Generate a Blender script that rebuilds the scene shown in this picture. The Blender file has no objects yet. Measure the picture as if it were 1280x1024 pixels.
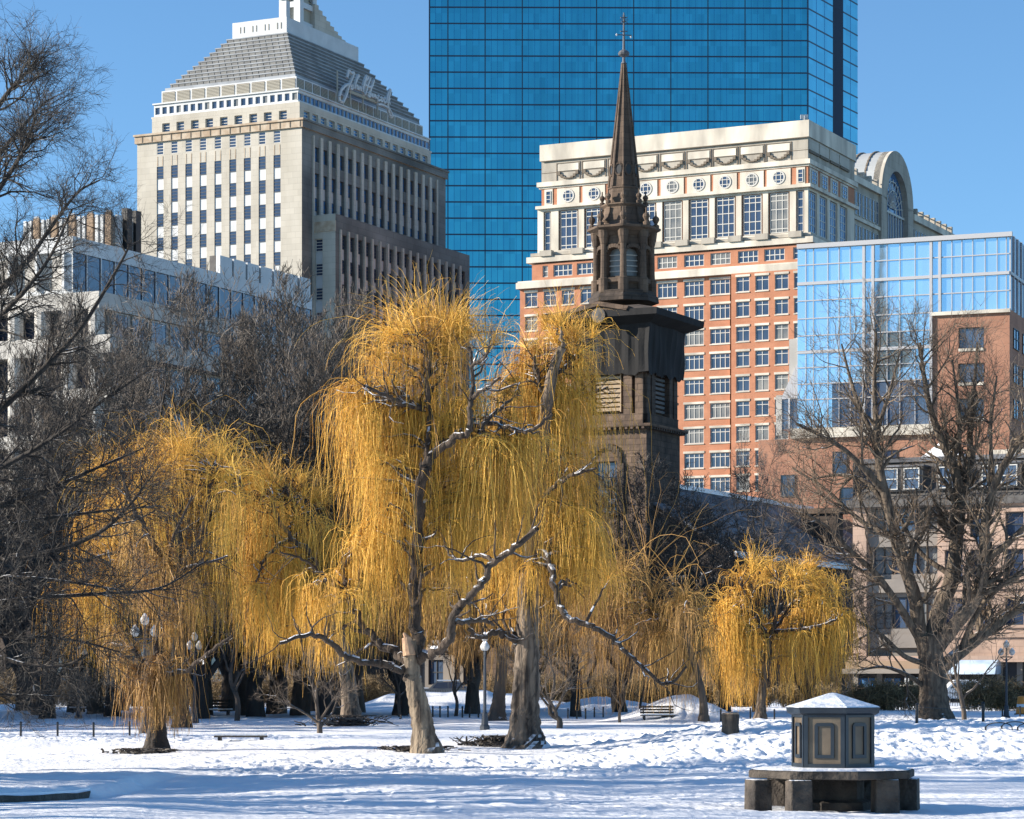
import bpy, math, random
import numpy as np
from mathutils import Vector
C = bpy.context.scene
COL = C.collection
random.seed(7)
R = math.radians

# ------------------------------------------------------------------ camera, sky, sun, exposure
FPX, CX, HY, CAMZ = 3370.0, 640.0, 850.0, 1.6      # focal length in photo pixels, centre column, horizon row, eye height
cd = bpy.data.cameras.new('camera'); cam = bpy.data.objects.new('camera', cd); COL.objects.link(cam)
cam.location = (0, 0, CAMZ); cam.rotation_euler = (R(90), 0, 0)
cd.sensor_fit = 'HORIZONTAL'; cd.sensor_width = 36; cd.lens = 36 * FPX / 1280
cd.shift_y = (HY - 512) / 1280; cd.clip_start = 0.5; cd.clip_end = 9000
C.camera = cam
SUN_AZ, SUN_EL = 88.0, 21.0        # degrees left of the direction back to the camera; elevation
sdir = Vector((-math.sin(R(SUN_AZ)) * math.cos(R(SUN_EL)), -math.cos(R(SUN_AZ)) * math.cos(R(SUN_EL)), math.sin(R(SUN_EL))))
w = bpy.data.worlds.new('World'); C.world = w; w.use_nodes = True
nt = w.node_tree; nt.nodes.clear()
sky = nt.nodes.new('ShaderNodeTexSky'); sky.sky_type = 'NISHITA'; sky.sun_disc = False
sky.sun_elevation = R(SUN_EL); sky.sun_rotation = math.atan2(sdir.x, sdir.y)
sky.air_density = 1.0; sky.dust_density = 0.0; sky.ozone_density = 2.0; sky.altitude = 0
tc = nt.nodes.new('ShaderNodeTexCoord'); mp = nt.nodes.new('ShaderNodeMapping'); mp.inputs['Scale'].default_value = (1, 1, 1.2); mp.inputs['Location'].default_value = (0, 0, 0.03)
bg = nt.nodes.new('ShaderNodeBackground'); bg.inputs[1].default_value = 0.082
ow = nt.nodes.new('ShaderNodeOutputWorld')
nt.links.new(tc.outputs['Generated'], mp.inputs[0]); nt.links.new(mp.outputs[0], sky.inputs[0])
tint = nt.nodes.new('ShaderNodeVectorMath'); tint.operation = 'MULTIPLY'; tint.inputs[1].default_value = (0.78, 1.07, 1.27)
nt.links.new(sky.outputs[0], tint.inputs[0]); nt.links.new(tint.outputs[0], bg.inputs[0]); nt.links.new(bg.outputs[0], ow.inputs[0])
sl = bpy.data.lights.new('sun', 'SUN'); sl.energy = 5.0; sl.angle = R(0.5); sl.color = (1.0, 0.90, 0.76)
so = bpy.data.objects.new('sun', sl); COL.objects.link(so); so.rotation_euler = sdir.to_track_quat('Z', 'Y').to_euler(); so.location = (-40, 30, 60)
C.view_settings.view_transform = 'Standard'; C.view_settings.look = 'None'; C.view_settings.exposure = 1.05; C.view_settings.gamma = 1
C.cycles.max_bounces = 5; C.cycles.diffuse_bounces = 2; C.cycles.glossy_bounces = 3; C.cycles.transmission_bounces = 2; C.cycles.transparent_max_bounces = 4
C.cycles.use_denoising = True
try: C.cycles.denoiser = 'OPENIMAGEDENOISE'
except Exception: pass

def at(px, py, Y):
    return Vector(((px - CX) / FPX * Y, Y, CAMZ + (HY - py) / FPX * Y))

# ------------------------------------------------------------------ materials
def mat(name, col, rough=0.8, col2=None, scale=1.0, stretch=(1, 1, 1), bump=0.0, bscale=None, metallic=0.0, spec=0.5, contrast=(0.35, 0.65), detail=5):
    m = bpy.data.materials.new(name); m.use_nodes = True
    t = m.node_tree; b = t.nodes['Principled BSDF']
    b.inputs['Base Color'].default_value = (*col, 1); b.inputs['Roughness'].default_value = rough
    b.inputs['Metallic'].default_value = metallic; b.inputs['Specular IOR Level'].default_value = spec
    tcn = t.nodes.new('ShaderNodeTexCoord'); mpn = t.nodes.new('ShaderNodeMapping'); mpn.inputs['Scale'].default_value = stretch
    t.links.new(tcn.outputs['Object'], mpn.inputs[0])
    if col2 is not None:
        n = t.nodes.new('ShaderNodeTexNoise'); n.inputs['Scale'].default_value = scale; n.inputs['Detail'].default_value = detail
        r = t.nodes.new('ShaderNodeValToRGB')
        r.color_ramp.elements[0].position = contrast[0]; r.color_ramp.elements[1].position = contrast[1]
        r.color_ramp.elements[0].color = (*col, 1); r.color_ramp.elements[1].color = (*col2, 1)
        t.links.new(mpn.outputs[0], n.inputs['Vector']); t.links.new(n.outputs[0], r.inputs[0]); t.links.new(r.outputs[0], b.inputs['Base Color'])
    if bump:
        n2 = t.nodes.new('ShaderNodeTexNoise'); n2.inputs['Scale'].default_value = bscale or scale * 3; n2.inputs['Detail'].default_value = 6
        bp = t.nodes.new('ShaderNodeBump'); bp.inputs['Strength'].default_value = bump; bp.inputs['Distance'].default_value = 0.1
        t.links.new(mpn.outputs[0], n2.inputs['Vector']); t.links.new(n2.outputs[0], bp.inputs['Height']); t.links.new(bp.outputs[0], b.inputs['Normal'])
    return m

def snowcap(m, thr=0.55, nscale=3.0, soft=0.15):
    """snow lying on the upward side of a surface, broken up by noise"""
    t = m.node_tree; b = t.nodes['Principled BSDF']
    g = t.nodes.new('ShaderNodeNewGeometry'); s = t.nodes.new('ShaderNodeSeparateXYZ')
    n = t.nodes.new('ShaderNodeTexNoise'); n.inputs['Scale'].default_value = nscale; n.inputs['Detail'].default_value = 3
    tcn = t.nodes.new('ShaderNodeTexCoord'); t.links.new(tcn.outputs['Object'], n.inputs['Vector'])
    a = t.nodes.new('ShaderNodeMath'); a.operation = 'MULTIPLY_ADD'; a.inputs[1].default_value = 1.1; a.inputs[2].default_value = -0.55
    t.links.new(n.outputs[0], a.inputs[0])
    ad = t.nodes.new('ShaderNodeMath'); ad.operation = 'ADD'
    t.links.new(g.outputs['True Normal'], s.inputs[0]); t.links.new(s.outputs['Z'], ad.inputs[0]); t.links.new(a.outputs[0], ad.inputs[1])
    mr = t.nodes.new('ShaderNodeMapRange'); mr.inputs['From Min'].default_value = thr; mr.inputs['From Max'].default_value = thr + soft
    t.links.new(ad.outputs[0], mr.inputs['Value'])
    mx = t.nodes.new('ShaderNodeMix'); mx.data_type = 'RGBA'
    src = b.inputs['Base Color']
    if src.is_linked: t.links.new(src.links[0].from_socket, mx.inputs[6])
    else: mx.inputs[6].default_value = src.default_value
    mx.inputs[7].default_value = (0.78, 0.8, 0.84, 1)
    t.links.new(mr.outputs[0], mx.inputs[0]); t.links.new(mx.outputs[2], b.inputs['Base Color'])
    return m

def attrmat(name, cols, rough=0.6, trans=0.0):
    """colour picked per twig from the 'rnd' attribute"""
    m = bpy.data.materials.new(name); m.use_nodes = True
    t = m.node_tree; b = t.nodes['Principled BSDF']; b.inputs['Roughness'].default_value = rough; b.inputs['Specular IOR Level'].default_value = 0.3
    a = t.nodes.new('ShaderNodeAttribute'); a.attribute_name = 'rnd'; r = t.nodes.new('ShaderNodeValToRGB')
    el = r.color_ramp.elements
    while len(el) < len(cols): el.new(0.5)
    for i, c in enumerate(cols): el[i].position = i / (len(cols) - 1); el[i].color = (*c, 1)
    t.links.new(a.outputs['Fac'], r.inputs[0]); t.links.new(r.outputs[0], b.inputs['Base Color'])
    return m

def glassmat(name, col, metallic=0.9, rough=0.06, cell=(2.0, 2.0, 3.8), vary=0.25, wob=0.02, off=(0, 0, 0)):
    """reflective coated glass: tint and flatness differ a little from pane to pane"""
    m = bpy.data.materials.new(name); m.use_nodes = True
    t = m.node_tree; b = t.nodes['Principled BSDF']; b.inputs['Metallic'].default_value = metallic; b.inputs['Roughness'].default_value = rough
    tcn = t.nodes.new('ShaderNodeTexCoord'); mpn = t.nodes.new('ShaderNodeMapping'); mpn.inputs['Scale'].default_value = tuple(1 / c for c in cell); mpn.inputs['Location'].default_value = off
    t.links.new(tcn.outputs['Object'], mpn.inputs[0])
    fl = t.nodes.new('ShaderNodeVectorMath'); fl.operation = 'FLOOR'; t.links.new(mpn.outputs[0], fl.inputs[0])
    wn = t.nodes.new('ShaderNodeTexWhiteNoise'); t.links.new(fl.outputs[0], wn.inputs['Vector'])
    mr = t.nodes.new('ShaderNodeMapRange'); mr.inputs['To Min'].default_value = 1 - vary; mr.inputs['To Max'].default_value = 1 + vary
    t.links.new(wn.outputs['Value'], mr.inputs['Value'])
    n = t.nodes.new('ShaderNodeTexNoise'); n.inputs['Scale'].default_value = 0.04; t.links.new(tcn.outputs['Object'], n.inputs['Vector'])
    mr2 = t.nodes.new('ShaderNodeMapRange'); mr2.inputs['To Min'].default_value = 0.8; mr2.inputs['To Max'].default_value = 1.2; t.links.new(n.outputs[0], mr2.inputs['Value'])
    mm = t.nodes.new('ShaderNodeMath'); mm.operation = 'MULTIPLY'; t.links.new(mr.outputs[0], mm.inputs[0]); t.links.new(mr2.outputs[0], mm.inputs[1])
    vm = t.nodes.new('ShaderNodeVectorMath'); vm.operation = 'SCALE'; vm.inputs[0].default_value = col; t.links.new(mm.outputs[0], vm.inputs['Scale'])
    t.links.new(vm.outputs[0], b.inputs['Base Color'])
    g = t.nodes.new('ShaderNodeNewGeometry'); sb = t.nodes.new('ShaderNodeVectorMath'); sb.operation = 'SUBTRACT'; sb.inputs[1].default_value = (0.5, 0.5, 0.5)
    t.links.new(wn.outputs['Color'], sb.inputs[0])
    n3 = t.nodes.new('ShaderNodeTexNoise'); n3.inputs['Scale'].default_value = 0.5; t.links.new(tcn.outputs['Object'], n3.inputs['Vector'])
    sb2 = t.nodes.new('ShaderNodeVectorMath'); sb2.operation = 'SUBTRACT'; sb2.inputs[1].default_value = (0.5, 0.5, 0.5); t.links.new(n3.outputs['Color'], sb2.inputs[0])
    ad = t.nodes.new('ShaderNodeVectorMath'); ad.operation = 'ADD'; t.links.new(sb.outputs[0], ad.inputs[0]); t.links.new(sb2.outputs[0], ad.inputs[1])
    sc = t.nodes.new('ShaderNodeVectorMath'); sc.operation = 'SCALE'; sc.inputs['Scale'].default_value = wob; t.links.new(ad.outputs[0], sc.inputs[0])
    a2 = t.nodes.new('ShaderNodeVectorMath'); a2.operation = 'ADD'; t.links.new(g.outputs['Normal'], a2.inputs[0]); t.links.new(sc.outputs[0], a2.inputs[1])
    nm = t.nodes.new('ShaderNodeVectorMath'); nm.operation = 'NORMALIZE'; t.links.new(a2.outputs[0], nm.inputs[0]); t.links.new(nm.outputs[0], b.inputs['Normal'])
    return m

M = {}
M['snow'] = mat('snow', (0.84, 0.86, 0.90), 0.6, (0.90, 0.91, 0.92), 2.0, bump=0.4, bscale=9.0)
M['limestone'] = mat('limestone', (0.42, 0.39, 0.335), 0.9, (0.50, 0.47, 0.415), 0.25, (1, 1, 0.35))
M['limestone_band'] = mat('weathered_limestone', (0.36, 0.27, 0.19), 0.9, (0.50, 0.42, 0.33), 0.8)
M['shade_stone'] = mat('shaded_limestone', (0.085, 0.09, 0.09), 0.9, (0.23, 0.235, 0.225), 0.09, (1, 1, 1), contrast=(0.35, 0.7))  # darker limestone copy, the right faces' shade put into its colour
M['white_panel'] = mat('white_metal_panel', (0.54, 0.56, 0.58), 0.5, (0.46, 0.48, 0.50), 0.4)
M['grey_louvre'] = mat('grey_louvre', (0.34, 0.32, 0.27), 0.7)
M['roof_metal'] = mat('stepped_grey_roofing', (0.105, 0.108, 0.11), 0.7, (0.17, 0.172, 0.17), 0.7)
M['roof_snowy'] = mat('roof_ledge', (0.20, 0.22, 0.25), 0.7, (0.32, 0.35, 0.39), 0.3)
M['win_dark'] = mat('dark_window_glass', (0.02, 0.035, 0.075), 0.12, (0.05, 0.07, 0.12), 0.3, spec=0.9)
M['win_grey'] = mat('window_with_blind', (0.11, 0.12, 0.13), 0.3, (0.24, 0.235, 0.22), 0.4, spec=0.6)
M['win_blue'] = mat('blue_window_glass', (0.04, 0.12, 0.26), 0.1, (0.06, 0.16, 0.34), 0.3, spec=1.0)
M['frame_white'] = mat('white_window_frame', (0.52, 0.51, 0.48), 0.6)
M['frame_dark'] = mat('dark_window_frame', (0.035, 0.04, 0.05), 0.5)
M['brick'] = mat('orange_brick', (0.48, 0.215, 0.125), 0.9, (0.41, 0.175, 0.10), 0.5, bump=0.15, bscale=6)
M['cast_stone'] = mat('pale_cast_stone', (0.74, 0.68, 0.58), 0.85, (0.42, 0.385, 0.33), 0.3, (1, 1, 0.3))
M['weathered_stone'] = mat('rain_streaked_stone', (0.42, 0.385, 0.33), 0.9, (0.20, 0.18, 0.155), 0.45, (1, 1, 0.25), contrast=(0.45, 0.85))
M['joint'] = mat('dark_joint', (0.17, 0.14, 0.11), 0.9)  # plain dark brown for joints, outlines, garlands and ribs
M['tower_glass'] = glassmat('blue_reflective_glass', (0.085, 0.42, 0.50), 1.0, 0.08, (1.45, 500, 3.8), 0.08, 0.02, off=(0, 0.5, 0))
M['tower_line'] = mat('dark_blue_mullion', (0.01, 0.035, 0.085), 0.5)
M['tower_fine'] = mat('fine_blue_mullion', (0.02, 0.17, 0.38), 0.4, metallic=0.6)
M['sky_glass'] = glassmat('sky_reflecting_glass', (0.56, 0.74, 0.84), 0.8, 0.06, (4, 4, 3.6), 0.05, 0.02)
M['dim_glass'] = mat('dim_glass', (0.04, 0.07, 0.13), 0.1, (0.10, 0.14, 0.21), 0.25, spec=0.9)
M['mullion'] = mat('white_mullion', (0.46, 0.46, 0.48), 0.5)
M['brick2'] = mat('tan_red_brick', (0.42, 0.215, 0.14), 0.9, (0.33, 0.16, 0.105), 0.35, bump=0.15, bscale=5)
M['concrete'] = mat('white_concrete', (0.50, 0.48, 0.45), 0.85, (0.38, 0.365, 0.34), 0.3)
M['brown_rib'] = mat('brown_fin', (0.30, 0.21, 0.14), 0.8)
M['brownstone'] = mat('brownstone', (0.155, 0.105, 0.073), 0.95, (0.075, 0.052, 0.04), 0.8, bump=0.5, bscale=3)
M['dark_brownstone'] = mat('trim_and_shade_brownstone', (0.075, 0.056, 0.045), 0.95, (0.035, 0.027, 0.023), 0.9, bump=0.4, bscale=4)  # darker brownstone for trim; on right-hand faces it stands in for shade
M['spire_stone'] = mat('spire_stone', (0.14, 0.098, 0.07), 0.95, (0.065, 0.047, 0.037), 0.6, (1, 1, 0.5), bump=0.4, bscale=4)
M['shroud'] = mat('black_netting', (0.006, 0.006, 0.007), 0.9, (0.014, 0.014, 0.016), 0.5, (1, 1, 0.2), bump=0.8, bscale=1.2)
M['louvre_wood'] = mat('pale_louvre', (0.40, 0.30, 0.20), 0.8)
M['pink_stone'] = mat('pink_stone', (0.44, 0.31, 0.24), 0.9, (0.30, 0.215, 0.17), 0.5, (1, 1, 0.4), bump=0.15, bscale=2)
M['grey_wall'] = mat('grey_render', (0.20, 0.18, 0.165), 0.9, (0.26, 0.23, 0.20), 0.4)
M['slate'] = mat('dark_slate', (0.055, 0.05, 0.05), 0.7, (0.10, 0.095, 0.09), 1.2)
M['slate_snow'] = mat('snow_dusted_slate', (0.05, 0.052, 0.06), 0.8, (0.17, 0.18, 0.205), 0.35, (1, 1, 1))
M['dark_shop'] = mat('dark_shopfront', (0.015, 0.015, 0.018), 0.4, (0.04, 0.04, 0.045), 0.5)
M['awning'] = mat('pale_blue_canvas', (0.50, 0.60, 0.72), 0.8, (0.22, 0.33, 0.48), 0.6)
M['vault_metal'] = mat('ribbed_pale_metal', (0.46, 0.48, 0.48), 0.45, (0.54, 0.55, 0.54), 0.2, metallic=0.3)
M['iron'] = mat('black_iron', (0.012, 0.013, 0.016), 0.5)
M['post_blue'] = mat('weathered_dark_post', (0.03, 0.04, 0.055), 0.6)
M['willow_bark'] = snowcap(mat('willow_bark', (0.19, 0.15, 0.115), 0.95, (0.035, 0.027, 0.022), 7, (1, 1, 0.14), bump=1.0, bscale=11, contrast=(0.42, 0.62)), 0.72)
M['bark'] = snowcap(mat('grey_brown_bark', (0.115, 0.09, 0.07), 0.95, (0.06, 0.048, 0.04), 2.0, (1.5, 1.5, 0.4), bump=0.8, bscale=5), 0.80)
M['sunny_bark'] = snowcap(mat('tan_grey_bark', (0.16, 0.125, 0.092), 0.95, (0.05, 0.038, 0.03), 7, (1, 1, 0.2), bump=1.0, bscale=12), 0.8)
M['sunlit_bark'] = snowcap(mat('sunlit_willow_bark', (0.27, 0.215, 0.155), 0.95, (0.065, 0.05, 0.038), 7, (1, 1, 0.14), bump=1.0, bscale=11), 0.72)  # bark of the leaning trunk, sunlight put into its pale colour
M['shade_limb_bark'] = snowcap(mat('shaded_brown_limb_bark', (0.085, 0.062, 0.046), 0.95, (0.035, 0.027, 0.022), 9, (1, 1, 0.3), bump=1.0, bscale=14), 0.66)  # limbs darker than trunks, the crown's shade put into the bark
M['dark_bark'] = snowcap(mat('dark_wet_bark', (0.05, 0.042, 0.036), 0.95, (0.028, 0.024, 0.022), 2.0, (1.5, 1.5, 0.4), bump=0.8, bscale=5), 0.85)
M['cut_wood'] = mat('pale_cut_wood', (0.55, 0.36, 0.22), 0.9, (0.35, 0.22, 0.14), 6)
M['gold'] = attrmat('golden_willow_shoot', [(0.16, 0.08, 0.025), (0.54, 0.285, 0.048), (0.80, 0.46, 0.075), (0.95, 0.63, 0.15)])
M['gold_dull'] = attrmat('dull_willow_shoot', [(0.09, 0.052, 0.028), (0.27, 0.15, 0.05), (0.45, 0.255, 0.07), (0.60, 0.37, 0.11)])
M['twig'] = attrmat('grey_brown_twig', [(0.05, 0.042, 0.036), (0.115, 0.095, 0.08), (0.18, 0.15, 0.125)])
M['dark_twig'] = attrmat('dark_twig', [(0.018, 0.016, 0.016), (0.035, 0.031, 0.028), (0.10, 0.088, 0.075)])
M['tan_twig'] = attrmat('tan_twig', [(0.06, 0.045, 0.032), (0.14, 0.10, 0.07), (0.26, 0.20, 0.14)])
M['needle'] = attrmat('evergreen_needle', [(0.01, 0.03, 0.012), (0.025, 0.06, 0.02), (0.04, 0.08, 0.03)])
M['granite'] = mat('dark_granite', (0.022, 0.018, 0.015), 0.85, (0.10, 0.08, 0.062), 2.2, bump=0.8, bscale=9, contrast=(0.42, 0.72))
M['granite_snow'] = snowcap(mat('snowy_dark_granite', (0.03, 0.024, 0.02), 0.85, (0.11, 0.088, 0.068), 2.5, bump=0.8, bscale=9), 0.72, 2.0)
M['kiosk_blue'] = mat('dark_blue_paint', (0.009, 0.017, 0.027), 0.45, (0.014, 0.024, 0.036), 4)
M['kiosk_grey'] = mat('taupe_paint', (0.115, 0.085, 0.056), 0.6, (0.165, 0.125, 0.082), 3)
M['wood_dark'] = mat('dark_weathered_wood', (0.055, 0.045, 0.038), 0.9, (0.10, 0.085, 0.07), 6, (1, 1, 1), bump=0.5)
M['lamp_glass'] = mat('frosted_globe', (0.45, 0.45, 0.44), 0.3)
M['orange'] = mat('orange_plastic', (0.75, 0.25, 0.03), 0.5)
M['white_paint'] = mat('white_paint', (0.7, 0.72, 0.74), 0.3)
M['rubber'] = mat('black_rubber', (0.02, 0.02, 0.02), 0.8)
M['shrub'] = attrmat('brown_shrub_twig', [(0.07, 0.05, 0.03), (0.20, 0.135, 0.065), (0.36, 0.26, 0.13)])
M['city_ground'] = mat('distant_street', (0.06, 0.06, 0.065), 0.9, (0.14, 0.14, 0.15), 0.1)
M['asphalt'] = mat('slushy_asphalt', (0.10, 0.11, 0.13), 0.8, (0.35, 0.37, 0.40), 0.5)

def courses(m, h, w_, k, bl=1.1):
    """masonry joints: courses of height h, joints of width w_ (both m), with each block a little lighter or darker"""
    t = m.node_tree; b = t.nodes['Principled BSDF']; src = b.inputs['Base Color'].links[0].from_socket
    tcn = t.nodes.new('ShaderNodeTexCoord'); s = t.nodes.new('ShaderNodeSeparateXYZ'); t.links.new(tcn.outputs['Object'], s.inputs[0])
    def mth(op, a, c=None):
        n = t.nodes.new('ShaderNodeMath'); n.operation = op
        for i, v in enumerate((a, c)):
            if v is None: continue
            if isinstance(v, (int, float)): n.inputs[i].default_value = v
            else: t.links.new(v, n.inputs[i])
        return n.outputs[0]
    z = mth('DIVIDE', s.outputs['Z'], h); row = mth('FLOOR', z); u = mth('DIVIDE', mth('ADD', mth('SUBTRACT', s.outputs['X'], s.outputs['Y']), mth('MULTIPLY', row, bl * .53)), bl)
    j1 = mth('LESS_THAN', mth('FRACT', z), w_ / h); j2 = mth('LESS_THAN', mth('FRACT', u), w_ / bl); jo = mth('MAXIMUM', j1, j2)
    cv = t.nodes.new('ShaderNodeCombineXYZ'); t.links.new(row, cv.inputs[0]); t.links.new(mth('FLOOR', u), cv.inputs[1]); wn = t.nodes.new('ShaderNodeTexWhiteNoise'); t.links.new(cv.outputs[0], wn.inputs['Vector'])
    f = mth('MULTIPLY', mth('SUBTRACT', 1.0, mth('MULTIPLY', jo, k)), mth('ADD', 1 - k * .35, mth('MULTIPLY', wn.outputs['Value'], k * .7)))
    vm = t.nodes.new('ShaderNodeVectorMath'); vm.operation = 'SCALE'; t.links.new(src, vm.inputs[0]); t.links.new(f, vm.inputs['Scale']); t.links.new(vm.outputs[0], b.inputs['Base Color'])
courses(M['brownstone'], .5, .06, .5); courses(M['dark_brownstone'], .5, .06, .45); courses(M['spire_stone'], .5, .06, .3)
courses(M['limestone'], 1.05, .09, .13, 2.4); courses(M['shade_stone'], 1.05, .09, .2, 2.4); courses(M['weathered_stone'], 1.5, .09, .16, 3.2); courses(M['pink_stone'], .42, .035, .22, .9); courses(M['brick2'], .7, .05, .12, 1.5); courses(M['brick'], .9, .06, .12, 1.9)

# ------------------------------------------------------------------ object helpers
def tag(o, label=None, cat=None, group=None, kind=None):
    if label: o['label'] = label
    if cat: o['category'] = cat
    if group: o['group'] = group
    if kind: o['kind'] = kind
    return o
def empty(name, loc, label=None, cat=None, group=None):
    o = bpy.data.objects.new(name, None); COL.objects.link(o); o.location = loc; o.empty_display_size = 0.5
    return tag(o, label, cat, group)
def copy_tree(o, parent=None):
    c = o.copy(); COL.objects.link(c)
    if parent is not None: c.parent = parent
    for ch in list(o.children): copy_tree(ch, c)
    return c

class MB:
    def __init__(s): s.v = []; s.f = []; s.m = []; s.mats = []
    def mi(s, m):
        if m not in s.mats: s.mats.append(m)
        return s.mats.index(m)
    def face(s, pts, m):
        n = len(s.v); s.v.extend([tuple(p) for p in pts]); s.f.append(tuple(range(n, n + len(pts)))); s.m.append(s.mi(m))
    def hexa(s, p, m):            # 8 corners: 4 bottom, 4 top
        n = len(s.v); s.v.extend([tuple(q) for q in p]); k = s.mi(m)
        for f in ((0, 3, 2, 1), (4, 5, 6, 7), (0, 1, 5, 4), (1, 2, 6, 5), (2, 3, 7, 6), (3, 0, 4, 7)):
            s.f.append(tuple(n + i for i in f)); s.m.append(k)
    def box(s, x0, x1, y0, y1, z0, z1, m):
        s.hexa([(x0, y0, z0), (x1, y0, z0), (x1, y1, z0), (x0, y1, z0), (x0, y0, z1), (x1, y0, z1), (x1, y1, z1), (x0, y1, z1)], m)
    def prism(s, cx, cy, rings, n, rot, m, cap=True):
        """rings: list of (radius, z)"""
        b = len(s.v); k = s.mi(m)
        for r, z in rings:
            for i in range(n):
                a = rot + 2 * math.pi * i / n; s.v.append((cx + r * math.sin(a), cy - r * math.cos(a), z))
        for j in range(len(rings) - 1):
            for i in range(n):
                i2 = (i + 1) % n; s.f.append((b + j * n + i, b + j * n + i2, b + (j + 1) * n + i2, b + (j + 1) * n + i)); s.m.append(k)
        if cap:
            s.f.append(tuple(b + i for i in range(n))[::-1]); s.m.append(k)
            s.f.append(tuple(b + (len(rings) - 1) * n + i for i in range(n))); s.m.append(k)
    def bar(s, p, q, r, m, sides=6, r2=None):
        p = Vector(p); q = Vector(q); d = (q - p).normalized(); a = d.orthogonal().normalized(); c = d.cross(a); b = len(s.v); k = s.mi(m)
        r2 = r if r2 is None else r2
        for pt, rr in ((p, r), (q, r2)):
            for i in range(sides):
                t = 2 * math.pi * i / sides; s.v.append(tuple(pt + a * rr * math.cos(t) + c * rr * math.sin(t)))
        for i in range(sides):
            i2 = (i + 1) % sides; s.f.append((b + i, b + i2, b + sides + i2, b + sides + i)); s.m.append(k)
        s.f.append(tuple(b + i for i in range(sides))[::-1]); s.m.append(k); s.f.append(tuple(b + sides + i for i in range(sides))); s.m.append(k)
    def mesh(s, name, off=(0, 0, 0)):
        me = bpy.data.meshes.new(name)
        me.from_pydata([(x - off[0], y - off[1], z - off[2]) for x, y, z in s.v], [], s.f)
        for m in s.mats: me.materials.append(M[m])
        me.polygons.foreach_set('material_index', s.m); me.update()
        return me
    def build(s, name, parent=None, off=None, smooth=False, **k):
        off = off if off is not None else (tuple(parent.location) if parent is not None else (0, 0, 0))
        if parent is not None and parent.parent is not None and off is None: pass
        o = bpy.data.objects.new(name, s.mesh(name, off)); COL.objects.link(o)
        if parent is not None: o.parent = parent
        if smooth: o.data.polygons.foreach_set('use_smooth', [True] * len(o.data.polygons))
        return tag(o, **k)

# a rectangular street-grid frame: a runs to the left-back along the sunny front, b runs to the right-back
class Fr:
    def __init__(s, px, Y, left=64.0, right=26.0):
        s.o = Vector(((px - CX) / FPX * Y, Y)); s.uA = Vector((-math.sin(R(left)), math.cos(R(left)))); s.uB = Vector((math.sin(R(right)), math.cos(R(right))))
    def P(s, a, b): return s.o + s.uA * a + s.uB * b
    def left(s, b=0): return Face(s.P(0, b), s.uA, Vector((-s.uB.x, -s.uB.y)))
    def right(s, a=0): return Face(s.P(a, 0), s.uB, Vector((-s.uA.x, -s.uA.y)))
    def z(s, a, b, py): return CAMZ + (HY - py) / FPX * s.P(a, b).y
class Face:
    def __init__(s, o, u, n): s.o = o; s.u = u; s.n = n
    def p(s, a, t, z): q = s.o + s.u * a + s.n * t; return (q.x, q.y, z)
    def s(s, px): k = (px - CX) / FPX; return (s.o.x - k * s.o.y) / (k * s.u.y - s.u.x)
    def z(s, px, py): return CAMZ + (HY - py) / FPX * (s.o.y + s.u.y * s.s(px))
    def box(s, mb, a0, a1, t0, t1, z0, z1, m):
        mb.hexa([s.p(a0, t0, z0), s.p(a1, t0, z0), s.p(a1, t1, z0), s.p(a0, t1, z0), s.p(a0, t0, z1), s.p(a1, t0, z1), s.p(a1, t1, z1), s.p(a0, t1, z1)], m)
    def quad(s, mb, a0, a1, z0, z1, t, m): mb.face([s.p(a0, t, z0), s.p(a1, t, z0), s.p(a1, t, z1), s.p(a0, t, z1)], m)
    def wall(s, mb, a0, a1, z0, z1, holes, m, depth=0.3, rm=None, t=0.0):
        """wall sheet with real openings; holes (a0, a1, z0, z1) share rows"""
        if a1 < a0: a0, a1 = a1, a0
        rows = {}
        for h in holes: rows.setdefault((round(h[2], 3), round(h[3], 3)), []).append((min(h[0], h[1]), max(h[0], h[1])))
        z = z0; rm = rm or m
        for (c, d) in sorted(rows):
            if c > z + 1e-4: s.quad(mb, a0, a1, z, c, t, m)
            x = a0
            for (p, q) in sorted(rows[(c, d)]):
                if p > x: s.quad(mb, x, p, c, d, t, m)
                x = q
                for e in (p, q): mb.face([s.p(e, t, c), s.p(e, t - depth, c), s.p(e, t - depth, d), s.p(e, t, d)], rm)
                for e in (c, d): mb.face([s.p(p, t, e), s.p(q, t, e), s.p(q, t - depth, e), s.p(p, t - depth, e)], rm)
            if x < a1: s.quad(mb, x, a1, c, d, t, m)
            z = d
        if z < z1: s.quad(mb, a0, a1, z, z1, t, m)

def fbox(mb, fr, a0, a1, b0, b1, z0, z1, m):
    c = [fr.P(a0, b0), fr.P(a1, b0), fr.P(a1, b1), fr.P(a0, b1)]
    mb.hexa([(q.x, q.y, z0) for q in c] + [(q.x, q.y, z1) for q in c], m)

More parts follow.
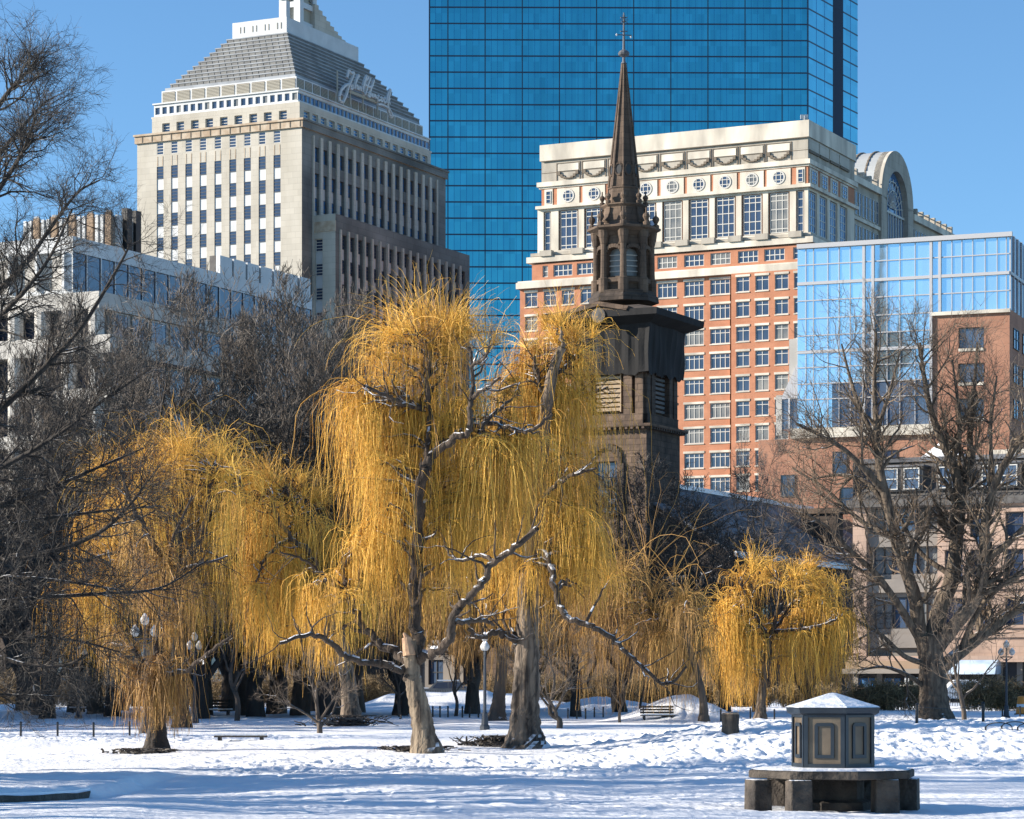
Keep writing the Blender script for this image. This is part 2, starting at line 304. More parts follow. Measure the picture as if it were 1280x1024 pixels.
def win_geom(w, h, cols, rows, glass, frame, fw=0.12, top=None, shape='rect'):
    """frame and pane meshes in local axes: x along wall, y outwards, z up, origin bottom centre"""
    f = MB(); g = MB()
    if shape == 'round':
        r = w / 2; n = 20
        pts = [(r * math.cos(2 * math.pi * i / n), 0.0, h / 2 + r * math.sin(2 * math.pi * i / n)) for i in range(n)]
        g.face(pts, glass)
        for i in range(n):
            a = pts[i]; b = pts[(i + 1) % n]; k = 1 - fw * 2 / r
            f.face([(a[0], .05, a[2]), (b[0], .05, b[2]), (b[0] * k, .05, h / 2 + (b[2] - h / 2) * k), (a[0] * k, .05, h / 2 + (a[2] - h / 2) * k)], frame)
        for e in (-1, 1):
            q = r * .35 * e; l = math.sqrt(r * r - q * q)
            f.box(q - fw / 2, q + fw / 2, 0, .06, h / 2 - l, h / 2 + l, frame); f.box(-l, l, 0, .055, h / 2 + q - fw / 2, h / 2 + q + fw / 2, frame)
        return f, g
    g.face([(-w / 2, 0, 0), (w / 2, 0, 0), (w / 2, 0, h), (-w / 2, 0, h)], glass)
    f.box(-w / 2, w / 2, 0, .08, 0, fw, frame); f.box(-w / 2, w / 2, 0, .08, h - fw, h, frame)
    f.box(-w / 2, -w / 2 + fw, 0, .078, fw, h - fw, frame); f.box(w / 2 - fw, w / 2, 0, .078, fw, h - fw, frame)
    for i in range(1, cols): x = -w / 2 + w * i / cols; f.box(x - fw / 2, x + fw / 2, 0, .07, fw, h - fw, frame)
    zs = [h * i / rows for i in range(1, rows)] if top is None else top
    for z in zs: f.box(-w / 2 + fw, w / 2 - fw, 0, .062, z - fw / 2, z + fw / 2, frame)
    return f, g

class Bld:
    def __init__(s, name, label, cat, loc, group=None):
        s.root = empty(name, loc, label, cat, group); s.wins = []; s.cache = {}
    def part(s, name, mb, **k): return mb.build(name, s.root, **k)
    def win(s, face, sc, z, w, h, cols=2, rows=2, glass='win_dark', frame='frame_white', t=-0.25, fw=0.12, top=None, shape='rect', pri=0):
        s.wins.append((face, sc, z, round(w, 2), round(h, 2), cols, rows, glass, frame, t, fw, top, shape, pri))
    def finish(s, limit=100, pane=True):
        s.wins.sort(key=lambda q: -(q[3] * q[4]) - q[13] * 1000)
        rest = MB(); L = Vector(s.root.location)
        for i, (face, sc, z, w, h, cols, rows, glass, frame, t, fw, top, shape, pri) in enumerate(s.wins):
            key = (w, h, cols, rows, glass, frame, fw, None if top is None else tuple(top), shape)
            ang = math.atan2(face.n.y, face.n.x) - math.pi / 2; p = face.p(sc, t, z)
            if i < limit:
                if key not in s.cache:
                    f, g = win_geom(*key[:2], cols, rows, glass, frame, fw, top, shape); s.cache[key] = (f.mesh('window'), g.mesh('pane'))
                fm, gm = s.cache[key]
                o = bpy.data.objects.new('window', fm); COL.objects.link(o); o.parent = s.root; o.location = Vector(p) - L; o.rotation_euler = (0, 0, ang)
                o2 = bpy.data.objects.new('pane', gm); COL.objects.link(o2); o2.parent = o
            else:
                f, g = win_geom(w, h, cols, rows, glass, frame, fw, top, shape); ca, sa = math.cos(ang), math.sin(ang)
                for mb in (f, g):
                    n = len(rest.v); rest.v.extend([(p[0] + x * ca - y * sa, p[1] + x * sa + y * ca, p[2] + zz) for x, y, zz in mb.v])
                    rest.f.extend([tuple(n + k for k in fc) for fc in mb.f]); rest.m.extend([rest.mi(mb.mats[k]) for k in mb.m])
        if rest.v: rest.build('distant_windows', s.root, kind='stuff')
# ================================================================== BUILDINGS
def glass_pick(p=(0.76, 0.24)): return 'win_dark' if random.random() < p[0] else 'win_grey'

# ---- blue glass skyscraper
def glass_tower():
    Y = 640.0; x1 = (1010 - CX) / FPX * Y
    fr = Fr(1010, Y, left=90.7, right=29.3)
    L = fr.left(0); Rr = fr.right(0)
    B = Bld('glass_skyscraper', 'blue mirrored glass skyscraper rising behind the church spire', 'skyscraper', (fr.o.x, fr.o.y, 0))
    a1 = L.s(537); top = 241.0
    mb = MB(); L.quad(mb, 0, a1, 0, top, 0, 'tower_glass'); B.part('front_glass', mb)
    bn0, bn1, b2 = Rr.s(1041), Rr.s(1054), Rr.s(1072)
    mb = MB(); Rr.quad(mb, 0, bn0, 0, top, 0, 'tower_glass'); Rr.quad(mb, bn1, b2, 0, top, 0, 'tower_glass'); B.part('side_glass', mb)
    mb = MB()
    dn = 6.0
    mb.face([Rr.p(bn0, 0, 0), Rr.p((bn0 + bn1) / 2, -dn, 0), Rr.p((bn0 + bn1) / 2, -dn, top), Rr.p(bn0, 0, top)], 'tower_line')
    mb.face([Rr.p(bn1, 0, 0), Rr.p((bn0 + bn1) / 2, -dn, 0), Rr.p((bn0 + bn1) / 2, -dn, top), Rr.p(bn1, 0, top)], 'tower_line')
    B.part('notch', mb)
    # back closes the volume
    mb = MB(); q = fr.P(0, b2); q2 = fr.P(a1, b2); q3 = fr.P(a1, 0)
    mb.face([(q.x, q.y, 0), (q2.x, q2.y, 0), (q2.x, q2.y, top), (q.x, q.y, top)], 'tower_line')
    mb.face([(q3.x, q3.y, 0), (q2.x, q2.y, 0), (q2.x, q2.y, top), (q3.x, q3.y, top)], 'tower_line')
    mb.face([(fr.o.x, fr.o.y, top), (q.x, q.y, top), (q2.x, q2.y, top), (q3.x, q3.y, top)], 'tower_line'); B.part('roof', mb)
    m1, m2, m3 = MB(), MB(), MB()
    fh = 20.25 / FPX * Y; z0 = CAMZ + (HY - 10.5) / FPX * Y; z = z0 - 42 * fh
    while z < top:
        if z > 1:
            L.box(m1, 0, a1, 0.0, .05, z - .17, z + .17, 'tower_line')
            Rr.box(m1, 0, bn0, 0, .05, z - .17, z + .17, 'tower_line'); Rr.box(m1, bn1, b2, 0, .05, z - .17, z + .17, 'tower_line')
        z += fh
    bay = 46.4 / FPX * Y; k = L.s(699.4) % bay; s = k - bay
    while s < a1:
        if s > 0: L.box(m2, s - .11, s + .11, 0, .08, 0, top, 'tower_line')
        for j in range(1, 6):
            e = s + bay * j / 6
            if 0 < e < a1: L.box(m3, e - .035, e + .035, 0, .04, 0, top, 'tower_fine')
        s += bay
    for e in (0, a1): L.box(m2, e - .15, e + .15, 0, .09, 0, top, 'tower_line')
    for (p, q) in ((0, bn0), (bn1, b2)):
        n = max(1, round((q - p) / 4.4))
        for j in range(1, n): e = p + (q - p) * j / n; Rr.box(m3, e - .08, e + .08, 0, .04, 0, top, 'tower_fine')
    B.part('floor_line', m1); B.part('bay_mullion', m2); B.part('fine_mullion', m3)
glass_tower()

# ---- stone office block with stepped pyramid roof
def stone_block():
    Y = 470.0; fr = Fr(377.3, Y)
    B = Bld('stone_office_building', 'cream stone office block with a stepped pyramid roof and a white script sign', 'office building', (fr.o.x, fr.o.y, 0))
    K = FPX / Y
    def level(pc, pl, pr):
        # inset d of the corner along the diagonal, extents on both sides
        d = (377.3 - pc) / ((.899 - .438) * K * .98) if pc < 377.3 else 0
        if pc < 372 and pc > 352: d = (377.3 - pc) / (.461 * K)
        return d, fr.left(d).s(pl), fr.right(d).s(pr)
    # main block
    A = fr.left(0).s(171.5); Bd = fr.right(0).s(557)
    L, Rg = fr.left(0), fr.right(0)
    zt = fr.z(0, 0, 148.5); z1 = fr.z(0, 0, 159)
    zpx = lambda py, pxc=345: L.z(pxc, py)
    per = 30.5 / FPX * L_y(L, 345); w_top = L.z(345, 163.6); w_bot = L.z(345, 179.0)
    g_top = L.z(345, 194)
    cols = [L.s(160 + q / 2.909) for q in (117, 169, 221, 273, 327, 381, 434, 488, 542)]
    ww = 1.45
    mb = MB(); holes = [(c - ww / 2, c + ww / 2, 4, g_top) for c in cols] + [(c - ww / 2, c + ww / 2, w_bot, w_top) for c in cols]
    L.wall(mb, 0, A, 0, z1, holes, 'limestone', 0.12)
    sp = MB()
    for c in cols:
        L.quad(sp, c - ww / 2, c + ww / 2, 4, g_top, -0.12, 'white_panel')
        L.quad(sp, c - ww / 2, c + ww / 2, w_bot, w_top, -0.12, 'frame_dark')
        for e in (-.55, .55): L.box(sp, c + e - .07, c + e + .07, 0, .05, w_bot - 2.0, w_bot - .3, 'limestone_band')
        B.win(L, c, w_bot, ww, w_top - w_bot, 1, 4, 'win_dark', 'frame_white', -.1, .1)
        z = g_top - 2.2; k = 0
        while z > 30:
            B.win(L, c, z, ww, 2.3, 1, 4, 'win_dark', 'frame_dark', -.1, .08); z -= per; k += 1
    B.part('front_wall', mb); B.part('spandrel_strip', sp)
    mb = MB(); n = 16; s0, s1 = Rg.s(160 + 685 / 2.909), Rg.s(160 + 1110 / 2.909); cr = [s0 + (s1 - s0) * i / (n - 1) for i in range(n)]
    zR = [(z1 - 5.0, z1 - 2.6)]
    holes = [(c - 1.0, c + 1.0, 20, z1 - 7.2) for c in cr] + [(c - 1.0, c + 1.0, z1 - 5.2, z1 - 2.6) for c in cr]
    Rg.wall(mb, 0, Bd, 0, z1, holes, 'shade_stone', .55)
    for c in cr:
        Rg.quad(mb, c - 1, c + 1, 20, z1 - 7.2, -.55, 'white_panel'); Rg.quad(mb, c - 1, c + 1, z1 - 5.2, z1 - 2.6, -.55, 'frame_dark')
        Rg.box(mb, c - 1.5, c - 1.02, 0, .3, 20, z1 - .8, 'limestone'); Rg.box(mb, c + 1.02, c + 1.5, 0, .3, 20, z1 - .8, 'limestone')
        B.win(Rg, c, z1 - 5.2, 2.0, 2.6, 1, 3, 'win_blue', 'frame_dark', -.5, .1, pri=-1)
        z = z1 - 7.2 - 2.3
        while z > 45: B.win(Rg, c, z, 2.0, 2.3, 1, 3, 'win_blue', 'frame_dark', -.48, .1, pri=-1); z -= per
    B.part('side_wall', mb)
    mb = MB()   # brown ledge course round the top
    fbox(mb, fr, -.35, A + .35, -.35, Bd + .35, z1, zt, 'limestone_band')
    Rg.box(mb, -.3, Bd + .3, .352, .40, z1 + .02, zt - .02, 'shade_stone')  # dark strip over the right-hand ledge, shade put into its colour
    i = 0
    while i * 2.05 < A: L.box(mb, i * 2.05 + .05, i * 2.05 + .2, .34, .42, z1 + .1, zt - .1, 'joint'); i += 1
    L.box(mb, -.6, A + .5, .35, .6, zt - .25, zt + .1, 'limestone_band'); Rg.box(mb, -.4, Bd + .5, .35, .6, zt - .25, zt + .1, 'shade_stone')
    B.part('ledge', mb)
    # setback storey
    def lev(d, pl, pr, pyt, pyb):
        l = fr.left(d); r = fr.right(d); return d, l.s(pl), r.s(pr), fr.z(d, d, pyt), fr.z(d, d, pyb), l, r
    d, a1, b1, zt2, zb2, l, r = lev(1.1, 190, 538.5, 127, 150); zb2 = fr.z(d, d, 147.5) - 1.8
    mb = MB(); cs = [l.s(160 + q / 2.909) for q in (138, 190, 243, 295, 348, 401, 455, 508, 563)]; wz = zb2 + 1.2
    hh = 1.6
    l.wall(mb, d, a1, zt, zt2, [(c - .8, c + .8, wz + .6, wz + .6 + hh) for c in cs], 'limestone', .4)
    for c in cs: B.win(l, c, wz + .6, 1.6, hh, 1, 3, 'win_dark', 'frame_white', -.4, .1)
    p0, p1 = r.s(160 + 650 / 2.909), r.s(160 + 1080 / 2.909); cs = [p0 + (p1 - p0) * i / 15 for i in range(16)]
    r.wall(mb, d, b1, zt, zt2, [(c - 1, c + 1, wz + .6, wz + .6 + hh) for c in cs], 'limestone', .4)
    for c in cs: B.win(r, c, wz + .6, 2, hh, 1, 3, 'win_blue', 'frame_white', -.4, .1, pri=-1)
    q0, q1, q2 = fr.P(a1, d), fr.P(a1, b1), fr.P(d, b1)
    mb.face([(q0.x, q0.y, zt), (q1.x, q1.y, zt), (q1.x, q1.y, zt2), (q0.x, q0.y, zt2)], 'limestone'); mb.face([(q2.x, q2.y, zt), (q1.x, q1.y, zt), (q1.x, q1.y, zt2), (q2.x, q2.y, zt2)], 'limestone')
    B.part('setback_wall', mb)
    # white window band
    d, a1, b1, zt3, zb3, l, r = lev(1.8, 192.5, 536.5, 111.8, 127); zb3 = zt2
    mb = MB(); n = 20; hs = []
    for i in range(n):
        c = d + (a1 - d) * (i + .5) / n; hs.append((c - .48, c + .48, zb3 + .55, zt3 - .5)); B.win(l, c, zb3 + .55, .96, zt3 - zb3 - 1.05, 1, 1, 'win_dark' if i % 4 else 'win_grey', 'white_panel', -.2, .06)
    l.wall(mb, d, a1, zb3, zt3, hs, 'white_panel', .2); hs = []
    n = 34
    for i in range(n):
        c = d + (b1 - d) * (i + .5) / n; hs.append((c - .85, c + .85, zb3 + .55, zt3 - .5)); B.win(r, c, zb3 + .55, 1.7, zt3 - zb3 - 1.05, 1, 1, 'win_blue', 'white_panel', -.2, .06, pri=-1)
    r.wall(mb, d, b1, zb3, zt3, hs, 'white_panel', .2)
    fbox(mb, fr, d - .25, a1 + .2, d - .25, b1 + .2, zt3, zt3 + .25, 'white_panel'); fbox(mb, fr, d - .4, a1 + .3, d - .4, b1 + .3, zb3 - .2, zb3 + .12, 'white_panel')
    B.part('white_band', mb)
    # louvre storey
    d, a1, b1, zt4, zb4, l, r = lev(2.7, 202, 528.5, 91, 111); zb4 = zt3 + .25; zl = fr.z(2.7, 2.7, 97)
    mb = MB(); fbox(mb, fr, d, a1, d, b1, zb4, zt4 - .6, 'white_panel')
    fbox(mb, fr, d + .5, a1 - .4, d + .5, b1 - .4, zt4 - .6, zt4, 'roof_snowy')
    for (fc, e, n) in ((l, a1, 9), (r, b1, 17)):
        for i in range(n):
            x0 = d + (e - d) * i / n + .22; x1 = d + (e - d) * (i + 1) / n - .22
            fc.quad(mb, x0, x1, zb4 + .25, zl, .012, 'frame_dark' if fc is r else 'joint')
            for j in range(7): z = zb4 + .3 + j * (zl - zb4 - .35) / 7; fc.box(mb, x0, x1, .03, .1, z, z + .17, 'grey_louvre')
    B.part('louvre_band', mb)
    # stepped pyramid
    zp = fr.z(6, 6, 37.5); n = 11; mb = MB(); dt = 7.6
    l0a, l0b = 210, 526; ta, tb = fr.left(dt).s(290.5), fr.right(dt).s(448)
    a0_, b0_ = fr.left(d + .8).s(213), fr.right(d + .8).s(524)
    for i in range(n):
        k = i / n; dd = d + .8 + (dt - d - .8) * k; aa = a0_ + (ta - a0_) * k; bb = b0_ + (tb - b0_) * k
        za = zt4 + (zp - zt4) * k; zb = zt4 + (zp - zt4) * (k + 1 / n)
        fbox(mb, fr, dd, aa, dd, bb, za, zb - .22, 'roof_metal'); fbox(mb, fr, dd - .07, aa + .07, dd - .07, bb + .07, zb - .2, zb, 'roof_snowy')
        ff = fr.left(dd); s = dd + .8
        while s < aa: ff.box(mb, s, s + .1, 0, .06, za, zb - .25, 'roof_metal'); s += 1.3
    B.part('stepped_roof', mb)
    mb = MB(); zq = zp + 2.9
    fbox(mb, fr, dt, ta, dt, tb, zp, zq, 'white_panel')
    ff = fr.left(dt)
    for i in range(4):
        c = dt + (ta - dt) * (i + .6) / 4.4
        ff.box(mb, c - .45, c - .33, 0, .08, zp + .9, zp + 2, 'grey_louvre'); ff.box(mb, c + .33, c + .45, 0, .08, zp + .9, zp + 2, 'grey_louvre')
    rr = fr.right(dt); pz = zq
    s1 = rr.s(397); s2 = tb; k = 8     # stair-stepped stone wing on the ridge
    for i in range(k):
        hgt = 4.6 * (1 - i / k) ** 1.3
        fbox(mb, fr, dt + .6, dt + 4.5, s1 + (s2 - s1) * i / k * .75, s1 + (s2 - s1) * (i + 1) / k * .75, zq, zq + hgt + .2, 'limestone')
    B.part('roof_parapet', mb)
    mb = MB()   # lantern tower
    la, lb = fr.left(dt + 1).s(357), rr.s(370); c0 = 1.4
    bA0, bA1, bB0, bB1 = dt + 1, dt + 5.4, rr.s(381), rr.s(381) + 6
    fc = Face(fr.P(0, bB0), fr.uA, Vector((-fr.uB.x, -fr.uB.y))); z = zq
    fbox(mb, fr, bA0 + .5, bA1 - .5, bB0 + .5, bB1 - .5, zq, zq + 30, 'grey_louvre')
    for i in range(9):
        fbox(mb, fr, bA0, bA1, bB0, bB1, z, z + 1.0, 'white_panel')
        for (p, q) in ((bA0, bB0), (bA1 - 1.3, bB0), (bA0, bB1 - 1.3), (bA1 - 1.3, bB1 - 1.3)): fbox(mb, fr, p, p + 1.3, q, q + 1.3, z + 1.0, z + 3.4, 'white_panel')
        fbox(mb, fr, bA0 + 2.4, bA0 + 3.1, bB0 + .02, bB1 - .02, z + 1.0, z + 3.4, 'white_panel')
        z += 3.4
    B.part('lantern_tower', mb)
    for (pa, pb, zz) in ((dt + .2, dt + .2, zq), (dt + 1.6, rr.s(396), zq + 1)):
        mb = MB(); fbox(mb, fr, pa, pa + 1.0, pb, pb + 1.3, zz, zz + 3.2, 'white_panel')
        for j in range(4): fbox(mb, fr, pa - .35, pa + 1.35, pb - .35, pb + 1.65, zz + 3.2 + j * .85, zz + 3.2 + j * .85 + .5, 'roof_metal')
        fbox(mb, fr, pa + .25, pa + .75, pb + .35, pb + .95, zz + 3.2, zz + 7.4, 'limestone_band')
        B.part('finial', mb)
    # script sign on a frame standing in front of the shaded roof slope
    rs = fr.right(-0.6); ST = [
     [(240,290),(255,230),(265,170),(300,210),(345,205),(325,270),(300,330),(275,395),(250,450),(235,530),(210,600),(170,680),(125,660),(115,590),(150,480),(190,430),(230,400),(290,385)],
     [(300,400),(288,440),(300,475),(325,455),(330,415),(305,400)], [(350,460),(385,340),(415,275),(430,255),(412,245),(385,310),(362,400),(350,470),(378,412),(400,415),(395,480)],
     [(420,490),(425,430),(430,470),(452,435),(455,500)], [(490,520),(505,450),(535,330),(575,280),(545,255),(515,330),(490,420),(485,490)], [(610,290),(580,360),(555,440),(530,540),(510,550)],
     [(665,325),(640,390),(610,480),(590,570)], [(520,400),(570,430),(610,440),(650,400)], [(600,520),(570,550),(572,585),(600,590),(622,535),(625,595)], [(645,610),(655,545),(660,590),(685,560),(690,620)],
     [(745,575),(718,590),(715,635),(735,660),(760,640)], [(790,600),(768,625),(775,665),(800,665),(812,630),(790,600)], [(845,610),(820,630),(820,675),(845,690),(858,670)],
     [(862,690),(880,600),(905,520),(930,475),(925,520),(895,620),(880,700)], [(880,650),(915,615),(900,655),(890,665),(920,705)],
     [(730,712),(780,715),(820,730),(860,750),(890,770),(920,805),(940,840),(965,910),(930,900),(912,850),(900,790),(890,700)]]
    mb = MB()
    for st in ST:
        P = []
        for x, y in st:
            px = 415 + x / 12.8; py = 75 + y / 12.8; s = rs.s(px); P.append(Vector(rs.p(s, 0, rs.z(px, py))))
        for p, q in zip(P, P[1:]): mb.bar(p, q, .30, 'white_panel', 5)
    B.part('script_sign', mb)
    mb = MB()
    for px, ya, yb in ((424, 88, 121), (440, 113, 132), (456, 120, 138), (474, 128, 145)):
        s = rs.s(px); rs.box(mb, s - .12, s + .12, -.5, -.3, rs.z(px, yb), rs.z(px, ya), 'grey_louvre')
    s0, s1 = rs.s(438), rs.s(484); z = rs.z(440, 113); rs.box(mb, s0, s1, -.5, -.2, z - .5, z, 'grey_louvre'); B.part('sign_frame', mb)
    # lower wing on the shaded side
    bw0 = fr.right(0).s(391.5); fw = Fr(419.5, 1); 
    # corner (a=-w, b=bw0) must project at 419.5
    best = min((abs((fr.P(-w_, bw0).x) / (fr.P(-w_, bw0).y) * FPX + CX - 419.5), w_) for w_ in [i * .05 for i in range(10, 400)]); wd = best[1]
    rw = fr.right(-wd); b2 = rw.s(587); zw = CAMZ + (HY - 267) / FPX * fr.P(-wd, bw0).y
    lw = fr.left(bw0); mb = MB(); cc = lw.s(160 + 693 / 2.909)
    hz = zw - 4.2
    lw.wall(mb, -wd, 0, 0, zw, [(cc - .8, cc + .8, 20, hz)], 'limestone', .5); lw.quad(mb, cc - .8, cc + .8, 20, hz, -.5, 'white_panel')
    lw.box(mb, -wd - .1, .1, 0, .15, zw - 3.0, zw - 1.2, 'limestone_band')
    z = hz - 2.15
    while z > 40: B.win(lw, cc, z, 1.55, 2.15, 1, 4, 'win_dark', 'frame_white', -.46, .1); z -= per
    n = 17; cs = [bw0 + (b2 - bw0) * (i + 1.0) / (n + 1) for i in range(n)]
    rw.wall(mb, bw0, b2, 0, zw, [(c - 1, c + 1, 20, zw - 3.4) for c in cs], 'shade_stone', .5)
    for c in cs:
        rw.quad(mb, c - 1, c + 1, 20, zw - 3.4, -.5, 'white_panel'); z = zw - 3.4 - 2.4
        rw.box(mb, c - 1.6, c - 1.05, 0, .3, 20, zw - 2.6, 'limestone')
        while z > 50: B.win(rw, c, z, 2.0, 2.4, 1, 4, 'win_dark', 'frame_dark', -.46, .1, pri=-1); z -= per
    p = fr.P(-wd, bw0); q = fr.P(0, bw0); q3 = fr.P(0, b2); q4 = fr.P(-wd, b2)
    mb.face([(v.x, v.y, zw) for v in (p, q, q3, q4)], 'roof_snowy'); mb.face([(q3.x, q3.y, 0), (q4.x, q4.y, 0), (q4.x, q4.y, zw), (q3.x, q3.y, zw)], 'shade_stone')
    B.part('lower_wing', mb)
    # left low wing with a weathered top course
    mb = MB(); lz = L.z(171.5, 287); l2 = fr.left(3); lz2 = lz
    fbox(mb, fr, A, A + 7.5, 3, 30, 0, lz - 2.2, 'limestone'); fbox(mb, fr, A, A + 7.6, 2.9, 30, lz - 2.2, lz, 'limestone_band'); B.part('low_wing', mb)
    B.win(l2, A + 2.4, lz - 5.4, 1.6, 2.2, 1, 4, 'win_dark', 'frame_white', .02, .1)
    mb = MB(); fbox(mb, fr, .5, A - .01, .5, Bd - .01, zt - .5, zt - .05, 'roof_snowy'); q = [fr.P(A, 0), fr.P(A, Bd), fr.P(0, Bd)]
    for u, v in ((q[0], q[1]), (q[1], q[2])): mb.face([(u.x, u.y, 0), (v.x, v.y, 0), (v.x, v.y, zt), (u.x, u.y, zt)], 'limestone')
    B.part('flat_roof', mb)
    B.finish(100)
def L_y(face, px): return face.o.y + face.u.y * face.s(px)
stone_block()

# ---- brown and white ribbed penthouse block behind the white building
def ribbed():
    Y = 400.0; fr = Fr(141, Y); L, Rg = fr.left(), fr.right(); A = L.s(33); zt = fr.z(0, 0, 266); b1 = Rg.s(167)
    B = Bld('ribbed_building', 'flat building topped with brown and white vertical fins, left of the cream stone block', 'building', (fr.o.x, fr.o.y, 0))
    mb = MB(); fbox(mb, fr, 0, A, 0, b1, 0, zt - .5, 'grey_wall'); B.part('wall', mb)
    mb = MB(); s = 0.0; i = 0
    while s < A - 1:
        if i % 2 == 0: L.box(mb, s, s + 1.05, 0.0, .5, 20, zt + .1, 'brown_rib'); L.box(mb, s + .1, s + .95, .1, .4, zt + .1, zt + .4, 'roof_snowy'); s += 1.2
        else:
            for j in range(2): L.box(mb, s + j * .95 + .1, s + j * .95 + .6, 0, .6, 20, zt - .2, 'white_panel')
            s += 2.05
        i += 1
    B.part('fins', mb); mb = MB(); s = .6
    while s < b1: Rg.box(mb, s, s + 1.2, 0, .5, 20, zt - .2, 'white_panel'); s += 2.0
    for px in (152, 163): s = Rg.s(px); Rg.box(mb, s, s + 1.4, 0, 1, 20, zt + 1.0, 'iron')
    B.part('side_fins', mb)
ribbed()

# ---- white modern building on the left
def white_building():
    Y = 262.0; fr = Fr(91, Y); L, Rg = fr.left(), fr.right(); zt = fr.z(0, 0, 295); A = L.s(-70)
    B = Bld('white_office_building', 'white panelled office building with a long blue shaded side behind the left trees', 'office building', (fr.o.x, fr.o.y, 0))
    b2 = Rg.s(390); zc = fr.z(0, 0, 314); zb = fr.z(0, 0, 361)
    mb = MB(); bs = [L.s(80), L.s(46), L.s(12), L.s(-25), A]
    hs = [(bs[i] + .12, bs[i + 1] - .12, zb, zc) for i in range(4)]
    L.wall(mb, 0, A, zb - 1, zt, [(p + .25, q - .25, zb, zc) for p, q in zip(bs, bs[1:])], 'white_panel', .35)
    for p, q in zip(bs, bs[1:]): L.quad(mb, p, q, zb, zc, -.35, 'concrete')
    for p in bs[:-1]: L.box(mb, p - .25, p - .02, -.1, .35, zb, zc, 'white_panel')
    B.part('upper_wall', mb)
    mb = MB(); n = 19; e = [b2 * i / n for i in range(n + 1)]
    zc2 = zt - 1.5
    Rg.wall(mb, 0, b2, 0, zt, [(e[i] + .07, e[i + 1] - .07, zt - 5.1, zc2) for i in range(n)], 'white_panel', .15)
    for i in range(n):
        B.win(Rg, (e[i] + e[i + 1]) / 2, zt - 5.1, e[i + 1] - e[i] - .14, 5.1 - 1.5, 1, 1, 'dim_glass', 'frame_dark', -.12, .05)
    k = 2
    B.part('side_wall', mb)
    for j in range(8):
        for i in range(n): B.win(Rg, (e[i] + e[i + 1]) / 2, zt - 9.6 - j * 3.9, e[i + 1] - e[i] - .8, 2.4, 1, 1, 'dim_glass', 'white_panel', .03, .08, pri=-1)
    # raised parapet with notches
    mb = MB(); r0 = Rg.s(275); nn = 7; st = (b2 - r0) / nn; zr = zt + 1.9
    for i in range(nn): Rg.box(mb, r0 + st * i, r0 + st * (i + 1) - .4, -.5, .02, zt - .02, zr, 'white_panel')
    Rg.box(mb, r0, b2, -1.3, -.55, zt, zr + .02, 'slate'); B.part('notched_parapet', mb)
    mb = MB(); q = [fr.P(0, 0), fr.P(A, 0), fr.P(A, b2), fr.P(0, b2)]
    mb.face([(v.x, v.y, zt) for v in q], 'roof_snowy'); mb.face([(q[2].x, q[2].y, 0), (q[3].x, q[3].y, 0), (q[3].x, q[3].y, zt), (q[2].x, q[2].y, zt)], 'concrete')
    B.part('roof', mb)
    # lower terrace floors projecting forward, white slabs on round columns
    f2 = Fr(140, 246.0); l2, r2 = f2.left(), f2.right(); A2 = l2.s(-90); b3 = r2.s(300)
    mb = MB(); fbox(mb, f2, 1.5, A2, 1.5, b3, 0, f2.z(0, 0, 380), 'grey_wall'); B.part('terrace_core', mb)
    rows = [(363, 384, 126), (418, 441, 140), (484, 497, 140), (540, 556, 140), (600, 616, 140), (660, 676, 140), (720, 736, 140)]
    for (ya, yb, pe) in rows:
        mb = MB(); a0 = l2.s(pe); za, zb_ = f2.z(0, 0, ya), f2.z(0, 0, yb); fbox(mb, f2, a0, A2, -.3, b3, zb_, za, 'concrete'); B.part('floor_slab', mb)
    zs = [(f2.z(0, 0, r[1]), f2.z(0, 0, s[0])) for r, s in zip(rows, rows[1:])]
    for (z1_, z0_) in zs:
        a = l2.s(118)
        while a < A2:
            mb = MB(); p = l2.p(a, -.3, 0); mb.prism(p[0], p[1], [(.75, z0_), (.75, z1_)], 10, 0, 'concrete', cap=False); B.part('column', mb); a += 3.0
        a = l2.s(118)
        while a + 3 < A2: B.win(l2, a + 1.5, z0_ + .1, 2.6, z1_ - z0_ - .2, 1, 1, 'win_dark', 'frame_dark', -1.45, .08); a += 3.0
        s = 2.0
        while s < b3 - 3: B.win(r2, s + 1.5, z0_ + .1, 2.7, z1_ - z0_ - .2, 1, 1, 'dim_glass', 'concrete', -1.45, .15, pri=-1); s += 3.2
    B.finish(100)
white_building()

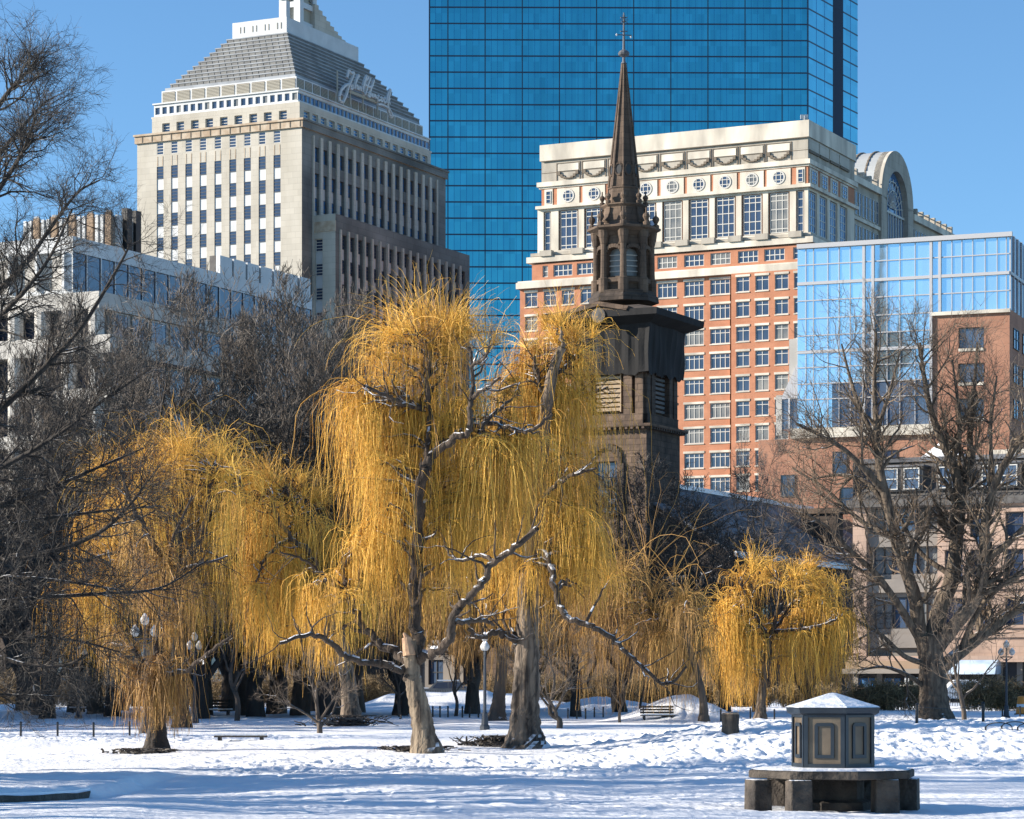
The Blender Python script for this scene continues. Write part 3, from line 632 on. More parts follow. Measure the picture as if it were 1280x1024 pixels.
# ---- orange brick tower with white crown
def brick_tower():
    Y = 433.0; fr = Fr(1010, Y); K = 3370 / Y
    B = Bld('brick_tower', 'orange brick tower with white stone crown behind the church steeple', 'office building', (fr.o.x, fr.o.y, 0))
    L, Rg = fr.left(), fr.right(); A = L.s(677); b1 = Rg.s(1068)
    zc = lambda py: fr.z(0, 0, py)
    X = lambda q: 640 + q / 2
    # crown of weathered stone
    mb = MB(); z0, z1 = zc(199), zc(150)
    fbox(mb, fr, 0, A, 0, b1, z0, z1, 'weathered_stone'); fbox(mb, fr, -.25, A + .25, -.25, b1 + .2, zc(171), zc(150) + .0, 'cast_stone')
    L.box(mb, 0, A, .25, .33, zc(172), zc(171), 'joint'); L.box(mb, 0, A, 0, .05, zc(187.2), zc(186.6), 'joint')
    cs = [L.s(X(q)) for q in (141, 205, 270, 335, 401, 467, 533, 600, 667)]
    for c in cs:
        for (p, q) in ((c - 2.2, c - 2.06), (c + 2.06, c + 2.2)): L.box(mb, p, q, 0, .10, zc(199), zc(175), 'joint')
        L.box(mb, c - 2.06, c + 2.06, 0, .09, zc(176), zc(175.2), 'joint'); L.box(mb, c - 1.9, c + 1.9, 0, .14, zc(186), zc(177), 'cast_stone')
        pr = None
        for i in range(9):
            u = -1 + i / 4; p = (c + u * 1.9, zc(187) - 1.15 * (1 - u * u))
            if pr: L.box(mb, pr[0], p[0], 0, .3, min(p[1], pr[1]) - .05, max(p[1], pr[1]) + .04, 'joint')
            pr = p
    sr = [b1 * (i + .5) / 4.6 for i in range(4)]
    for c in sr: Rg.box(mb, c - 2.3, c + 2.3, 0, .15, zc(186), zc(173), 'limestone'); Rg.box(mb, c - 2.2, c + 2.2, .0, .3, zc(190), zc(187), 'joint')
    B.part('stone_crown', mb)
    mb = MB(); fbox(mb, fr, -.5, A + .7, -.5, b1 + .5, zc(205), zc(199), 'cast_stone'); fbox(mb, fr, -.2, A + .4, -.2, b1 + .3, zc(207.5), zc(205), 'cast_stone')
    B.part('cornice', mb)
    # round-window storey: brick with square white surrounds
    mb = MB(); fbox(mb, fr, .0, A, .0, b1, zc(230), zc(207.5), 'brick')
    zr0 = zc(229.5); zr1 = zc(208.5); hr = zr1 - zr0
    for c in cs:
        L.box(mb, c - 2.05, c + 2.05, 0, .12, zr0, zr1, 'cast_stone'); B.win(L, c, zr0 + hr / 2 - 1.12, 2.24, 2.24, 1, 1, glass_pick((.4, .6)), 'frame_white', .16, .12, shape='round')
    for q in (92, 722): c = L.s(X(q)); L.box(mb, c - .75, c + .75, 0, .12, zr0, zr1, 'cast_stone'); B.win(L, c, zr0 + .3, .9, hr - .6, 1, 3, 'win_dark', 'frame_white', .16, .1)
    for c in sr: Rg.box(mb, c - 1.9, c + 1.9, 0, .12, zr0, zr1, 'cast_stone'); B.win(Rg, c, zr0 + .3, 2.4, hr - .6, 2, 3, 'win_blue', 'frame_white', .16, .12)
    B.part('round_window_storey', mb)
    mb = MB(); fbox(mb, fr, -.6, A + .9, -.6, b1 + .6, zc(234), zc(230), 'cast_stone'); B.part('cornice', mb)
    # tall window storey, white pilasters
    f2 = Fr(1010, Y); A2 = L.s(672); mb = MB(); zt0, zt1 = zc(289), zc(237)
    hs = [(c - 1.85, c + 1.85, zt0, zt1) for c in cs] + [(L.s(X(q)) - .7, L.s(X(q)) + .7, zt0, zt1) for q in (88, 720)]
    L.wall(mb, 0, A2, zc(300), zc(234), hs, 'cast_stone', .45)
    for h in hs: L.quad(mb, h[0], h[1], h[2], h[3], -.45, 'brick')
    for c in cs: B.win(L, c, zt0 + .1, 3.1, zt1 - zt0 - .2, 3, 4, glass_pick(), 'frame_white', -.3, .13, top=[(zt1 - zt0) * k for k in (.1, .32, .57, .78, .9)])
    for q in (88, 720): B.win(L, L.s(X(q)), zt0 + .1, 1.0, zt1 - zt0 - .2, 1, 5, 'win_dark', 'frame_white', -.3, .1)
    hs = [(c - 1.9, c + 1.9, zt0, zt1) for c in sr]; Rg.wall(mb, 0, b1, zc(300), zc(234), hs, 'cast_stone', .45)
    for c in sr: Rg.quad(mb, c - 1.9, c + 1.9, zt0, zt1, -.45, 'brick'); B.win(Rg, c, zt0 + .1, 3.4, zt1 - zt0 - .2, 3, 5, 'win_blue', 'frame_white', -.3, .12)
    B.part('tall_window_storey', mb)
    # ledges with block ends, then the wider brick body
    mb = MB(); A3 = L.s(665)
    fbox(mb, fr, -.8, A3 - .2, -1.0, b1, zc(296), zc(292), 'weathered_stone')
    m2 = [(a + b) / 2 for a, b in zip(cs, cs[1:])] + [cs[0] + 3.4, cs[-1] - 3.4]
    for c in m2: L.box(mb, c - 1.1, c + 1.1, .8, 1.9, zc(296) - .2, zc(291) + .1, 'weathered_stone')
    fbox(mb, fr, -1.4, A3 + .3, -1.6, b1, zc(305), zc(297.5), 'cast_stone'); B.part('ledge', mb)
    # body: stage between 305 and 327, then main body
    bd = -1.2; Lb = fr.left(bd); A3 = Lb.s(665); A4 = Lb.s(650)
    zb = lambda py: fr.z(0, bd, py)
    mb = MB(); zA, zB = zb(327), zb(305)
    c3 = [Lb.s(X(q)) for q in (250, 319, 388, 455, 521, 590, 656)]; c2 = [Lb.s(X(q)) for q in (127, 186)]
    h = [(c - 1.75, c + 1.75, zA + .5, zB - .4) for c in c3 + c2] + [(Lb.s(X(q)) - .5, Lb.s(X(q)) + .5, zA + .5, zB - .4) for q in (83, 710)]
    Lb.wall(mb, -1.2, A3, zA, zB, h, 'brick', .3)
    for a in h: B.win(Lb, (a[0] + a[1]) / 2, a[2], abs(a[1] - a[0]), a[3] - a[2], 4 if abs(a[1] - a[0]) > 2 else 1, 2, glass_pick(), 'frame_white', -.25, .14)
    fbox(mb, fr, -1.2, A3, bd + .4, 20, zA, zB, 'brick')
    B.part('upper_brick_storey', mb)
    mb = MB(); fbox(mb, fr, -1.6, A4 + .4, bd - .8, 20, zb(337), zb(329), 'cast_stone'); fbox(mb, fr, -1.4, A4 + .2, bd - .5, 20, zb(329), zb(327), 'cast_stone'); B.part('cornice', mb)
    mb = MB(); per = 30.7 / FPX * L_y(Lb, 850); xr = Lb.s(X(545)); Lf = fr.left(bd - 1.0)
    ztop = Lb.z(900, 349); zr = [ztop - 2.45 - per * i for i in range(12)]
    g3 = [Lb.s(X(q)) for q in (254, 321, 388, 455, 520)]; g2 = [Lb.s(X(q)) for q in (48, 95, 140, 187)]; g4 = [Lf.s(X(q)) for q in (577, 625, 674, 722)]
    holes = [(c - 1.72, c + 1.72, z, z + 2.4) for c in g3 for z in zr] + [(c - 1.15, c + 1.15, z, z + 2.4) for c in g2 for z in zr]
    Lb.wall(mb, xr, A4, 0, zb(337), holes, 'brick', .3); xr2 = Lf.s(X(548))
    Lf.wall(mb, -6, xr2, 0, zb(337), [(c - 1.15, c + 1.15, z, z + 2.4) for c in g4 for z in zr], 'brick', .3)
    mb.face([Lb.p(xr2, 0, 0), Lf.p(xr2, 0, 0), Lf.p(xr2, 0, zb(337)), Lb.p(xr2, 0, zb(337))], 'brick')
    B.part('brick_wall', mb)
    lt = MB()
    for i, z in enumerate(zr):
        for c in g3: B.win(Lb, c, z, 3.44, 2.4, 4, 2, glass_pick(), 'frame_white', -.22, .115, top=[1.75]); Lb.box(lt, c - 1.85, c + 1.85, 0, .1, z + 2.42, z + 2.78, 'cast_stone'); Lb.box(lt, c - 1.8, c + 1.8, 0, .12, z - .18, z - .02, 'cast_stone')
        for fc, cc in ((Lb, g2), (Lf, g4)):
            for c in cc: B.win(fc, c, z, 2.3, 2.4, 2, 2, glass_pick(), 'frame_white', -.22, .115, top=[1.75]); fc.box(lt, c - 1.25, c + 1.25, 0, .1, z + 2.42, z + 2.78, 'cast_stone'); fc.box(lt, c - 1.2, c + 1.2, 0, .12, z - .18, z - .02, 'cast_stone')
    B.part('lintel_course', lt, kind='stuff')
    mb = MB(); q = [fr.P(0, 0), fr.P(A, 0), fr.P(A, b1), fr.P(0, b1)]
    q2 = [fr.P(A4, 0), fr.P(A4, 20), fr.P(-6, 20), fr.P(-6, 0)]
    for u, v in zip(q2, q2[1:]): mb.face([(u.x, u.y, 0), (v.x, v.y, 0), (v.x, v.y, zb(337)), (u.x, u.y, zb(337))], 'brick')
    B.part('rear_wall', mb)
    mb = MB(); p = fr.P(1, 1); mb.bar((p.x, p.y, z1), (p.x, p.y, z1 + .9), .25, 'white_panel'); mb.box(p.x - .6, p.x + .6, p.y - .2, p.y + .2, z1 + .4, z1 + 1.1, 'white_panel'); B.part('roof_camera', mb)
    B.finish(100)
brick_tower()

# ---- arched vault building behind
def vault():
    Y = 500.0; fr = Fr(1098, Y); Rg = fr.right(0)
    B = Bld('arched_building', 'grey stone building with a ribbed barrel vault and a great arched fan window', 'building', (fr.o.x, fr.o.y, 0))
    s0, s1 = Rg.s(1098), Rg.s(1138); c = (s0 + s1) / 2; r = (s1 - s0) / 2
    zt = CAMZ + (HY - 191) / FPX * L_y(Rg, 1120); zs = zt - r * 1.0; asp = 1.0
    N = 24; mb = MB(); depth = 34.0
    pts = [(c - r * math.cos(math.pi * i / N), zs + asp * r * math.sin(math.pi * i / N)) for i in range(N + 1)]
    for (a, b) in zip(pts, pts[1:]): mb.face([Rg.p(a[0], 0, a[1]), Rg.p(b[0], 0, b[1]), Rg.p(b[0], -depth, b[1]), Rg.p(a[0], -depth, a[1])], 'vault_metal')
    mb.face([Rg.p(s0, 0, 0), Rg.p(s0, -depth, 0), Rg.p(s0, -depth, zs), Rg.p(s0, 0, zs)], 'vault_metal')
    for k in range(1, 12):
        t = -depth * k / 12
        for (a, b) in zip(pts, pts[1:]): mb.hexa([Rg.p(a[0], t, a[1]), Rg.p(b[0], t, b[1]), Rg.p(b[0], t - .3, b[1]), Rg.p(a[0], t - .3, a[1]), Rg.p(a[0] - .1, t, a[1] + .25), Rg.p(b[0] + .1, t, b[1] + .25), Rg.p(b[0] + .1, t - .3, b[1] + .25), Rg.p(a[0] - .1, t - .3, a[1] + .25)], 'joint')
    B.part('barrel_vault', mb)
    mb = MB(); ri = r * .66; pi = [(c - ri * math.cos(math.pi * i / N), zs - .5 + ri * math.sin(math.pi * i / N)) for i in range(N + 1)]
    for (a, b, e, f) in zip(pts, pts[1:], pi, pi[1:]):
        mb.face([Rg.p(a[0], .6, a[1]), Rg.p(b[0], .6, b[1]), Rg.p(f[0], .6, f[1]), Rg.p(e[0], .6, e[1])], 'weathered_stone')
        mb.face([Rg.p(a[0], .6, a[1]), Rg.p(b[0], .6, b[1]), Rg.p(b[0], -1.2, b[1]), Rg.p(a[0], -1.2, a[1])], 'cast_stone')
        mb.face([Rg.p(e[0], .6, e[1]), Rg.p(f[0], .6, f[1]), Rg.p(f[0], -.5, f[1]), Rg.p(e[0], -.5, e[1])], 'weathered_stone')
    for (p, q) in ((s0, c - ri), (c + ri, s1)): Rg.box(mb, p, q, -1.2, .6, 20, zs, 'weathered_stone')
    B.part('arch_surround', mb)
    mb = MB(); mb.face([Rg.p(x, -.5, z) for x, z in pi] + [Rg.p(c + ri, -.5, 20), Rg.p(c - ri, -.5, 20)], 'win_blue'); gl = B.part('fan_window', mb)
    mb = MB()
    for i in range(1, 8): x = c - ri + 2 * ri * i / 8; h = zs - 2; Rg.box(mb, x - .13, x + .13, -.45, -.2, 20, h, 'frame_white')
    for z in (zs - 2, zs - 9, zs - 16, zs - 23): Rg.box(mb, c - ri, c + ri, -.45, -.15, z - .25, z + .15, 'frame_white')
    for k in (.33, .62, .86):
        for i in range(16):
            a, b = math.pi * i / 16, math.pi * (i + 1) / 16
            mb.bar(Rg.p(c - ri * k * math.cos(a), -.3, zs - 2 + ri * k * math.sin(a) * 1.1), Rg.p(c - ri * k * math.cos(b), -.3, zs - 2 + ri * k * math.sin(b) * 1.1), .12, 'frame_white', 4)
    for i in range(1, 12): a = math.pi * i / 12; mb.bar(Rg.p(c - ri * .15 * math.cos(a), -.3, zs - 2 + ri * .15), Rg.p(c - ri * .95 * math.cos(a), -.3, zs - 2 + ri * 1.02 * math.sin(a)), .1, 'frame_white', 4)
    o = mb.build('fan_tracery', None, off=(0, 0, 0)); o.parent = gl; o.location = -Vector(B.root.location)
    # side wings with colonnettes
    for (pa, pb, ta, tb, zt_py) in ((1045, 1098, -1, 0, 236), (1139, 1190, 0, 0, 268)):
        a, b = Rg.s(pa), Rg.s(pb); z1 = CAMZ + (HY - zt_py) / FPX * L_y(Rg, (pb if pa < 1100 else pa)); mb = MB()
        Rg.box(mb, a, b, -28, 0, 10, z1, 'weathered_stone'); Rg.box(mb, a - .1, b + .1, -.2, .7, z1 - 1.2, z1, 'cast_stone')
        zz = z1 - 2.2
        n = int(abs(b - a) / 1.9)
        for row in range(4):
            for i in range(n):
                x = a + (b - a) * (i + .5) / n; B.win(Rg, x, zz - 4.6 - row * 6, 1.2, 4.2, 1, 2, 'dim_glass', 'frame_white', .06, .1)
            Rg.box(mb, a, b, 0, .4, zz - 5.6 - row * 6, zz - 5.0 - row * 6, 'cast_stone')
        for i in range(n // 2): x = a + (b - a) * (i + .5) / (n // 2); Rg.box(mb, x - .4, x + .4, -.5, .6, z1, z1 + 1.3, 'weathered_stone')
        Rg.box(mb, a, b, -.1, .1, z1 + .9, z1 + 1.1, 'weathered_stone')
        B.part('side_wing', mb)
    B.finish(100)
vault()

# ---- glass and brick building on the right
def glass_brick():
    Y = 262.0; fr = Fr(1262, Y, left=68.8, right=21.2); L, Rg = fr.left(), fr.right(); zt = fr.z(0, 0, 291.5)
    B = Bld('glass_and_brick_building', 'sky reflecting glass building with a brick corner, right of the brick tower', 'office building', (fr.o.x, fr.o.y, 0))
    A = L.s(997); zb = fr.z(0, 0, 386); sb = L.s(1165); zl = fr.z(0, 0, 527); zbase = zl
    b2 = Rg.s(1345)
    mb = MB(); L.quad(mb, 0, sb, zb, zt, 0, 'sky_glass'); L.quad(mb, sb, A, zl + 4.4, zt, 0, 'sky_glass'); B.part('glass_wall', mb)
    mb = MB(); L.quad(mb, sb, L.s(1040), zl, zl + 4.4, 0, 'dim_glass'); L.quad(mb, L.s(1040), A, zl, zl + 4.4, 0, 'sky_glass'); B.part('lower_glass', mb)  # darker lower stretch, neighbouring buildings' reflection put into the glass colour
    mb = MB(); per = 15.6
    X = lambda q: 640 + q / 2
    vs = [735, 754, 790, 818, 846, 938, 970, 1008, 1100, 1125, 1152, 1183, 1213, 1236]
    for q in vs:
        s = L.s(X(q)); L.box(mb, s - .035, s + .035, 0, .10, zl if s > sb else zb, zt, 'mullion')
    for q in (880, 903, 1048, 1070): s = L.s(X(q)); L.box(mb, s - .13, s + .13, 0, .22, zl if s > sb - .2 else zb, zt, 'mullion')
    hz = [345.0 / 2 + 140, 402 / 2 + 140, 448 / 2 + 140]
    for i, z in enumerate([fr.z(0, 0, v) for v in (317, 341, 363)]): L.box(mb, 0, A, 0, .12 if i != 1 else .2, z - (.05 if i != 1 else .15), z + (.05 if i != 1 else .15), 'mullion')
    for i, z in enumerate([fr.z(0, 0, v) for v in (386, 408, 429, 449, 470, 490)]):
        t = .15 if i == 2 else .05
        L.box(mb, sb, A, 0, .17 if i == 2 else .12, z - t, z + t, 'mullion')
    L.box(mb, -.3, A, 0, .35, zt - .35, zt + .1, 'mullion'); L.box(mb, sb - .2, A + .6, 0, .5, zl - 1.0, zl, 'cast_stone'); L.box(mb, -.1, sb, 0, .3, zb - .35, zb, 'cast_stone')
    B.part('mullion_grid', mb)
    mb = MB(); c = L.s(X(1148)); wz = [(fr.z(0, 0, v2), fr.z(0, 0, v1)) for v1, v2 in ((407, 433), (452, 476), (496, 521))]
    ph = [(c - 1.25, c + 1.25, z0, z1) for z0, z1 in wz]
    L.wall(mb, 0, sb, zl - 1, zb - .35, ph, 'brick2', .4)
    for z0, z1 in wz: B.win(L, c, z0, 2.5, z1 - z0, 1, 1, 'dim_glass', 'frame_dark', -.3, .08, pri=1); L.box(mb, c - 1.25, c + 1.25, 0, .1, z0 - .3, z0 - .02, 'cast_stone'); 
    lw = L.s(948); holes = []
    for (px, py) in ((1050, 572), (1112, 572), (1060, 618), (985, 600)):
        s = L.s(px); z = fr.z(0, 0, py); holes.append((s, z))
    L.quad(mb, 0, lw, 0, zl - 1, 0, 'brick2')
    for s, z in holes: B.win(L, s, z - 1.1, 1.5, 2.2, 1, 2, 'win_dark', 'frame_dark', .03, .08)
    B.part('brick_wall', mb)
    mb = MB(); Rg.quad(mb, 0, b2, zb, zt, 0, 'dim_glass'); Rg.quad(mb, 0, b2, 0, zb, 0, 'brick2')
    for i in range(12): s = i * 2.0; Rg.box(mb, s - .06, s + .06, 0, .12, zb, zt, 'mullion')
    Rg.box(mb, 0, b2, 0, .15, fr.z(0, 0, 341) - .15, fr.z(0, 0, 341) + .15, 'mullion'); B.part('side_wall', mb)
    for z0, z1 in wz:
        for s in (3.2, 8, 13): B.win(Rg, s, z0, 2.8, z1 - z0, 2, 2, 'win_blue', 'frame_dark', .03, .08)
    q = [fr.P(0, 0), fr.P(A, 0), fr.P(A, 30), fr.P(0, 30)]; mb = MB(); mb.face([(v.x, v.y, zt - .1) for v in q], 'roof_snowy')
    mb.face([(q[1].x, q[1].y, zl), (q[2].x, q[2].y, zl), (q[2].x, q[2].y, zt), (q[1].x, q[1].y, zt)], 'mullion'); q5, q6 = fr.P(lw, 0), fr.P(lw, 30); mb.face([(q5.x, q5.y, 0), (q6.x, q6.y, 0), (q6.x, q6.y, zl - 1), (q5.x, q5.y, zl - 1)], 'brick2')
    mb.face([(q5.x, q5.y, zl - 1), (q6.x, q6.y, zl - 1), (q[3].x, q[3].y, zl - 1), (q[0].x, q[0].y, zl - 1)], 'roof_snowy')
    B.part('roof', mb)
    # small stepped glass bay at the left edge
    mb = MB(); a0, a1 = A, L.s(976); zz0, zz1 = fr.z(0, 0, 527), fr.z(0, 0, 488)
    fbox(mb, fr, a0, a1, 0.1, 8, zz0, zz1, 'dim_glass'); fbox(mb, fr, a0 + (a1 - a0) * .45, a0 + (a1 - a0) * .55, -.05, 0.1, zz0, zz1, 'mullion')
    mb.hexa([L.p(a0, 0, zz1), L.p(a1, 0, zz1), L.p(a1, -8, zz1), L.p(a0, -8, zz1), L.p(a0, 0, zz1 + 3.4), L.p(a0 + .1, 0, zz1 + 3.4), L.p(a0 + .1, -8, zz1 + 3.4), L.p(a0, -8, zz1 + 3.4)], 'mullion')
    L.box(mb, a1 - .1, a1 + .5, -.6, 0, zz0 - .6, zz1 + .4, 'concrete'); fbox(mb, fr, A, A + .9, .1, 8, fr.z(0, 0, 470), fr.z(0, 0, 411), 'concrete'); B.part('corner_bay', mb)
    B.finish(100)
glass_brick()
# ---- church: steeple, wrapped belfry and nave
def church():
    Y = 222.0; fr = Fr(808, Y); L, Rg = fr.left(), fr.right()
    B = Bld('church', 'brownstone church with a tall dark spire and black netting round its belfry', 'church', (fr.o.x, fr.o.y, 0))
    W = 7.2; z = lambda py: fr.z(0, 0, py)
    # lower tower
    mb = MB(); ca = L.s(757); zw0, zw1 = z(640), z(575)
    L.wall(mb, 0, W, 0, z(535), [(ca - 1, ca + 1, zw0, zw1)], 'brownstone', .5); Rg.wall(mb, 0, W, 0, z(535), [], 'dark_brownstone')  # right face takes the darker copy, shade painted into the stone
    q = [fr.P(W, 0), fr.P(W, W), fr.P(0, W)]
    for u, v in zip(q, q[1:]): mb.face([(u.x, u.y, 0), (v.x, v.y, 0), (v.x, v.y, z(535)), (u.x, u.y, z(535))], 'brownstone')
    n = 12                                   # arched head over the window
    pr = None
    for i in range(n + 1):
        a = math.pi * i / n; p = (ca - 1.5 * math.cos(a), zw1 - .2 + 1.5 * math.sin(a))
        if pr: L.box(mb, min(pr[0], p[0]), max(pr[0], p[0]) + .1, 0, .22, min(pr[1], p[1]) - .2, max(pr[1], p[1]) + .15, 'dark_brownstone')
        pr = p
    for e in (-1.7, 1.35): L.box(mb, ca + e, ca + e + .35, 0, .2, zw0, zw1 - .2, 'dark_brownstone')
    B.part('tower_base', mb); B.win(L, ca, zw0, 2, zw1 - zw0, 2, 3, 'win_dark', 'frame_dark', -.4, .1, pri=2)
    mb = MB(); fbox(mb, fr, -.55, W + .55, -.55, W + .55, z(533), z(529.5), 'brownstone'); fbox(mb, fr, -.3, W + .3, -.3, W + .3, z(536), z(533), 'dark_brownstone')
    i = 0
    while i * .5 < W: L.box(mb, i * .5, i * .5 + .22, .3, .52, z(536) + .0, z(533) - .01, 'brownstone'); Rg.box(mb, i * .5, i * .5 + .22, .3, .52, z(536), z(533) - .01, 'dark_brownstone'); i += 1
    B.part('cornice', mb)
    # bell stage with pilasters and louvres
    mb = MB(); d = .35; zb, zt = z(529.5), z(455); l2, r2 = fr.left(d), fr.right(d)
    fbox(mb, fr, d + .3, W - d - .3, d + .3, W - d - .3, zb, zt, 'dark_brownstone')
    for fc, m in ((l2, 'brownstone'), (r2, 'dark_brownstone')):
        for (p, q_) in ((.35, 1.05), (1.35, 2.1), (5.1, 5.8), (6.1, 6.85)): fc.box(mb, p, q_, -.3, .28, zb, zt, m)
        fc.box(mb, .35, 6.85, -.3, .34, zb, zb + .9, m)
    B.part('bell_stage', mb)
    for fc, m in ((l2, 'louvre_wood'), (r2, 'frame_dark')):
        mb = MB(); fc.box(mb, 2.42, 2.5, -.3, .05, zb + 1.1, zb + 5.5, m)
        for i in range(11):
            zz = zb + 1.2 + i * .38
            mb.hexa([fc.p(2.5, .0, zz), fc.p(4.7, .0, zz), fc.p(4.7, -.28, zz + .05), fc.p(2.5, -.28, zz + .05), fc.p(2.5, .03, zz + .2), fc.p(4.7, .03, zz + .2), fc.p(4.7, -.28, zz + .34), fc.p(2.5, -.28, zz + .34)], m)
        B.part('louvre', mb)
    # netting: rippled sheet hung round the entablature, then projecting cornice boxed in the same netting
    mb = MB(); zs0, zs1 = z(466), z(401); pts = []
    per = [(W + .25, W + .25), (W + .25, -.25), (-.25, -.25), (-.25, W + .25), (W + .25, W + .25)]; seg = 26
    ring = []
    for (p, q_) in zip(per, per[1:]):
        for i in range(seg): t = i / seg; ring.append((p[0] + (q_[0] - p[0]) * t, p[1] + (q_[1] - p[1]) * t))
    rr = random.Random(5); cx = cy = W / 2; rows = 10; grid = []
    ph = [rr.uniform(-1, 1) for _ in ring]
    for j in range(rows + 1):
        row = []
        for i, (a, b) in enumerate(ring):
            k = j / rows; out = 1 + .05 * k ** 2 + .014 * math.sin(i * 1.7 + ph[i]) * (.3 + .7 * math.sin(math.pi * k)) + .018 * math.sin(i * .4 + j * .6)
            zz = zs0 + (zs1 - zs0) * k + (0.14 * math.sin(i * .9) + .12 * ph[i] if j == 0 else 0) ; P = fr.P(cx + (a - cx) * out, cy + (b - cy) * out); row.append((P.x, P.y, zz))
        grid.append(row)
    for j in range(rows):
        for i in range(len(ring)): i2 = (i + 1) % len(ring); mb.face([grid[j][i], grid[j][i2], grid[j + 1][i2], grid[j + 1][i]], 'shroud')
    B.part('netting', mb)
    mb = MB(); e = 1.55
    def ring4(d_, zz): return [(fr.P(a, b).x, fr.P(a, b).y, zz) for a, b in ((-d_, -d_), (W + d_, -d_), (W + d_, W + d_), (-d_, W + d_))]
    mb.hexa(ring4(.5, z(404)) + ring4(e, z(396)), 'shroud'); mb.hexa(ring4(e, z(396)) + ring4(e + .05, z(388)), 'shroud')
    mb.hexa(ring4(e, z(388)) + ring4(-1.2, z(377)), 'dark_brownstone'); B.part('wrapped_cornice', mb)
    # pediment on the sunny side (and its twin round the corner)
    mb = MB()
    for fc, m in ((fr.left(-e - .05), 'brownstone'),):
        c = W / 2; hw = 2.5; z0_, z1_ = z(390), z(376.5)
        for s in (-1, 1):
            mb.hexa([fc.p(c + s * hw, .1, z0_), fc.p(c, .1, z1_ - .35), fc.p(c, -2.0, z1_ - .35), fc.p(c + s * hw, -2.0, z0_), fc.p(c + s * (hw + .2), .1, z0_ + .35), fc.p(c, .1, z1_), fc.p(c, -2.0, z1_), fc.p(c + s * (hw + .2), -2.0, z0_ + .35)], m)
        mb.face([fc.p(c - hw, -.15, z0_), fc.p(c + hw, -.15, z0_), fc.p(c, -.15, z1_ - .3)], m)
        pr = fc.p(c, .0, z(394)); 
        for i in range(16):
            a, b = 2 * math.pi * i / 16, 2 * math.pi * (i + 1) / 16
            mb.face([fc.p(c, .12, z(394)), fc.p(c + .62 * math.cos(a), .06, z(394) + .62 * math.sin(a)), fc.p(c + .62 * math.cos(b), .06, z(394) + .62 * math.sin(b))], 'slate')
    B.part('pediment', mb)
    # octagonal lantern
    ctr = fr.P(W / 2, W / 2); cx, cy = ctr.x, ctr.y; zc = lambda py: CAMZ + (HY - py) / FPX * cy
    pxm = cy / FPX; a0 = math.atan2(-(-fr.uB.x), 1) ; rot = -R(26) + R(22.5)
    def octo(mb, rings, m, cap=True): mb.prism(cx, cy, [(px * pxm, zc(py)) for px, py in rings], 8, rot, m, cap)
    mb = MB(); octo(mb, [(44, 380), (43, 373), (41, 371), (41, 367), (37, 366)], 'dark_brownstone')
    B.part('lantern_plinth', mb)
    R8 = 31.5 * pxm; mb = MB(); z0_, z1_ = zc(368), zc(292)
    for i in range(8):
        a = rot + 2 * math.pi * i / 8; b = rot + 2 * math.pi * (i + 1) / 8
        P = Vector((cx + R8 * math.sin(a), cy - R8 * math.cos(a))); Q = Vector((cx + R8 * math.sin(b), cy - R8 * math.cos(b)))
        u = (Q - P).normalized(); n_ = Vector((u.y, -u.x)); fc = Face(P, u, n_); ln = (Q - P).length; c = ln / 2; hw = .62; zw0, zw1 = zc(349), zc(323)
        arch = [(c - hw, zw1)] + [(c - hw * math.cos(math.pi * k / 8), zw1 + hw * math.sin(math.pi * k / 8)) for k in range(1, 8)] + [(c + hw, zw1)]
        fc.quad(mb, 0, c - hw, z0_, z1_, 0, 'spire_stone'); fc.quad(mb, c + hw, ln, z0_, z1_, 0, 'spire_stone'); fc.quad(mb, c - hw, c + hw, z0_, zw0, 0, 'spire_stone')
        for (p, q_) in zip(arch, arch[1:]):
            mb.face([fc.p(p[0], 0, p[1]), fc.p(q_[0], 0, q_[1]), fc.p(q_[0], 0, z1_), fc.p(p[0], 0, z1_)], 'spire_stone')
            mb.face([fc.p(p[0], 0, p[1]), fc.p(q_[0], 0, q_[1]), fc.p(q_[0], -.6, q_[1]), fc.p(p[0], -.6, p[1])], 'spire_stone')
        for x in (c - hw, c + hw): mb.face([fc.p(x, 0, zw0), fc.p(x, -.6, zw0), fc.p(x, -.6, zw1), fc.p(x, 0, zw1)], 'spire_stone')
        mb.face([fc.p(c - hw, 0, zw0), fc.p(c + hw, 0, zw0), fc.p(c + hw, -.6, zw0), fc.p(c - hw, -.6, zw0)], 'spire_stone')
        fc.box(mb, c - 1.0, c + 1.0, 0, .3, zw0 - .5, zw0 - .15, 'spire_stone'); fc.box(mb, c - .85, c + .85, 0, .15, z0_ + .9, zw0 - .6, 'spire_stone')
        k = 0
        for (p, q_) in zip(arch, arch[1:]): fc.box(mb, min(p[0], q_[0]) - .02, max(p[0], q_[0]) + .02, 0, .25, max(p[1], q_[1]), max(p[1], q_[1]) + .3, 'spire_stone')
        gm = MB(); gm.face([fc.p(x, -.5, zz) for x, zz in arch] + [fc.p(c + hw, -.5, zw0), fc.p(c - hw, -.5, zw0)], 'win_grey')
        for zz in (zw0 + .45, zw0 + .9, zw0 + 1.35, zw0 + 1.8): fc.box(gm, c - hw, c + hw, -.49, -.42, zz - .04, zz + .04, 'frame_white')
        gm.build('arched_window', B.root)
        # corner column with base and capital
        cm = MB(); p = (cx + (R8 + .2) * math.sin(a), cy - (R8 + .2) * math.cos(a))
        cm.prism(p[0], p[1], [(.45, z0_ - .1), (.45, z0_ + 1.1), (.32, z0_ + 1.15), (.29, zc(345)), (.26, z1_ - 1.2), (.3, z1_ - 1.1), (.44, z1_ - .5), (.5, z1_)], 10, 0, 'spire_stone'); cm.build('column', B.root)
    B.part('lantern', mb)
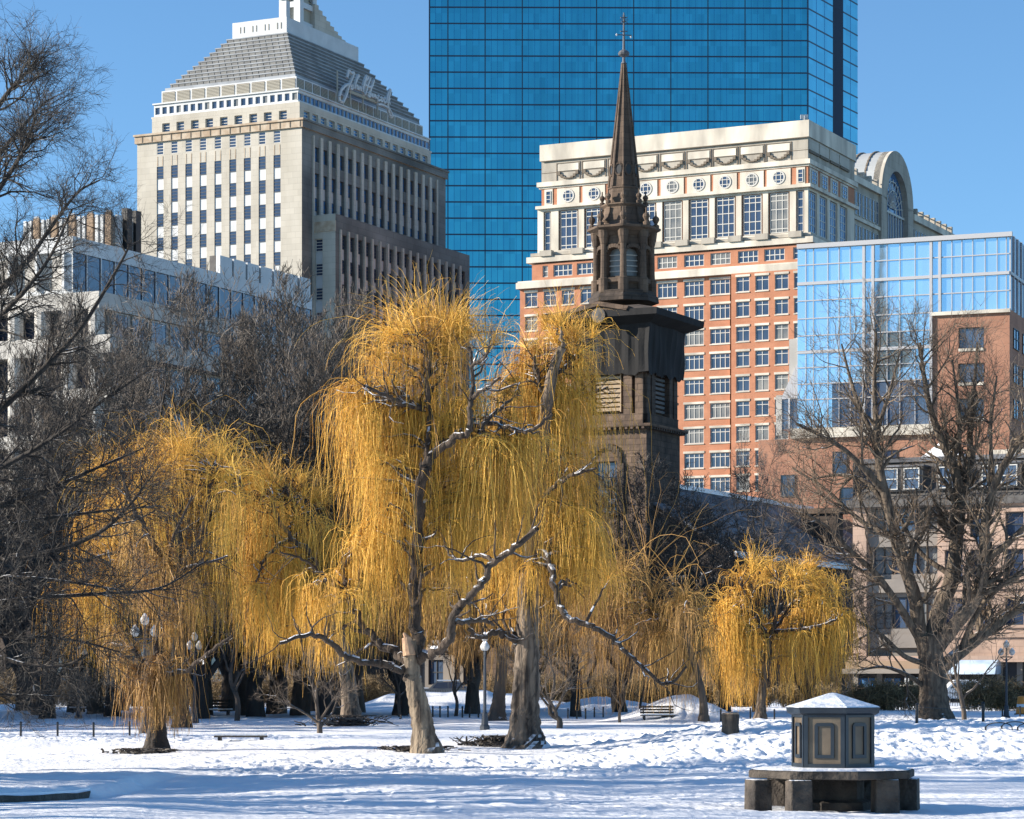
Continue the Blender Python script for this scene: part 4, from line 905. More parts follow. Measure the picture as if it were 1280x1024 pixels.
    mb = MB(); octo(mb, [(33, 298), (36, 295), (39, 293), (46, 289.5), (46.5, 287), (36, 286)], 'spire_stone'); octo(mb, [(36, 286), (30, 282), (29, 280), (26, 262), (27, 261), (29.5, 259), (29.5, 257.5), (24, 257)], 'spire_stone')
    B.part('upper_cornice', mb)
    for i in range(8):
        a = rot + 2 * math.pi * i / 8
        for (rp, py, s) in ((40, 287, 1.0), (27, 257.5, .8)):
            um = MB(); um.prism(cx + rp * pxm * math.sin(a), cy - rp * pxm * math.cos(a), [(.28 * s, zc(py)), (.28 * s, zc(py) + .3 * s), (.12 * s, zc(py) + .4 * s), (.3 * s, zc(py) + .75 * s), (.26 * s, zc(py) + .95 * s), (.08 * s, zc(py) + 1.1 * s), (.06 * s, zc(py) + 1.5 * s)], 8, 0, 'spire_stone'); um.build('urn', B.root)
        # scroll bracket
        sm = MB(); u = Vector((math.sin(a), -math.cos(a))); v = Vector((-u.y, u.x)) * .22
        prf = [(31, 282), (33, 279), (30.5, 274), (28, 268), (27.5, 262), (26, 262), (26, 282)]
        pp = [(cx + u.x * r_ * pxm, cy + u.y * r_ * pxm, zc(y_)) for r_, y_ in prf]
        sm.face([(x - v.x, y - v.y, zz) for x, y, zz in pp], 'spire_stone'); sm.face([(x + v.x, y + v.y, zz) for x, y, zz in pp], 'spire_stone')
        for p, q_ in zip(pp, pp[1:]): sm.face([(p[0] - v.x, p[1] - v.y, p[2]), (p[0] + v.x, p[1] + v.y, p[2]), (q_[0] + v.x, q_[1] + v.y, q_[2]), (q_[0] - v.x, q_[1] - v.y, q_[2])], 'spire_stone')
        sm.build('scroll_bracket', B.root)
    mb = MB(); octo(mb, [(21.5, 257), (19.2, 238), (20.4, 237), (20.4, 235.5), (18.6, 235), (2.2, 80)], 'spire_stone')
    for i in range(8):       # ribs at the arrises
        a = rot + 2 * math.pi * i / 8; s_, c_ = math.sin(a), -math.cos(a)
        mb.bar((cx + s_ * 18.8 * pxm, cy + c_ * 18.8 * pxm, zc(235)), (cx + s_ * 2.3 * pxm, cy + c_ * 2.3 * pxm, zc(80)), .14, 'spire_stone', 5, .08)
    for i in range(8):       # small round lucarnes
        a = rot + 2 * math.pi * (i + .5) / 8; rr_ = (18.6 - (235 - 214) / 155 * 16.4) * pxm * .924 + .03; u = Vector((math.sin(a), -math.cos(a))); v = Vector((-u.y, u.x)); zz = zc(214)
        ringp = [(cx + u.x * (rr_ + .06) + v.x * .32 * math.cos(t), cy + u.y * (rr_ + .06) + v.y * .32 * math.cos(t), zz + .5 * math.sin(t)) for t in [2 * math.pi * k / 12 for k in range(12)]]
        mb.face(ringp, 'iron')
        for p, q_ in zip(ringp, ringp[1:] + ringp[:1]): mb.bar(p, q_, .09, 'spire_stone', 4)
    B.part('spire', mb)
    mb = MB(); mb.prism(cx, cy, [(.28, zc(80)), (.14, zc(77)), (.12, zc(72)), (.45, zc(69)), (.5, zc(67)), (.4, zc(64.5)), (.12, zc(62)), (.1, zc(48)), (.05, zc(16))], 10, 0, 'slate_snow')
    for (py, w_) in ((45, 1.1), (40, .5), (28, .35), (23, .45)): mb.bar((cx - w_ * .6, cy - .4 * w_, zc(py)), (cx + w_ * .6, cy + .4 * w_, zc(py) + (.15 if py == 45 else .1)), .045, 'slate_snow', 5)
    for s_ in (-1, 1): mb.prism(cx + s_ * .62, cy + s_ * .4, [(.02, zc(45) - .1), (.1, zc(45)), (.02, zc(45) + .12)], 8, 0, 'white_panel')
    for i in range(10): t = 2 * math.pi * i / 10; mb.bar((cx, cy, zc(25)), (cx + .38 * math.cos(t), cy, zc(25) + .38 * math.sin(t) * 1.2), .03, 'slate_snow', 4)
    B.part('weather_vane', mb)
    # nave
    ac = W / 2; nw = 10.2; b0, b1 = 2.0, 50.0; zr = CAMZ + (HY - 606) / FPX * fr.P(ac, 8).y; ze = CAMZ + (HY - 690) / FPX * fr.P(ac - nw, b0).y
    mb = MB(); gr = lambda a, b, zz: (fr.P(a, b).x, fr.P(a, b).y, zz)
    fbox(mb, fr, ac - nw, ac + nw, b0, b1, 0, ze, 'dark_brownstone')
    mb.face([gr(ac - nw, b0, ze), gr(ac + nw, b0, ze), gr(ac, b0, zr)], 'brownstone'); mb.face([gr(ac - nw, b1, ze), gr(ac + nw, b1, ze), gr(ac, b1, zr)], 'brownstone')
    B.part('nave_wall', mb)
    mb = MB(); o = .5
    for s_ in (-1, 1):
        mb.hexa([gr(ac, b0 - o, zr), gr(ac, b1 + o, zr), gr(ac + s_ * (nw + o), b1 + o, ze - .3), gr(ac + s_ * (nw + o), b0 - o, ze - .3), gr(ac, b0 - o, zr + .25), gr(ac, b1 + o, zr + .25), gr(ac + s_ * (nw + o), b1 + o, ze - .05), gr(ac + s_ * (nw + o), b0 - o, ze - .05)], 'slate_snow')
    B.part('nave_roof', mb)
    mb = MB(); fbox(mb, fr, ac - .35, ac + .35, b0 - o, b1, zr + .1, zr + .5, 'snow'); fbox(mb, fr, ac - nw - .75, ac - nw - .1, b0 - o, b1, ze - .45, ze + .05, 'snow'); B.part('roof_snow', mb)
    for b in (10, 17, 24, 31, 38): B.win(fr.right(ac - nw), b, 3.2, 2.2, 6.0, 2, 4, 'win_dark', 'frame_dark', .05, .1)
    mb = MB(); fbox(mb, fr, ac - nw + 2, ac - nw + 5.5, 34, 36, ze, ze + 5.0, 'dark_brownstone'); fbox(mb, fr, ac - nw + 1.6, ac - nw + 5.9, 33.7, 36.3, ze + 5.0, ze + 5.5, 'spire_stone'); B.part('chimney', mb)
    # porch front at the left of the tower
    mb = MB(); fbox(mb, fr, W, W + 9.0, 1, 14, 0, 11, 'brownstone'); fbox(mb, fr, W, W + 9.4, .6, 14, 11, 11.7, 'dark_brownstone'); fbox(mb, fr, -8.0, 0, 1, 2, 0, 9.5, 'brownstone'); fbox(mb, fr, -8.4, 0, .6, 2, 9.5, 10.2, 'slate'); B.part('front_wing', mb)
    B.finish(100)
church()

# ---- pink stone town house with dark mansard on the right
def townhouse():
    Y = 176.0; fr = Fr(1340, Y); L = fr.left()
    B = Bld('pink_town_house', 'pink stone town house with a dark slate mansard behind the big bare tree', 'house', (fr.o.x, fr.o.y, 0))
    z = lambda py: L.z(1200, py); A = L.s(1066)
    mb = MB(); s1170 = L.s(1172); s1083 = L.s(1083)
    rows = [(642, 672), (688, 722), (748, 782)]
    hs = []
    for (ya, yb) in rows:
        for px in (1192, 1224, 1268, 1305): c = L.s(px); hs.append((c - .62, c + .62, z(yb), z(ya)))
    L.wall(mb, -1, s1170, z(826), z(622), hs, 'pink_stone', .35)
    for h in hs:
        B.win(L, (h[0] + h[1]) / 2, h[2], 1.24, h[3] - h[2], 1, 2, 'win_dark', 'frame_dark', -.3, .07)
        L.box(mb, h[0] - .15, h[1] + .15, 0, .14, h[3] + .03, h[3] + .3, 'pink_stone'); L.box(mb, h[0] - .1, h[1] + .1, 0, .16, h[2] - .2, h[2] - .03, 'pink_stone')
    for py in (630, 680, 735, 795): L.box(mb, -1, s1170, 0, .18, z(py) - .12, z(py) + .12, 'pink_stone')
    L.box(mb, s1083, A, -.2, 0, z(826), z(630), 'pink_stone'); B.part('pink_wall', mb)
    mb = MB(); L2 = fr.left(.8)   # recessed grey bay
    a, b = s1170, s1083; hs = []
    for (ya, yb) in ((632, 662), (680, 716), (745, 785)):
        for k in (.13, .27, .5, .73, .87):
            c = a + (b - a) * k; w_ = .75 if k != .5 else 1.9; hs.append((c - w_ / 2, c + w_ / 2, z(yb), z(ya)))
    L2.wall(mb, a, b, z(826), z(622), hs, 'grey_wall', .2)
    for h in hs: w_ = h[1] - h[0]; B.win(L2, (h[0] + h[1]) / 2, h[2], w_, h[3] - h[2], 1 if w_ < 1 else 2, 2, 'win_grey' if w_ < 1 else 'dim_glass', 'frame_dark', -.18, .07)
    for py in (672, 730, 800): L2.box(mb, a, b, 0, .4, z(py) - .5, z(py) + .4, 'grey_wall')
    mb.face([L.p(a, 0, z(826)), L.p(a, -.8, z(826)), L.p(a, -.8, z(622)), L.p(a, 0, z(622))], 'pink_stone'); mb.face([L.p(b, 0, z(826)), L.p(b, -.8, z(826)), L.p(b, -.8, z(622)), L.p(b, 0, z(622))], 'pink_stone')
    B.part('bay_wall', mb)
    # mansard
    mb = MB(); z0_, z1_ = z(622), z(573); rs = 1.6
    mb.face([L.p(-1, .1, z0_), L.p(A, .1, z0_), L.p(A, -rs, z1_), L.p(-1, -rs, z1_)], 'slate'); L.box(mb, -1, A + .3, -.2, .5, z0_ - .5, z0_, 'slate'); L.box(mb, -1, A, -rs - .3, -rs + .25, z1_, z1_ + .3, 'slate_snow')
    L.box(mb, -1, A, -14, -rs, z1_ - .3, z1_, 'slate_snow'); q = [fr.P(A, 0), fr.P(A, 14)]; mb.face([(q[0].x, q[0].y, 0), (q[1].x, q[1].y, 0), (q[1].x, q[1].y, z1_), (q[0].x, q[0].y, z1_)], 'grey_wall')
    for i in range(40): s = -1 + (A + 1) * i / 40; L.box(mb, s, s + .04, .3, .34, z0_, z0_ + .55, 'iron')
    L.box(mb, -1, A, .3, .34, z0_ + .5, z0_ + .55, 'iron')
    B.part('mansard_roof', mb)
    for px in (1113, 1140, 1184, 1238, 1262, 1300):
        s = L.s(px); d = MB(); L.box(d, s - .75, s + .75, -1.6, .05, z(612), z(581), 'slate'); L.box(d, s - .85, s + .85, -1.6, .15, z(581), z(579), 'slate_snow'); B.part('dormer', d)
        B.win(L, s, z(610), 1.1, z(583) - z(610), 1, 2, 'dim_glass', 'frame_white', .07, .07)
    mb = MB(); c = L.s(1163); P = [L.p(c - 1.6, -2, z(571)), L.p(c + 1.6, -2, z(571)), L.p(c + 1.6, -5.2, z(571)), L.p(c - 1.6, -5.2, z(571))]; ap = L.p(c, -3.4, z(541))
    for u, v in zip(P, P[1:] + P[:1]): mb.face([u, v, ap], 'snow')
    B.part('skylight_pyramid', mb)
    mb = MB(); c = L.s(1260); L.box(mb, c - 2.0, c + 2.0, -4, -2.5, z1_, z(560), 'cast_stone'); B.part('roof_box', mb)
    # ground floor: dark shopfronts, ledge, banners
    mb = MB(); L.box(mb, -1, A, -3, -.1, 0, z(826), 'dark_shop')
    for px in (1070, 1100, 1135, 1165, 1185, 1250, 1275): s = L.s(px); L.box(mb, s - .18, s + .18, -.1, .12, 0, z(826), 'grey_wall')
    for px in (1078, 1088, 1110, 1120): s = L.s(px); L.box(mb, s - .3, s + .3, -.08, 0, z(861), z(848), 'win_blue')
    B.part('shopfront', mb)
    mb = MB(); L.box(mb, -1, A + .1, 0, .7, z(826) - .1, z(820), 'pink_stone'); L.box(mb, s1170, A + .3, 0, 1.4, z(842), z(836), 'grey_wall'); L.box(mb, s1170 + 1, A + .2, 0, 1.0, z(836), z(826), 'brown_rib'); B.part('ledge', mb)
    aw = MB(); s0, s1 = L.s(1252), L.s(1188); zt_, zb_ = z(823), z(843)
    prf = [(0.05, zt_), (.7, zt_ - .12), (1.3, zt_ - .42), (1.6, zb_)]
    for (p, q_) in zip(prf, prf[1:]): aw.face([L.p(s0, p[0], p[1]), L.p(s1, p[0], p[1]), L.p(s1, q_[0], q_[1]), L.p(s0, q_[0], q_[1])], 'awning')
    for s in (s0, s1): aw.face([L.p(s, a_, b_) for a_, b_ in prf] + [L.p(s, .05, zb_)], 'awning')
    B.part('awning', aw)
    for px in (1194, 1203, 1213, 1227, 1239):
        s = L.s(px); k = MB(); L.box(k, s - .22, s + .22, .6, .68, z(863), z(855), 'white_panel'); B.part('banner', k)
    mb = MB(); c = L.s(1149); L.box(mb, c - .95, c + .95, .2, 1.3, z(858), z(856), 'cast_stone')
    for e in (-.8, -.2, .4): L.box(mb, c + e, c + e + .3, .9, 1.0, z(856), z(847), 'white_panel')
    B.part('balcony', mb)
    B.finish(100)
townhouse()

# ---- low stone row closing the street behind the willows
def row(px, Y, pl, zt, label, name, m='grey_wall', floors=3, glass='dim_glass', doors=True, left=64, right=26):
    fr = Fr(px, Y, left, right); L, Rg = fr.left(), fr.right(); A = L.s(pl)
    B = Bld(name, label, 'building', (fr.o.x, fr.o.y, 0))
    mb = MB(); n = max(2, int(A / 3.4)); fh = zt / floors; hs = []
    for j in range(floors):
        for i in range(n): c = A * (i + .5) / n; hs.append((c - .75, c + .75, j * fh + fh * .28, j * fh + fh * .82))
    L.wall(mb, 0, A, 0, zt, hs, m, .3); Rg.wall(mb, 0, 16, 0, zt, [], m)
    for h in hs: B.win(L, (h[0] + h[1]) / 2, h[2], 1.5, h[3] - h[2], 2, 2, glass, 'frame_dark', -.25, .08)
    B.part('wall', mb); mb = MB(); fbox(mb, fr, -.4, A + .4, -.4, 16, zt, zt + .6, 'slate_snow'); fbox(mb, fr, -.15, A + .15, -.15, 0, fh - .2, fh + .1, m)
    for i in range(n + 1): s = A * i / n; L.box(mb, s - .25, s + .25, 0, .22, 0, zt, m)
    B.part('trim', mb); B.finish(60)
row(700, 238, 396, 12.5, 'low grey stone building behind the middle willows', 'stone_row_building')
row(398, 205, -40, 10.0, 'dark grey columned building half hidden behind the left willows', 'columned_building', 'dark_brownstone', 2)
row(1062, 250, 905, 9.5, 'low brown building between the church and the pink town house', 'brown_building', 'brownstone', 2)
# ================================================================== GROUND
rng = np.random.default_rng(11)
_G = rng.random((6, 256, 256))
def vnoise(x, y, k):
    g = _G[k % 6]; xi = np.floor(x).astype(int); yi = np.floor(y).astype(int); fx = x - xi; fy = y - yi
    fx = fx * fx * (3 - 2 * fx); fy = fy * fy * (3 - 2 * fy); a = g[xi % 256, yi % 256]; b = g[(xi + 1) % 256, yi % 256]; c = g[xi % 256, (yi + 1) % 256]; d = g[(xi + 1) % 256, (yi + 1) % 256]
    return (a * (1 - fx) + b * fx) * (1 - fy) + (c * (1 - fx) + d * fx) * fy
def sstep(a, b, x): t = np.clip((x - a) / (b - a), 0, 1); return t * t * (3 - 2 * t)
def g_macro(x, y):
    """broad lie of the land: flat, with a trampled bank rising on the right and ploughed heaps"""
    x = np.asarray(x, float); y = np.asarray(y, float)
    bank = 0.62 * sstep(0.5, 6.0, x - (y - 55) * .02) * sstep(46, 59, y) * (1 - sstep(60, 78, y))
    z = bank + 0.10 * sstep(56, 64, y) * (1 - sstep(66, 80, y))
    def mound(px, Y, rx, ry, h):
        cx = (px - CX) / FPX * Y; d = ((x - cx) / rx) ** 2 + ((y - Y) / ry) ** 2; return h * np.exp(-d * 1.6) * (0.85 + .3 * vnoise(x * 1.3, y * .8, 2))
    z = z + mound(852, 104, 2.4, 3.5, 1.15) + mound(585, 150, 4.0, 3, .85) + mound(660, 151, 3.0, 3, .6) + mound(500, 150, 3.0, 3, .6) + mound(760, 140, 3.5, 3, .7) + mound(20, 152, 3.0, 3, .3) + mound(1110, 118, 3.0, 4, .25) + mound(690, 122, 2, 3, .3)
    # raised bed edged with timber at the lower left
    ed = 37.0 + (x + 7) * .25
    z = z + 0.10 * (1 - sstep(-5.95, -5.6, x)) * sstep(-.15, .1, y - ed) * (1 - sstep(4, 11, y - ed)) * 1.6
    return z
def g_detail(x, y):
    z = 0.16 * (vnoise(x * .16 + 3, y * .12, 0) - .5) + 0.09 * (vnoise(x * .6, y * .4 + 9, 1) - .5) + .035 * (vnoise(x * 1.7, y * 1.1, 2) - .5)
    walk = sstep(.42, .62, vnoise(x * .11 + 5, y * .10 + 2, 3)); bank = sstep(0.0, 4.0, x) * sstep(44, 50, y) * (1 - sstep(75, 90, y)); k = np.clip(walk * sstep(43, 50, y) + .35 * walk + bank, 0.10, 1)
    n1 = vnoise(x * 4.4 + y * .8, y * 1.9 - x * .5, 4); n2 = vnoise(x * 8.5 + 7, y * 3.4 + x, 5)
    return z * .8 + k * (-.05 * sstep(.60, .85, n1) - .035 * sstep(.55, .8, n2) + .02 * n2)
def gz(x, y): return float(g_macro(x, y) + g_detail(np.asarray(x, float), np.asarray(y, float)))
def base(px, py):
    """ground point seen at a photo pixel: walk out along the ray until it meets the snow"""
    Y = 24.0
    while Y < 400:
        z = CAMZ + (HY - py) / FPX * Y; x = (px - CX) / FPX * Y
        if float(g_macro(x, Y)) >= z: break
        Y += .1 if Y < 120 else .4
    return Vector((x, Y, gz(x, Y)))

def build_ground():
    u = np.concatenate([np.linspace(-4, -.32, 30)[:-1], np.linspace(-.32, -.205, 50)[:-1], np.linspace(-.205, .205, 760), np.linspace(.205, .32, 50)[1:], np.linspace(.32, 4, 30)[1:]])
    ys = np.concatenate([np.linspace(2, 30, 30)[:-1], np.linspace(30, 62, 300)[:-1], np.linspace(62, 90, 150)[:-1], np.linspace(90, 170, 150)[:-1], np.geomspace(170, 5000, 40)])
    U, Yg = np.meshgrid(u, ys); X = U * np.maximum(Yg, 30.0)
    fade = (1 - sstep(180, 260, Yg)); Z = (g_macro(X, Yg) + g_detail(X, Yg)) * fade
    rp = np.random.default_rng(5); PR = []
    for k_ in range(26):        # tracks of footprints crossing the snow
        x0, y0 = rp.uniform(-9, 11), rp.uniform(41, 78); a_ = rp.normal() * .5 + (0 if rp.random() < .5 else math.pi); L_ = rp.uniform(6, 18); s_ = 0
        while s_ < L_:
            x0 += math.cos(a_) * .62; y0 += math.sin(a_) * .62; a_ += rp.normal() * .06; s_ += .62; sd = 1 if int(s_ / .62) % 2 else -1; PR.append((x0 - math.sin(a_) * .13 * sd, y0 + math.cos(a_) * .13 * sd, a_))
    for k_ in range(900): PR.append((rp.uniform(1, 14), rp.uniform(49, 72), rp.uniform(0, 3)))
    for (fx, fy, fa) in PR:
        r0, r1 = np.searchsorted(ys, [fy - .6, fy + .6]); us = np.array([fx - .45, fx + .45]) / max(fy, 30); c0, c1 = np.searchsorted(u, us)
        if r1 <= r0 or c1 <= c0: continue
        dx_ = X[r0:r1, c0:c1] - fx; dy_ = Yg[r0:r1, c0:c1] - fy; p_ = (dx_ * math.cos(fa) + dy_ * math.sin(fa)) / .17; q_ = (-dx_ * math.sin(fa) + dy_ * math.cos(fa)) / .09; d2_ = p_ * p_ + q_ * q_
        Z[r0:r1, c0:c1] += -.075 * np.exp(-d2_ * 1.2) + .02 * np.exp(-(np.sqrt(d2_) - 1.9) ** 2 * 2)
    v = np.stack([X, Yg, Z], -1).reshape(-1, 3); n, m = U.shape
    i = np.arange(n - 1)[:, None] * m + np.arange(m - 1)[None]; f = np.stack([i, i + 1, i + m + 1, i + m], -1).reshape(-1, 4)
    cy_ = v[f[:, 0], 1]; me = np_mesh('ground', v, f, ['snow', 'city_ground'], (cy_ > 176).astype(int), None, True); o = bpy.data.objects.new('snowy_ground', me); COL.objects.link(o); o['kind'] = 'structure'

def np_mesh(name, v, f, mats, mi=None, rnd=None, smooth=False):
    me = bpy.data.meshes.new(name); me.vertices.add(len(v)); me.vertices.foreach_set('co', np.ascontiguousarray(v, np.float32).ravel())
    me.loops.add(f.size); me.loops.foreach_set('vertex_index', np.ascontiguousarray(f, np.int32).ravel())
    me.polygons.add(len(f)); me.polygons.foreach_set('loop_start', np.arange(0, f.size, f.shape[1], dtype=np.int32)); me.polygons.foreach_set('loop_total', np.full(len(f), f.shape[1], np.int32))
    for q in mats: me.materials.append(M[q])
    if mi is not None: me.polygons.foreach_set('material_index', np.ascontiguousarray(mi, np.int32))
    me.update(calc_edges=True)
    if rnd is not None: a = me.attributes.new('rnd', 'FLOAT', 'POINT'); a.data.foreach_set('value', np.ascontiguousarray(rnd, np.float32))
    me.polygons.foreach_set('use_smooth', np.full(len(f), smooth)); return me
build_ground()

# ================================================================== TREES
def nrm(a): return a / np.maximum(np.linalg.norm(a, axis=-1, keepdims=True), 1e-9)
class Tubes:
    def __init__(s): s.v = []; s.f = []; s.r = []; s.n = 0
    def add(s, pts, rad, k, rg, rnd=None, knob=0.0):
        """pts (N,m,3), rad (N,m): one k-sided tube per row"""
        N, m, _ = pts.shape
        t = np.empty_like(pts); t[:, 1:-1] = pts[:, 2:] - pts[:, :-2]; t[:, 0] = pts[:, 1] - pts[:, 0]; t[:, -1] = pts[:, -1] - pts[:, -2]; t = nrm(t)
        ref = rg.normal(size=(N, 1, 3)); ref = np.broadcast_to(ref, t.shape)
        a = np.cross(t, ref); bad = np.linalg.norm(a, axis=-1) < .15
        a[bad] = np.cross(t[bad], np.array([1., .3, .2])); a = nrm(a)
        for i in range(1, m):      # keep frames from twisting
            p = a[:, i - 1] - t[:, i] * np.sum(a[:, i - 1] * t[:, i], -1, keepdims=True); a[:, i] = nrm(p)
        b = np.cross(t, a); ang = np.arange(k) * 2 * math.pi / k
        rr = rad[:, :, None] * (1 + (rg.uniform(-knob, knob, size=(N, m, k)) if knob else 0))
        v = pts[:, :, None] + (a[:, :, None] * np.cos(ang)[:, None] + b[:, :, None] * np.sin(ang)[:, None]) * rr[..., None]
        idx = np.arange(N)[:, None, None] * m * k + np.arange(m - 1)[None, :, None] * k; j = np.arange(k)[None, None]; j2 = (j + 1) % k
        f = np.stack([idx + j, idx + j2, idx + k + j2, idx + k + j], -1).reshape(-1, 4) + s.n
        s.v.append(v.reshape(-1, 3)); s.f.append(f); s.n += N * m * k
        q = rg.random(N) if rnd is None else rnd; s.r.append(np.repeat(q, m * k))
    def mesh(s, name, m, smooth=False): return np_mesh(name, np.concatenate(s.v), np.concatenate(s.f), [m], None, np.concatenate(s.r), smooth)

def grow(st, d, L, n, rg, wig=.15, up=0.0, grav=None):
    """random-walk branches; up bends them skywards, grav (N,) bends them down more and more"""
    N = len(st); P = np.empty((N, n + 1, 3)); P[:, 0] = st; d = nrm(d.copy()); L = np.broadcast_to(L, (N,))
    for i in range(n):
        d = d + rg.normal(size=(N, 3)) * wig; d[:, 2] += up
        if grav is not None: d[:, 2] -= grav * (0.4 + i * .25)
        d = nrm(d); P[:, i + 1] = P[:, i] + d * (L / n)[:, None]
    return P
def spawn(P, Rd, k, rg, t0=.25, t1=1.0, spread=.9, ratio=.5, keep=.6):
    """k children per branch: start points, directions, radii"""
    N, m, _ = P.shape; t = rg.uniform(t0, t1, (N, k)) ** .8 * (m - 1.001); i = np.clip(t.astype(int), 0, m - 2); f = (t - i)[..., None]; r = np.arange(N)[:, None]
    st = P[r, i] * (1 - f) + P[r, i + 1] * f; dr = nrm(P[r, i + 1] - P[r, i]); side = nrm(np.cross(dr, rg.normal(size=dr.shape)))
    d = nrm(dr * keep + side * spread * rg.uniform(.6, 1.2, (N, k, 1))); rad = (Rd[r, i] * (1 - f[..., 0]) + Rd[r, i + 1] * f[..., 0]) * ratio
    return st.reshape(-1, 3), d.reshape(-1, 3), rad.reshape(-1), (t / (m - 1)).reshape(-1)
def smooth_path(pts, rad, n):
    """resample a control polyline (M,3)+(M,) to n points with Catmull-Rom"""
    pts = np.array(pts, float); rad = np.array(rad, float); M_ = len(pts); q = np.vstack([2 * pts[0] - pts[1], pts, 2 * pts[-1] - pts[-2]])
    t = np.linspace(0, M_ - 1.0001, n); i = t.astype(int); f = (t - i)[:, None]; p0, p1, p2, p3 = q[i], q[i + 1], q[i + 2], q[i + 3]
    P = .5 * ((2 * p1) + (-p0 + p2) * f + (2 * p0 - 5 * p1 + 4 * p2 - p3) * f ** 2 + (-p0 + 3 * p1 - 3 * p2 + p3) * f ** 3)
    i2 = np.minimum(i + 1, M_ - 1); return P, rad[i] * (1 - f[:, 0]) + rad[i2] * f[:, 0]

def bare_tree_meshes(H, seed, bark, twig, levels=(7, 7, 7, 6), trunk_h=.28, spread=.85, up=.10, thick=.022, upright=0.0, wide=.55, tw=.010, leaders=1):
    """trunk+limb mesh and twig mesh of one bare deciduous tree of height H standing at the origin"""
    rg = np.random.default_rng(seed); T, W_ = Tubes(), Tubes(); r0 = H * thick
    tp, tr = smooth_path([(0, 0, -.3), (rg.normal() * .1, rg.normal() * .1, H * trunk_h * .5), (rg.normal() * .3, rg.normal() * .3, H * trunk_h), (rg.normal() * .5, rg.normal() * .5, H * .55), (rg.normal() * .5, rg.normal() * .5, H * .85)], [r0 * 1.35, r0, r0 * .85, r0 * .4, r0 * .12], 16)
    T.add(tp[None], tr[None], 9, rg, knob=.08)
    k = levels[0]; t = np.linspace(trunk_h * 1.05, .8, k); idx = np.clip((t / .85 * 15).astype(int), 3, 14); st = tp[idx]; az = np.arange(k) * 2.4 + rg.uniform(0, 6)
    el = np.radians(rg.uniform(25, 55, k) + upright * 25); d = np.stack([np.cos(az) * np.cos(el), np.sin(az) * np.cos(el), np.sin(el)], -1)
    L = H * wide * (1.05 - .62 * (t - trunk_h)) * rg.uniform(.85, 1.1, k); P = grow(st, d, L, 9, rg, .13, up * .8 + upright * .12); rad0 = tr[idx] * rg.uniform(.5, .7, k)
    Rd = rad0[:, None] * np.linspace(1, .2, 10)[None]; T.add(P, Rd, 6, rg)
    Lp = L
    for lv, k in enumerate(levels[1:]):
        st, d, rad, tt = spawn(P, Rd, k, rg, .18, 1.0, spread, .55, .75); Lp = np.repeat(Lp, k) * (.62 - .25 * tt) * rg.uniform(.7, 1.15, len(st))
        n = 5 if lv == 0 else 4 if lv == 1 else 3; P = grow(st, d, Lp, n, rg, .16, up + upright * .15); rad = np.maximum(rad, tw); Rd = rad[:, None] * np.linspace(1, .45 if lv else .25, n + 1)[None]; Rd = np.maximum(Rd, tw * .6)
        (T if lv == 0 else W_).add(P, Rd, 5 if lv == 0 else 3, rg)
    global LAST_H
    LAST_H = float(max(np.percentile(v[:, 2], 96) for v in W_.v)); return T.mesh('trunk', bark, True), W_.mesh('crown', twig)

def place_tree(name, label, meshes, loc, rz=0, s=1.0, sz=None, group=None):
    r = empty(name, loc, label, 'tree', group); r.rotation_euler = (0, 0, rz); r.scale = (s, s, sz or s)
    for nm, me in zip(('trunk', 'crown'), meshes): o = bpy.data.objects.new(nm, me); COL.objects.link(o); o.parent = r
    return r

def droop(st, d, L, n, rg, rise=.35, wig=.085):
    """hanging shoots: leave along d, arch over, then hang plumb"""
    N = len(st); P = np.empty((N, n + 1, 3)); P[:, 0] = st; d = nrm(d.copy()); L = np.broadcast_to(L, (N,)); r_ = rise * rg.uniform(.45, 1.9, N); dn = np.array([0, 0, -1.0]); s = 0
    sway = rg.normal(size=(N, 3)) * .10; sway[:, 2] = 0
    for i in range(n):
        w_ = np.clip(((i + .6) / n) / r_, 0, 1)[:, None] ** 1.2; dd = nrm(d * (1 - w_) + dn * w_ * 1.05 + sway + rg.normal(size=(N, 3)) * wig); P[:, i + 1] = P[:, i] + dd * (L / n)[:, None]
    return P

